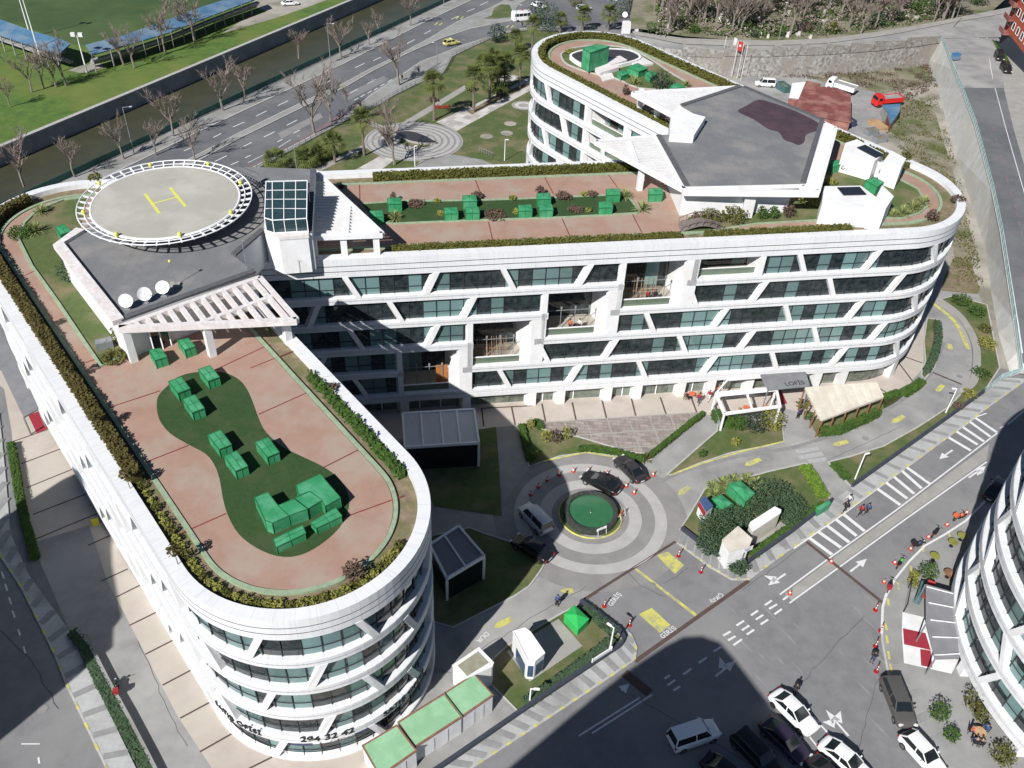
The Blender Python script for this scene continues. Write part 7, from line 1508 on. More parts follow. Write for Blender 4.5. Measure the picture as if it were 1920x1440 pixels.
for (u, v, h, l) in [(80, 122, 15, 'tall floodlight mast behind the left blue stand'), (58, 70, 12, 'floodlight mast beyond the left blue stand'), (163, 136, 8, 'lamp post at the corner between the stands')]:
    p = gp(u, v); t = thing('floodlight_mast', l, 'floodlight mast', tuple(p), 0, 'floodlight masts'); mb = MB(); mb.tube([(0, 0, 0), (0, 0, h)], [.2, .09], 8); mb.build('pole', 'whitemetal', t, local=True)
    for x in (-.8, .8): mb = MB(); mb.box((x, 0, h + .2), (.9, .5, .8)); mb.build('floodlight', 'lamp', t, local=True)
# railings and low walls
def railing(name, label, pts, h, m, sp=2.0, rails=(1.0, .5), r=.04, cat='railing', panel=None):
    P = [Vector(p) for p in pts]; t = thing(name, label, cat, tuple(P[0])); a = MB(); b = MB(); pn = MB()
    for p, q in zip(P, P[1:]):
        n = max(1, int((q - p).length / sp))
        for k in range(n): c = p.lerp(q, k / n); a.bar(c, c + Vector((0, 0, h)), r * 1.4, r * 1.4)
        for f in rails: b.bar(p + Vector((0, 0, h * f)), q + Vector((0, 0, h * f)), r, r)
        if panel: pn.face((p + Vector((0, 0, .08)), q + Vector((0, 0, .08)), q + Vector((0, 0, h * .95)), p + Vector((0, 0, h * .95))))
    o = a.build('post', m, t); o['kind'] = 'stuff'; b.build('rail', m, t)
    if panel: pn.build('mesh_panel', panel, t)
    return t
railing('canal_railing', 'long green railing along the near bank of the canal', [Vector((L1(y) + .6, y, gz(y))) for y in range(60, 341, 14)], 1.3, 'railgreen', 3.0, (1, .66, .33), .06, panel='railgreen')
railing('park_fence', 'dark metal fence between park lawn and boulevard pavement', gps(FN, .1), .95, 'rail', 1.6, (1, .55, .2), .05, 'fence')
railing('road_railing', 'pale turquoise railing on top of the hill road wall', A + gps([(1903, 712), (1880, 706)], .3)[:0], 1.0, 'turquoise', 2.0, (1, .5), .07, panel='turquoise')
railing('road_railing', 'pale turquoise railing at the bend above the ramp garden', [G3(1912, 700, .2), G3(1875, 712, .2), G3(1845, 738, .2)], 1.0, 'turquoise', 1.6, (1, .5), .06, panel='turquoise')
railing('terrace_rail', 'small dark railing at the grey terrace in the park', gps([(899, 284), (925, 296)], .1), .9, 'rail', .6, (1,), .05)
def lowwall(label, pts, w_, h, m, name='boundary_wall', cap=None):
    t = thing(name, label, 'low wall', tuple(pts[0])); mb = MB(); strip(mb, pts, w_, h, h + .2); mb.build('wall_body', m, t)
    mb = MB(); strip(mb, [Vector(p) for p in pts], w_ * 1.15, h + .04, .05); mb.build('wall_cap', cap or m, t); return t
dkw = mat('dark_wall_and_shadow', (.045, .055, .075), (.035, .04, .055), 2, .7); M['dkw'] = dkw  # near-black tone paints the narrow shadow line into the low walls
lowwall('dark low wall between street pavement and verge', gps([(1844, 737), (1720, 826), (1597, 914)]), .28, .55, 'dkw')
lowwall('dark low wall round the street side of the container lawn', gps([(1559, 941), (1480, 1002), (1394, 1062), (1382, 1066), (1369, 1062), (1310, 1020), (1277, 994)]), .28, .55, 'dkw')
lowwall('dark low wall along the street side of the kiosk lawn', gps([(1088, 1131), (1164, 1190), (1169, 1200), (1164, 1212), (973, 1340), (850, 1425), (740, 1500)]), .28, .6, 'dkw')
lowwall('long planter wall beside the west service lane', gps([(148, 1186), (172, 1215), (205, 1280), (245, 1352), (283, 1425), (320, 1500)]), .25, .55, 'concrete_grey')
# bollards of the upper road
for i in range(34):
    t_ = i / 33; u = lerp(1262, 1735, t_); v = lerp(84, 59, max(0, (t_ - .55) / .45) ** 1.3) if t_ > .55 else 84.5; p = gp(u, v, 5.6 + .6 * t_)
    mb = MB(); mb.lathe([(.16, -.1), (.16, .5), (.22, .55), (.2, .75), (.05, .85)], (0, 0, 0), 10); o = mb.build('bollard', 'whitemetal', loc=tuple(p)); tag(o, 'round white bollard in the long row along the upper road', 'bollard', 'white bollards along the upper road')
# ---------------------------------------------------------- courtyard buildings
def corners_box(mb, pts, zpx_e, z0e, z1e, mi=0, top=None):
    """footprint given by ground pixels"""
    P = gps(pts); mb.prism([(p.x, p.y) for p in P], lambda x, y: gz(y) + z0e, lambda x, y: gz(y) + z1e, mi, top)
def level_prism(mb, pts, dz_px, z0, z1, mi=0, top=None):
    """roof outline seen at height dz_px above the ground of its centre"""
    c = gp(sum(p[0] for p in pts) / len(pts), sum(p[1] for p in pts) / len(pts), dz_px); zt = c.z
    P = [zp(u, v, zt) for u, v in pts]; mb.prism([(p.x, p.y) for p in P], zt - dz_px + z0, zt - dz_px + z1, mi, top); return P, zt - dz_px
# glass winter garden with grey louvred roof (in shade)
def winter_garden(label, roof, hh, ribs, fh=2.6, rm='pergolaroof'):
    P, zb = [zp(u, v, gp(*roof[0], hh).z) for u, v in roof], gp(*roof[2], hh).z - hh; c = sum(P, Vector()) / len(P); zt = c.z
    t = thing('winter_garden', label, 'pavilion', (c.x, c.y, zb)); mb = MB(); mb.prism([(p.x, p.y) for p in P], zt - .25, zt); mb.build('roof', rm, t); mb = MB()
    for k in range(len(P)): mb.bar(P[k], P[(k + 1) % len(P)], .22, .34)
    for f in ribs: mb.bar(P[0].lerp(P[1], f) + Vector((0, 0, .05)), P[3].lerp(P[2], f) + Vector((0, 0, .05)), .16, .14)
    mb.build('roof_frame', 'whitemetal', t)
    for k in range(4): p = P[k]; mb = MB(); mb.bar((p.x, p.y, zb - 2.5), (p.x, p.y, zt - .2), .25, .25); mb.build('column', 'whitemetal', t)
    mb = MB(); q = P[:4]
    for k in range(4): a, b = q[k].lerp(q[(k + 1) % 4], .02), q[k].lerp(q[(k + 1) % 4], .98); mb.face([(a.x, a.y, zb - 2.5), (b.x, b.y, zb - 2.5), (b.x, b.y, zt - .25), (a.x, a.y, zt - .25)])
    mb.build('glass_wall', 'carglass', t); return t
winter_garden('glazed cafe pavilion with pale ribbed roof, in the shade against the facade', [(755, 776), (889, 768), (898, 830), (759, 839)], 4.0, (.25, .52, .75))
winter_garden('second glazed cafe pavilion in the shade below the near wing', [(806, 1022), (860, 987), (908, 1043), (838, 1085)], 3.6, (.5,), rm='greycanvas')
# white cafe frame
t = thing('cafe_pergola', 'white open frame of the cafe terrace with glass sides beside the round bushes', 'pergola', tuple(gp(1400, 760))); fz = gz(gp(1400, 760).y)
F = [zp(1342, 738, fz + 3.1), (zp(1455, 728, fz + 3.1)), zp(1462, 762, fz + 3.1), zp(1358, 776, fz + 3.1)]
mb = MB()
for k in range(4): mb.bar(F[k], F[(k + 1) % 4], .3, .3)
mb.bar(F[0].lerp(F[1], .5), F[3].lerp(F[2], .5), .22, .22); mb.build('roof_beam', 'whitemetal', t)
mb = MB(); q = [F[0], F[1], F[1].lerp(F[2], .22), F[0].lerp(F[3], .22)]; mb.face([p + Vector((0, 0, .17)) for p in q][::-1]); mb.build('roof_panel', 'whitemetal', t)
for k in range(4): mb = MB(); mb.bar(F[k], (F[k].x, F[k].y, fz - .5), .22, .22); mb.build('column', 'whitemetal', t)
F2 = [zp(1365, 712, fz + 3.0), zp(1434, 706, fz + 3.0)]; mb = MB(); mb.bar(F2[0], F2[1], .25, .25); mb.bar(F2[0], F[0], .2, .2); mb.bar(F2[1], F[1], .2, .2); mb.build('roof_beam', 'whitemetal', t)
cg = mat('clear_screen', (.30, .36, .35), (.24, .30, .29), 1, .1); M['cg'] = cg
mb = MB(); a, b = F[2], F[1]; mb.face([(a.x, a.y, fz), (b.x, b.y, fz), (b.x, b.y, fz + 1.4), (a.x, a.y, fz + 1.4)]); a, b = F[3], F[0]; mb.face([(a.x, a.y, fz), (b.x, b.y, fz), (b.x, b.y, fz + 1.4), (a.x, a.y, fz + 1.4)]); mb.build('glass_screen', 'cg', t)
def table_set(p, label, m='orangep', r=.42):
    t = thing('cafe_table', label, 'table', tuple(p), random.uniform(0, 2), 'cafe tables'); mb = MB(); mb.lathe([(.0, .75), (r, .75), (r, .71), (0, .71)][::-1], (0, 0, 0), 16); mb.build('table_top', m, t, local=True); mb = MB(); mb.tube([(0, 0, 0), (0, 0, .72)], .04, 6); mb.lathe([(.22, 0), (.22, .03), (0, .04)], (0, 0, 0), 12); mb.build('leg', 'black', t, local=True)
def chair(p, ang, label, m='bamboo'):
    t = thing('cafe_chair', label, 'chair', tuple(p), math.radians(ang), 'cafe chairs'); mb = MB(); mb.box((0, 0, .45), (.42, .42, .05)); mb.build('seat', m, t, local=True); mb = MB(); mb.box((-.2, 0, .72), (.04, .42, .4)); mb.build('backrest', m, t, local=True)
    for x in (-.18, .18):
        for y in (-.18, .18): mb = MB(); mb.bar((x, y, 0), (x, y, .44), .03, .03); mb.build('leg', 'black', t, local=True)
for (u, v, l) in [(1296, 746, 'orange topped cafe table with the seated group on the forecourt'), (1397, 772, 'cafe table inside the white frame'), (1436, 772, 'cafe table inside the white frame, right one'), (1336, 735, 'cafe table against the shop window')]:
    p = gp(u, v, .03); table_set(p, l)
    for k, a_ in enumerate((20, 200)): chair(p + Vector((.75 * math.cos(math.radians(a_)), .75 * math.sin(math.radians(a_)), 0)), a_ + 180, l.replace('cafe table', 'chair at the table').replace('orange topped ', '') + (', east side' if k == 0 else ', west side'))
p = gp(1284, 748, .03); chair(p, 0, 'chair of the man in black at the forecourt table'); person((p.x, p.y, p.z), 0, 'sit', 'man in black sitting at the orange table on the forecourt', 'darkcloth', 'darkcloth')
# entrance canopy, canvas pavilion
t = thing('entrance_canopy', 'grey glazed entrance canopy over the red carpet', 'canopy', tuple(gp(1470, 735))); fz = gz(gp(1470, 735).y); a, b, c, d = zp(1427, 702, fz + 4.0), zp(1510, 697, fz + 4.0), zp(1518, 722, fz + 4.0), zp(1440, 730, fz + 3.9)
mb = MB(); mb.prism([(p.x, p.y) for p in (a, b, c, d)], fz + 3.75, fz + 3.9); mb.build('glass_roof', 'greycanvas', t); mb = MB()
for x, y in ((a, b), (b, c), (c, d), (d, a)): mb.bar(Vector((x.x, x.y, fz + 3.85)), Vector((y.x, y.y, fz + 3.85)), .14, .2)
mb.build('canopy_frame', 'greyframe', t)
for q in (c, d): mb = MB(); mb.bar((q.x, q.y, fz - .3), (q.x, q.y, fz + 3.8), .12, .12); mb.build('column', 'greyframe', t)
V, Fc = text_mesh('LOFİS', .95); mb = MB(); o_c = zp(1490, 719, fz + 3.93); ux_ = (c - d).normalized(); uy_ = Vector((-ux_.y, ux_.x, 0))
for f in Fc: mb.face([o_c + ux_ * V[i][0] + uy_ * V[i][1] for i in f])
mb.build('lettering', 'letter', t)
t = thing('canvas_pavilion', 'cafe pavilion with sloping cream striped canvas roof on red brown posts', 'pavilion', tuple(gp(1580, 780))); fz = gz(gp(1580, 790).y)
a, b, c, d = zp(1510, 727, fz + 3.6), zp(1643, 716, fz + 3.6), zp(1656, 744, fz + 3.0), zp(1540, 788, fz + 3.0)
cv = mat('striped_canvas', (.62, .575, .49), (.52, .48, .41), .8, .9, c3=(.50, .45, .38), sc3=.3); mb = MB(); n = 16
for k in range(n):
    p0, p1, p2, p3 = a.lerp(b, k / n), a.lerp(b, (k + 1) / n), d.lerp(c, (k + 1) / n), d.lerp(c, k / n); z = Vector((0, 0, .025 * (k % 2))); z2 = Vector((0, 0, .025 * ((k + 1) % 2))); mb.face((p3 + z, p2 + z2, p1 + z2, p0 + z)); mb.face((p0 - Vector((0, 0, .12)), p1 - Vector((0, 0, .12)), p2 - Vector((0, 0, .12)), p3 - Vector((0, 0, .12))))
mb.build('canvas_roof', cv, t); mb = MB(); 
for x, y in ((a, b), (b, c), (c, d), (d, a)): mb.bar(x - Vector((0, 0, .1)), y - Vector((0, 0, .1)), .12, .28)
mb.build('roof_edge', 'canvas', t)
for q in (0, .2, .4, .6, .8, 1): x = d.lerp(c, q); mb = MB(); mb.bar((x.x, x.y, gz(x.y) - .2), (x.x, x.y, x.z - .1), .14, .14); mb.build('post', 'wood', t)
for q in (.33, .66, 1): x = d.lerp(a, q); mb = MB(); mb.bar((x.x, x.y, gz(x.y) - .2), (x.x, x.y, x.z - .1), .14, .14); mb.build('post', 'wood', t)
mb = MB(); mb.bar(Vector((d.x, d.y, fz + .9)), Vector((c.x, c.y, fz + .9)), .06, .06); mb.bar(Vector((d.x, d.y, fz + .45)), Vector((c.x, c.y, fz + .45)), .06, .06); mb.build('balustrade', 'wood', t)
p = gp(1508, 783, .03); mb = MB(); mb.lathe([(.55, 0), (.6, .5), (.45, .55)], (0, 0, 0), 14); tag(mb.build('round_tub', 'crate', loc=tuple(p)), 'bright yellow round tub beside the person in purple', 'tub')
# barriers at the fountain
for (u, v, ang, l) in [(1165, 970, 60, 'red and white folding barrier right of the fountain'), (1127, 1000, 30, 'white and brown sign stand at the lower edge of the fountain')]:
    p = gp(u, v, .05); t = thing('barrier', l, 'barrier', tuple(p), math.radians(ang)); mb = MB(); mb.box((0, 0, .75), (1.2, .05, .35)); mb.box((0, .2, .4), (1.2, .05, .2)); mb.build('board', 'whitemetal' if u < 1150 else 'orangep', t, local=True); mb = MB()
    for x in (-.5, .5): mb.bar((x, -.25, 0), (x, 0, .95), .05, .05); mb.bar((x, .25, 0), (x, 0, .95), .05, .05)
    mb.build('leg', 'whitemetal', t, local=True)
# container lawn sheds
def px_box(name, label, cat, roof, hroof, m, mt=None, base=None, zfloor=-.3):
    c = gp(sum(p[0] for p in roof) / len(roof), sum(p[1] for p in roof) / len(roof), hroof); zt = c.z; P = [zp(u, v, zt) for u, v in roof]; c = sum(P, Vector()) / len(P); t = thing(name, label, cat, (c.x, c.y, zt - hroof)); mb = MB(); mb.prism([(p.x, p.y) for p in P], zt - hroof + zfloor, zt - .12); mb.build('wall', m, t)
    mb = MB(); e = [(p - c) * 1.04 + c for p in P]; mb.prism([(p.x, p.y) for p in e], zt - .12, zt); mb.build('roof', mt or m, t); return t, P, zt
px_box('garden_shed', 'white peaked shed among the junipers at the street corner', 'shed', [(1355, 1012), (1384, 987), (1410, 1010), (1404, 1024), (1368, 1034)], 3.0, 'white', 'canvas')
px_box('wall_panel', 'long white gabled garden wall panel beside the peaked shed', 'garden wall', [(1405, 984), (1408, 978), (1452, 950), (1464, 956), (1463, 962), (1412, 996)], 2.6, 'canvas', 'white')
t, P, zt = px_box('drinks_kiosk', 'blue and red drinks fridge stand at the corner of the container lawn', 'kiosk', [(1312, 938), (1322, 930), (1337, 948), (1324, 958)], 2.2, 'whitemetal', 'bluecloth'); mb = MB(); q = P[3].lerp(P[0], .5); mb.bar(Vector((P[0].x, P[0].y, zt - .5)) - Vector((.05, .05, 0)), Vector((P[3].x, P[3].y, zt - .5)) - Vector((.05, .05, 0)), .05, .7); mb.build('red_banner', 'redcloth', t)
green_box([(1366, 908), (1388, 902), (1415, 925), (1398, 940)], gp(1390, 920, 1.4).z, gp(1390, 925).z, 'green cover between spiky plants on the container lawn, right one', .25, grp='green covers on the container lawn')
green_box([(1335, 935), (1352, 928), (1374, 945), (1352, 955)], gp(1352, 940, 1.2).z, gp(1352, 942).z, 'green cover between spiky plants on the container lawn, left one', .2, grp='green covers on the container lawn')
t, P, zt = px_box('green_bin', 'green lidded bin at the street end of the garden path', 'bin', [(1531, 951), (1555, 938), (1558, 943), (1535, 957)], 1.2, 'green')
p = gp(1386, 1064, .1); t = thing('street_sign', 'small white street name sign on a grey pole at the corner', 'sign', tuple(p), math.radians(28)); mb = MB(); mb.bar((0, 0, 0), (0, 0, 2.7), .06, .06); mb.build('pole', 'rail', t, local=True); mb = MB(); mb.box((.35, -.04, 2.75), (1.2, .04, .6)); mb.build('sign_board', 'whitemetal', t, local=True)
mb = MB(); 
for k in range(3): mb.box((.35, -.065, 2.93 - k * .16), (.9 - .2 * k, .01, .06))
mb.build('sign_text', 'bluecloth', t, local=True)
# kiosk lawn
t, P, zt = px_box('security_kiosk', 'white rounded security kiosk with blue glass on a concrete pad', 'kiosk', [(962, 1184), (984, 1178), (994, 1185), (1021, 1224), (1003, 1239), (989, 1238)], 3.1, 'whitemetal')
mb = MB()
for i, j in ((4, 3), (5, 4)):
    a, b = P[j].lerp(P[i], .12), P[j].lerp(P[i], .88); n_ = Vector((b.y - a.y, a.x - b.x, 0)).normalized() * .05; cc = sum(P, Vector()) / len(P)
    if (a + n_ - cc).length < (a - cc).length: n_ = -n_
    mb.face([(a.x + n_.x, a.y + n_.y, zt - 2.5), (b.x + n_.x, b.y + n_.y, zt - 2.5), (b.x + n_.x, b.y + n_.y, zt - .8), (a.x + n_.x, a.y + n_.y, zt - .8)])
a, b = P[5].lerp(P[0], .1), P[5].lerp(P[0], .7); n_ = Vector((b.y - a.y, a.x - b.x, 0)).normalized() * .05
if (a + n_ - cc).length < (a - cc).length: n_ = -n_
mb.face([(a.x + n_.x, a.y + n_.y, zt - 3.0), (b.x + n_.x, b.y + n_.y, zt - 3.0), (b.x + n_.x, b.y + n_.y, zt - 1.2), (a.x + n_.x, a.y + n_.y, zt - 1.2)])
mb.build('window', 'navyglass', t)
mb = MB(); strip(mb, [P[k] for k in range(6)], .1, .06, .06, close=True); mb.build('roof_rim', 'whitemetal', t)
green_box([(1058, 1152), (1077, 1135), (1104, 1160), (1084, 1180)], gp(1080, 1157, 1.2).z, gp(1080, 1160).z, 'bright green peaked cover on the kiosk lawn', .35, 'brightgreen', grp='green covers on the lawns')
p = gp(1065, 1196, .1); mb = MB(); mb.box((0, 0, .02), (1.4, 1.1, .04), .6); tag(mb.build('hatch_cover', 'rust', loc=tuple(p)), 'rust red square hatch cover on the concrete pad', 'hatch')
t, P, zt = px_box('vent_shaft', 'white concrete vent shaft with a greenish sunken lid by the containers', 'shaft', [(849, 1247), (898, 1214), (925, 1242), (922, 1250), (870, 1273)], 3.0, 'white', 'white')
mb = MB(); mb.prism([tuple(zp(u, v, zt)[:2]) for u, v in [(858, 1248), (896, 1222), (916, 1243), (876, 1268)]], zt, zt + .05); mb.build('lid', mat('dirty_glass_lid', (.30, .30, .22), (.24, .23, .17), 2), t)
for roof, l in [([(680, 1398), (744, 1360), (780, 1407), (712, 1455)], 'mint green roofed container nearest the bottom edge'), ([(747, 1354), (832, 1301), (865, 1344), (778, 1400)], 'long mint green roofed container in the middle of the three'), ([(832, 1301), (889, 1264), (924, 1303), (866, 1343)], 'mint green roofed container next to the vent shaft')]:
    t, P, zt = px_box('site_container', l, 'container', roof, 2.7, 'white', 'mint'); t['group'] = 'mint roofed containers'; mb = MB(); strip(mb, [p + Vector((0, 0, 0)) for p in P], .2, .015, .12, close=True); mb.build('roof_edge', 'rust', t)
    a, b = P[2], P[3]; mb = MB(); n_ = Vector((b.y - a.y, a.x - b.x, 0)).normalized() * .04
    if n_.y > 0: n_ = -n_
    for q in (.3, .6): x = a.lerp(b, q) + n_; y = a.lerp(b, q + .12) + n_; mb.face([(x.x, x.y, zt - 2.5), (y.x, y.y, zt - 2.5), (y.x, y.y, zt - .5), (x.x, x.y, zt - .5)])
    mb.build('door', 'whitemetal', t)
t = thing('white_panel_fence', 'low white panel fence at the corner of the kiosk lawn', 'fence', tuple(gp(1130, 1235))); a, b = gp(1109, 1248, .1), gp(1145, 1225, .1); mb = MB(); mb.bar(a + Vector((0, 0, .5)), b + Vector((0, 0, .5)), .08, 1.0, up=(0, 0, 1)); mb.build('panel', 'whitemetal', t); mb = MB(); mb.bar(a, a + Vector((0, 0, 1.1)), .1, .1); mb.bar(b, b + Vector((0, 0, 1.1)), .1, .1); mb.build('post', 'whitemetal', t)
mb = MB(); p = gp(1041, 1158, .05); mb.lathe([(.35, 0), (.4, 1.0), (.3, 1.15)], (0, 0, 0), 12); tag(mb.build('round_bin', 'black', loc=tuple(p)), 'black round bin at the gate corner of the kiosk lawn', 'bin')
p = gp(1288, 948, .05); mb = MB(); mb.box((0, 0, .45), (.9, .6, .9), .5); tag(mb.build('control_box', 'whitemetal', loc=tuple(p)), 'small white control box at the roundabout edge of the container lawn', 'box')
for (u, v, l) in [(180, 982, 'yellow folding floor sign on the west paving')]:
    p = gp(u, v, .05); t = thing('floor_sign', l, 'floor sign', tuple(p), .4); mb = MB(); mb.face([(-.35, -.3, 0), (.35, -.3, 0), (.35, 0, .8), (-.35, 0, .8)]); mb.build('front_board', 'crate', t, local=True); mb = MB(); mb.face([(.35, .3, 0), (-.35, .3, 0), (-.35, 0, .8), (.35, 0, .8)]); mb.build('back_board', 'yellow', t, local=True)
t = thing('entrance_canopy', 'grey slatted canopy over the west entrance by the red carpet', 'canopy', tuple(gp(40, 770))); zc_ = gp(40, 740).z; P = [zp(0, 622, zc_ + 3.2), zp(33, 680, zc_ + 3.2), zp(72, 766, zc_ + 3.2), zp(44, 782, zc_ + 3.2), zp(0, 690, zc_ + 3.2), zp(-30, 640, zc_ + 3.2)]
mb = MB(); mb.prism([(p.x, p.y) for p in P], zc_ + 3.0, zc_ + 3.2); mb.build('roof', 'greycanvas', t); mb = MB()
for q in (P[2], P[3]): mb.bar((q.x, q.y, zc_ - 1), (q.x, q.y, zc_ + 3.1), .15, .15)
mb.build('post', 'greyframe', t)
# ---------------------------------------------------------- curved tower on the right
def ctower(name, label, c, R_, h0, nst, gh=2.67, pitch=3.55, segs=96, z0=0.0, vis=None, roof='roof', ang0=0, ang1=360):
    t = thing(name, label, 'building', (c[0], c[1], z0)); top = z0 + h0
    def P(a, r, z): return (c[0] + r * math.cos(a), c[1] + r * math.sin(a), z)
    def ring_(prof, mi, mb):
        for i in range(segs):
            a, b = 2 * math.pi * i / segs, 2 * math.pi * (i + 1) / segs
            for (r0, z0_), (r1, z1_) in zip(prof, prof[1:]):
                mb.face((P(a, r0, z0_), P(b, r0, z0_), P(b, r1, z1_), P(a, r1, z1_)), mi, [(a * R_, z0_), (b * R_, z0_), (b * R_, z1_), (a * R_, z1_)])
    gt = top - 2.25; mb = MB(); ring_([(R_ - .9, gt), (R_, gt), (R_, top - 1.6), (R_ - .06, top - 1.58), (R_ - .06, top - 1.52), (R_, top - 1.5), (R_, top), (R_ - 1.0, top), (R_ - 1.0, top - .8), (0.1, top - .8)], 0, mb); mb.build('parapet', 'clad', t)
    stt = MB(); fr = MB(); gl = MB()
    for s_ in range(nst):
        zt = gt - pitch * s_; zb = zt - gh; gl = MB(); fr = MB(); mb = MB(); nz = zt - pitch if s_ < nst - 1 else zb - 1.2
        ring_([(R_ - .9, nz), (R_, nz), (R_, zb - .42), (R_ - .06, zb - .44), (R_ - .06, zb - .5), (R_, zb - .52), (R_, zb - .06), (R_ - .08, zb), (R_ - .9, zb)], 0, mb); mb.build('spandrel_band', 'clad', t)
        ring_([(R_ - .6, zb), (R_ - .6, zt)], 0, gl); nb = int(2 * math.pi * R_ / 16.86 + .5)
        for j in range(nb):
            for off, sl_ in ((0, 1.3), (9.5, -1.2)):
                s0 = (j * 16.86 + off + (8 if s_ % 2 else 0) + ang0) / R_; a1_, a2_ = s0, s0 + sl_ / R_; w_ = .3 / R_
                A_, B2 = [P(a2_ - w_, R_ + .03, zb - .05), P(a2_ + w_, R_ + .03, zb - .05), P(a1_ + w_, R_ + .03, zt), P(a1_ - w_, R_ + .03, zt)], [P(a2_ - w_, R_ - .6, zb - .05), P(a2_ + w_, R_ - .6, zb - .05), P(a1_ + w_, R_ - .6, zt), P(a1_ - w_, R_ - .6, zt)]
                stt.face(A_); [stt.face((A_[(e + 1) % 4], A_[e], B2[e], B2[(e + 1) % 4])) for e in range(4)]
        for j in range(int(2 * math.pi * R_ / 1.5)): a = j * 1.5 / R_; fr.bar(P(a, R_ - .56, zb), P(a, R_ - .56, zt), .07, .08)
        for i in range(segs): a, b = 2 * math.pi * i / segs, 2 * math.pi * (i + 1) / segs; fr.bar(P(a, R_ - .55, zb + .8), P(b, R_ - .55, zb + .8), .06, .06)
        g_ = gl.build('window_band', 'glass', t); fr.build('window_frame', 'frame', g_)
    gl = MB(); ring_([(R_ - 1.2, z0 - 3), (R_ - 1.2, nz + .1)], 0, gl); gl.build('shop_front', 'shopglass', t); o = stt.build('slanting_strut', 'white', t); o['kind'] = 'stuff'
    mb = MB()
    for j in range(14): a = j * 2 * math.pi / 14; mb.bar(P(a, R_ - .9, z0 - 3), P(a, R_ - .9, nz + .05), .9, .9)
    mb.build('ground_floor_pier', 'white', t)['kind'] = 'stuff'
    return t
ctower('office_tower', 'white curved office tower with banded windows at the right picture edge', (60.3, 47.6), 18.8, 22.4, 5, z0=2.6, ang0=3)
# neighbours behind the drone whose shadows fall into the picture
def shade_block(label, sh, h, name='office_tower'):
    """a plain banded block; sh = its shadow's outline on the ground"""
    k_ = h / math.tan(SUN_EL); P = [(p[0] + SX * k_, p[1] + SY * k_) for p in sh]; cx, cy = sum(p[0] for p in P) / len(P), sum(p[1] for p in P) / len(P); z0 = gz(cy)
    t = thing(name, label, 'building', (cx, cy, z0)); mb = MB(); mb.prism(P, z0 - 3, z0 + h, 0); mb.build('wall', 'clad', t); mb = MB(); n = len(P)
    for s_ in range(5):
        for i in range(n):
            a, b = P[i], P[(i + 1) % n]; l = math.dist(a, b)
            if l < .5: continue
            d = ((b[1] - a[1]) / l * .04, -(b[0] - a[0]) / l * .04); A_ = sum(P[i_][0] * P[(i_ + 1) % n][1] - P[(i_ + 1) % n][0] * P[i_][1] for i_ in range(n)); sg = 1 if A_ > 0 else -1
            z = z0 + h - 4.6 - s_ * 3.55; mb.face([(a[0] + d[0] * sg, a[1] + d[1] * sg, z), (b[0] + d[0] * sg, b[1] + d[1] * sg, z), (b[0] + d[0] * sg, b[1] + d[1] * sg, z + 2.3), (a[0] + d[0] * sg, a[1] + d[1] * sg, z + 2.3)], 0, [(0, z), (l, z), (l, z + 2.3), (0, z + 2.3)])
    mb.build('window_band', 'glass', t); return t
S1 = [tuple(gp(*p)[:2]) for p in [(1090, 1345), (1150, 1300), (1220, 1255), (1255, 1238), (1290, 1236), (1325, 1248), (1355, 1280), (1400, 1335), (1470, 1420), (1560, 1530), (1300, 1700), (900, 1500)]]
shade_block('white neighbouring office tower behind the viewpoint, its shadow on the street', S1, 33.0)
S2 = [tuple(gp(*p)[:2]) for p in [(55, 1010), (70, 930), (110, 912), (155, 905), (166, 985), (175, 1085), (200, 1180), (185, 1200), (186, 1235), (160, 1256), (0, 1388), (-200, 1480), (-260, 1200), (-100, 1000)]]
shade_block('neighbouring block left of the picture, its shadow on the west street', S2, 26.0, 'apartment_block')
# forecourt of the tower
t = thing('awning_terrace', 'grey striped awning over a terrace beside the curved tower', 'awning', tuple(gp(1760, 1170, .1))); fz = gz(gp(1760, 1170).y)
P = [zp(1737, 1093, fz + 3.3), zp(1790, 1108, fz + 3.3), zp(1800, 1232, fz + 3.3), zp(1753, 1236, fz + 3.1), zp(1736, 1170, fz + 3.1)]
mb = MB(); mb.prism([(p.x, p.y) for p in P], fz + 3.0, fz + 3.12); mb.build('canvas', 'greycanvas', t); mb = MB()
for f in (.05, .27, .5, .72, .95): mb.bar(P[0].lerp(P[3], f) + Vector((0, 0, -.02)), P[1].lerp(P[2], f) + Vector((0, 0, .0)), .07, .09)
mb.build('ribs', 'whitemetal', t)
for q in (P[0], P[3], P[4]): mb = MB(); mb.bar((q.x, q.y, fz), (q.x, q.y, fz + 3.0), .1, .1); mb.build('post', 'greyframe', t)
flat('white_terrace_deck', gps([(1691, 1149), (1736, 1160), (1745, 1200), (1758, 1236), (1796, 1238), (1783, 1265), (1694, 1245), (1690, 1190)]), 'white', .16)
flat('red_carpet', gps([(1692, 1180), (1734, 1189), (1744, 1221), (1694, 1210)]), 'carpet', .18); flat('red_carpet', gps([(1724, 1219), (1744, 1222), (1747, 1254), (1726, 1250)]), 'carpet', .185)
t = thing('terrace_screen', 'dark glass windbreak on the left side of the awning terrace', 'screen', tuple(gp(1695, 1130))); a, b = gp(1694, 1147, .15), gp(1703, 1102, .15); mb = MB(); mb.face([a, b, b + Vector((0, 0, 1.3)), a + Vector((0, 0, 1.3))]); mb.build('glass', 'cg', t); mb = MB(); mb.bar(a + Vector((0, 0, 1.3)), b + Vector((0, 0, 1.3)), .08, .08); mb.bar(a, a + Vector((0, 0, 1.3)), .08, .08); mb.bar(b, b + Vector((0, 0, 1.3)), .08, .08); mb.build('frame', 'black', t)
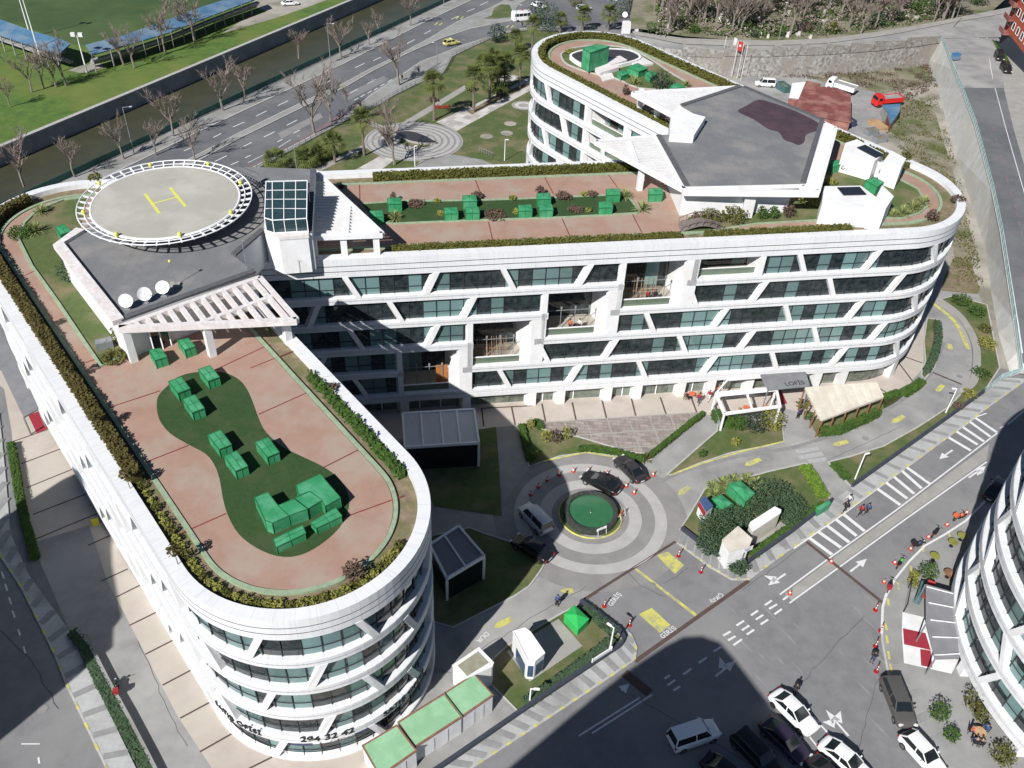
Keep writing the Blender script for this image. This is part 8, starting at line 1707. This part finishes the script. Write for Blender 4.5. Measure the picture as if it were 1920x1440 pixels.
p = gp(1722, 1118, .14); t = thing('cafe_display', 'red parasol like cover and goods stand at the end of the awning', 'stand', tuple(p), math.radians(60)); mb = MB(); mb.box((0, 0, .6), (2.2, .6, 1.1)); mb.build('cabinet', 'teal', t, local=True); mb = MB(); mb.box((.2, -.6, 1.22), (2.6, .7, .08)); mb.build('red_cover', 'red', t, local=True)
for (u, v, l, m) in [(1783, 1024, 'yellow round cafe table nearest the shade', 'yellowleaf'), (1800, 1012, 'yellow cafe table at the edge of the tower shade', 'yellowleaf'), (1749, 1050, 'yellow cafe table beside the small yellow bush', 'yellowleaf'), (1775, 1082, 'brown cafe table by the awning corner', 'wood'), (1832, 1380, 'pale cafe table with three people seated around it', 'bamboo')]: table_set(gp(u, v, .14), l, m, .5)
for (u, v, ang, top, l) in [(1818, 1374, -20, 'orangecloth', 'person with an orange top seated left of the pale table'), (1846, 1372, 200, 'bluecloth', 'person in blue seated right of the pale table'), (1836, 1398, 100, 'darkcloth', 'person in dark clothes seated below the pale table'), (1826, 1396, 80, 'denim', 'person in denim seated at the lower left of the pale table')]:
    p = gp(u, v, .14); chair(p, ang, l.replace('person', 'chair under the person').replace('seated ', ''), 'darkcloth'); person(tuple(p), math.radians(ang), 'sit', l, top, 'denim')
p = gp(1788, 1088, .14); chair(p, 120, 'brown chair at the awning corner table'); person(tuple(p), math.radians(150), 'sit', 'person in dark clothes seated at the awning corner table', 'darkcloth', 'wood')
mb = MB(); p = gp(1762, 1038, .14); mb.box((0, 0, .5), (.06, .7, 1.0), -.5); tag(mb.build('menu_board', 'black', loc=tuple(p)), 'black menu board on the tower forecourt', 'board')
# ---------------------------------------------------------- stadium, yard, hill
def stand(label, fr_, bk, z0, z1):
    A_ = [zp(u, v, gz(gp(u, v).y) + z1) for u, v in fr_]; B2 = [zp(u, v, gz(gp(u, v).y) + z0) for u, v in bk]; t = thing('grandstand', label, 'grandstand', (A_[0].x, A_[0].y, gz(A_[0].y)), 0, 'blue roofed grandstands')
    mb = MB()
    for k in range(len(A_) - 1): mb.face((B2[k], B2[k + 1], A_[k + 1], A_[k])); mb.face((B2[k] - Vector((0, 0, .2)), A_[k] - Vector((0, 0, .2)), A_[k + 1] - Vector((0, 0, .2)), B2[k + 1] - Vector((0, 0, .2))))
    mb.build('roof', 'bluesheet', t); mb = MB()
    for k in range(len(A_) - 1):
        n = max(1, int((B2[k + 1] - B2[k]).length / 3.5))
        for j in range(n): p = B2[k].lerp(B2[k + 1], j / n); mb.bar(p, (p.x, p.y, gz(p.y)), .2, .2)
    mb.build('post', 'concrete_grey', t)['kind'] = 'stuff'; mb = MB()
    for k in range(len(A_) - 1):
        for j in range(4): f = .15 + j * .18; a, b = B2[k].lerp(A_[k], f), B2[k + 1].lerp(A_[k + 1], f); mb.bar((a.x, a.y, gz(a.y) + 2.4 - j * .5), (b.x, b.y, gz(b.y) + 2.4 - j * .5), 1.0, .4)
    mb.build('seating_tiers', 'concrete_grey', t); return t
stand('left blue roofed grandstand beside the sports pitch', [(-60, 15), (0, 36), (60, 58), (112, 72), (132, 82)], [(-60, 45), (0, 66), (60, 86), (105, 102), (112, 100)], 4.5, 5.5)
stand('long blue roofed grandstand partly in shade, right of the corner', [(160, 84), (230, 66), (300, 42), (380, 12), (470, -16)], [(172, 103), (240, 84), (320, 60), (400, 28), (485, -4)], 4.5, 5.5)
for roof, h, l, m in [([(1498, 185), (1512, 152), (1538, 158), (1522, 210), (1497, 200)], 2.8, 'narrow maroon roofed site shed left of its twin', 'maroon'), ([(1513, 162), (1569, 165), (1594, 178), (1594, 228), (1512, 212)], 2.8, 'wide maroon roofed site shed in the building yard', 'maroon'), ([(1486, 156), (1510, 154), (1509, 185), (1480, 182)], 2.9, 'pale metal roofed site shed beside the maroon roofs', 'whitemetal'), ([(1655, 197), (1688, 195), (1686, 210), (1670, 232), (1665, 212)], 2.0, 'blue corrugated sheet shelter by the red truck', 'bluesheet')]:
    t, P, zt = px_box('site_shed', l, 'shed', roof, h, 'concrete_grey', m); t['group'] = 'sheds of the building yard'
    mb = MB(); a, b = P[-1], P[-2]; mb.bar((a.x, a.y, zt - 1.2), (b.x, b.y, zt - 1.2), .08, 1.6, up=(0, 0, 1)); mb.build('door', 'maroon', t)
for (u, v, m, l, s_) in [(1632, 252, 'greyframe', 'open dark skip behind the roof parapet, left', (2.6, 1.5, 1.2)), (1648, 266, 'greyframe', 'open dark skip behind the roof parapet, right', (2.6, 1.5, 1.2)), (1468, 170, 'teal', 'dark teal tank stand at the yard entrance', (1.6, 3.2, 1.6)), (1588, 236, 'navy', 'navy blue pickup like crate stack by the big shed', (3.0, 1.8, 1.3)), (1645, 238, 'bamboo', 'heap of pale timber boards in the yard', (2.0, 4.0, .8))]:
    p = gp(u, v); t = thing('yard_container', l, 'container', tuple(p), .4); mb = MB(); sx_, sy_, sz_ = s_
    for x in (-1, 1): mb.box((x * sx_ / 2, 0, sz_ / 2), (.08, sy_, sz_)); mb.box((0, x * sy_ / 2, sz_ / 2), (sx_, .08, sz_))
    mb.box((0, 0, .15), (sx_, sy_, .1)); mb.build('box_walls', m, t, local=True); mb = MB(); mb.box((0, 0, sz_ * .5), (sx_ * .9, sy_ * .9, sz_ * .4)); mb.build('content', 'soil' if m != 'bamboo' else 'bamboo', t, local=True)
for (u, v, l) in [(1351, 128, 'flagpole nearest the small white arch'), (1366, 130, 'flagpole with a pale flag'), (1373, 137, 'flagpole with the red crescent flag'), (1383, 140, 'flagpole right of the red flag'), (1390, 144, 'last flagpole of the row')]:
    p = gp(u, v, 1.0); t = thing('flagpole', l, 'flagpole', tuple(p), 0, 'flagpoles'); mb = MB(); mb.tube([(0, 0, -1), (0, 0, 7.5)], .05, 6); mb.build('pole', 'whitemetal', t, local=True)
    if 'red' in l and 'crescent' in l: mb = MB(); mb.face([(0.05, 0, 7.4), (1.3, -.1, 7.2), (1.1, -.1, 5.0), (.05, 0, 5.4)]); f_ = mb.build('flag', 'red', t, local=True); mb = MB(); mb.tube([(.55, -.09, 6.4), (.55, -.1, 6.4)], .28, 14); mb.build('white_emblem', 'whitecloth', f_, local=True)
    elif 'pale' in l: mb = MB(); mb.face([(0.05, 0, 7.4), (.7, -.1, 7.2), (.6, -.1, 5.0), (.05, 0, 5.2)]); mb.build('flag', 'whitecloth', t, local=True)
    mb = MB(); mb.lathe([(.2, -1), (.2, -.8)], (0, 0, 0), 10); mb.build('base', 'concrete', t, local=True)
p = gp(1352, 134); t = thing('white_arch', 'small white monument arch beside the flagpoles', 'monument', tuple(p), .1); mb = MB()
for x in (-.8, .8): mb.prism([(x - .4, -.4), (x + .4, -.4), (x + .4, .4), (x - .4, .4)], 0, 3.0)
mb.build('leg', 'white', t, local=True); mb = MB(); mb.box((0, 0, 3.3), (2.2, .8, .7)); mb.build('lintel', 'white', t, local=True)
p = gp(1172, 62); t = thing('white_fountain', 'white wall fountain with a slanting slab behind the far tip', 'monument', tuple(p), .2); mb = MB(); mb.prism([(-1.2, -.5), (1.2, -.5), (.8, .5), (-.8, .5)], 0, 3.0); mb.build('block', 'white', t, local=True); mb = MB(); mb.bar((2.5, 0, .4), (5.5, -1, 1.6), 2.0, .2); mb.build('slab', 'marble', t, local=True)
p = gp(1169, 52); t = thing('dish_sign', 'round white disc on a post by the cypress', 'sign', tuple(p)); mb = MB(); mb.bar((0, 0, 0), (0, 0, 3), .1, .1); mb.build('post', 'rail', t, local=True); mb = MB(); mb.tube([(0, -.1, 3.4), (0, -.2, 3.45)], .7, 20); mb.build('disc', 'whitemetal', t, local=True)
p = gp(1790, 112, 6.3); t = thing('waste_container', 'blue waste container on the pale road patch', 'waste container', tuple(p), .3); mb = MB(); mb.prism([(-.8, -.6), (.8, -.6), (.8, .6), (-.8, .6)], .2, 1.3); mb.build('bin_body', 'bluesheet', t, local=True); mb = MB(); mb.box((0, 0, 1.36), (1.7, 1.3, .12)); mb.build('lid', 'car_blue', t, local=True)
# red apartment house
t = thing('apartment_house', 'red rendered apartment house with balconies at the top right corner', 'apartment house', (128, 262, 0)); zb = gp(1895, 130, 6.3).z
P = [zp(1873, 78, zb), zp(1935, 160, zb), Vector((175, 235, zb)), Vector((170, 280, zb))]; mb = MB(); mb.prism([(p.x, p.y) for p in P], zb - 1, zb + 3.2, 1); mb.prism([(p.x, p.y) for p in P], zb + 3.2, zb + 20, 0); mb.build('wall', ['brickred', 'dkw'], t)
d = (P[1] - P[0]); L_ = d.length; d.normalize(); n_ = Vector((d.y, -d.x, 0))
if n_.x > 0: n_ = -n_
for f in range(5):
    for k in range(int(L_ / 3.2)):
        c = P[0] + d * (1.8 + k * 3.2); z = zb + 4.6 + f * 3.1; mb = MB(); q = [c - d * .7 + n_ * .04, c + d * .7 + n_ * .04]; mb.face([(q[0].x, q[0].y, z), (q[1].x, q[1].y, z), (q[1].x, q[1].y, z + 1.5), (q[0].x, q[0].y, z + 1.5)]); wo = mb.build('window', 'carglass', t); mb = MB()
        for u0, u1, z0_, z1_ in ((-.78, .78, z - .05, z - .05), (-.78, .78, z + 1.55, z + 1.55)): mb.bar((c + d * u0 + n_ * .07)[:2] + (z0_,) if False else Vector(((c + d * u0 + n_ * .07).x, (c + d * u0 + n_ * .07).y, z0_)), Vector(((c + d * u1 + n_ * .07).x, (c + d * u1 + n_ * .07).y, z1_)), .1, .1)
        for u0 in (-.75, .75): q_ = c + d * u0 + n_ * .07; mb.bar((q_.x, q_.y, z - .05), (q_.x, q_.y, z + 1.55), .1, .1)
        mb.build('window_frame', 'whitemetal', wo)
    c = P[0] + d * 1.0; z = zb + 3.2 + f * 3.1; mb = MB(); mb.bar(Vector((c.x, c.y, z)) - n_ * 0 + n_ * .8, Vector((c.x, c.y, z)) + n_ * .8 + d * 3.6, 1.6, .2); mb.bar(Vector((c.x, c.y, z + .5)) + n_ * 1.55, Vector((c.x, c.y, z + .5)) + n_ * 1.55 + d * 3.6, .1, .9); mb.build('balcony', 'maroon', t)
tag(flat('artificial_verge', [gp(1860, 75, 6.4), gp(1875, 80, 6.4), gp(1895, 120, 6.4), gp(1882, 118, 6.4)], 'greenleaf', 6.5), kind='structure')

# scrub on the slopes of the yard
def scrub(name, label, poly, n, m, size=.5, h=.6, e=0):
    P = gps(poly, e); xs, ys = [p.x for p in P], [p.y for p in P]; mb = MB()
    def f():
        while True:
            x, y = random.uniform(min(xs), max(xs)), random.uniform(min(ys), max(ys)); d = noise.noise(Vector((x * .25, y * .25, 3)))
            if inpoly(x, y, P) and d > -.15 + random.uniform(-.1, .3): return (x, y, gz(y) + e + random.uniform(0, h) * (1 + d))
    mb.leaves(f, n, size); tag(mb.build(name, m), label, 'ground cover', kind='stuff')
scrub('scrub_growth', 'dry brown scrub on the slope below the rubble wall', [(1380, 130), (1450, 112), (1600, 112), (1755, 105), (1765, 160), (1700, 190), (1640, 170), (1560, 150), (1400, 145)], 5200, 'brownleaf', .4)
scrub('scrub_growth', 'green and yellow scrub beside the retaining wall', [(1650, 235), (1700, 190), (1755, 180), (1790, 300), (1820, 420), (1845, 540), (1800, 545), (1760, 400), (1700, 300)], 4200, 'hedge', .3, .4)
scrub('scrub_growth', 'green undergrowth between the stones of the wooded hillside', [(1230, 66), (1230, -20), (1800, -20), (1800, 30), (1700, 48), (1560, 68), (1400, 72)], 9000, 'greenleaf', .6, .9, 5.8)
scrub('scrub_growth', 'brown undergrowth of the wooded hillside', [(1230, 66), (1230, -60), (1800, -60), (1800, 30), (1700, 48), (1560, 68), (1400, 72)], 12000, 'twig', .6, 2.0, 5.8)

mb = MB(); L_ = sum((a1[i + 1] - a1[i]).length for i in range(7)); n = 0
for i in range(1, 7):
    a, b = a1[i], a1[i + 1]; m_ = max(1, int((b - a).length / 6))
    for k in range(m_):
        p, q = a.lerp(b, k / m_), a.lerp(b, (k + .97) / m_); t = thing('wall_step', 'stepped stone parapet piece on top of the rubble retaining wall', 'parapet', tuple(p), 0, 'stepped parapet pieces'); mb = MB(); h = .5; mb.prism([(p.x, p.y - .3), (q.x, q.y - .3), (q.x, q.y + .2), (p.x, p.y + .2)], p.z - 1.2, lambda x, y: p.z + (1.25 if abs(x - p.x) < .1 else .35)); mb.build('block', 'stone', t); mb = MB(); mb.bar(Vector((p.x, p.y, p.z + 1.28)), Vector((q.x, q.y, p.z + .38)), .6, .08); mb.build('cap', 'concrete', t)
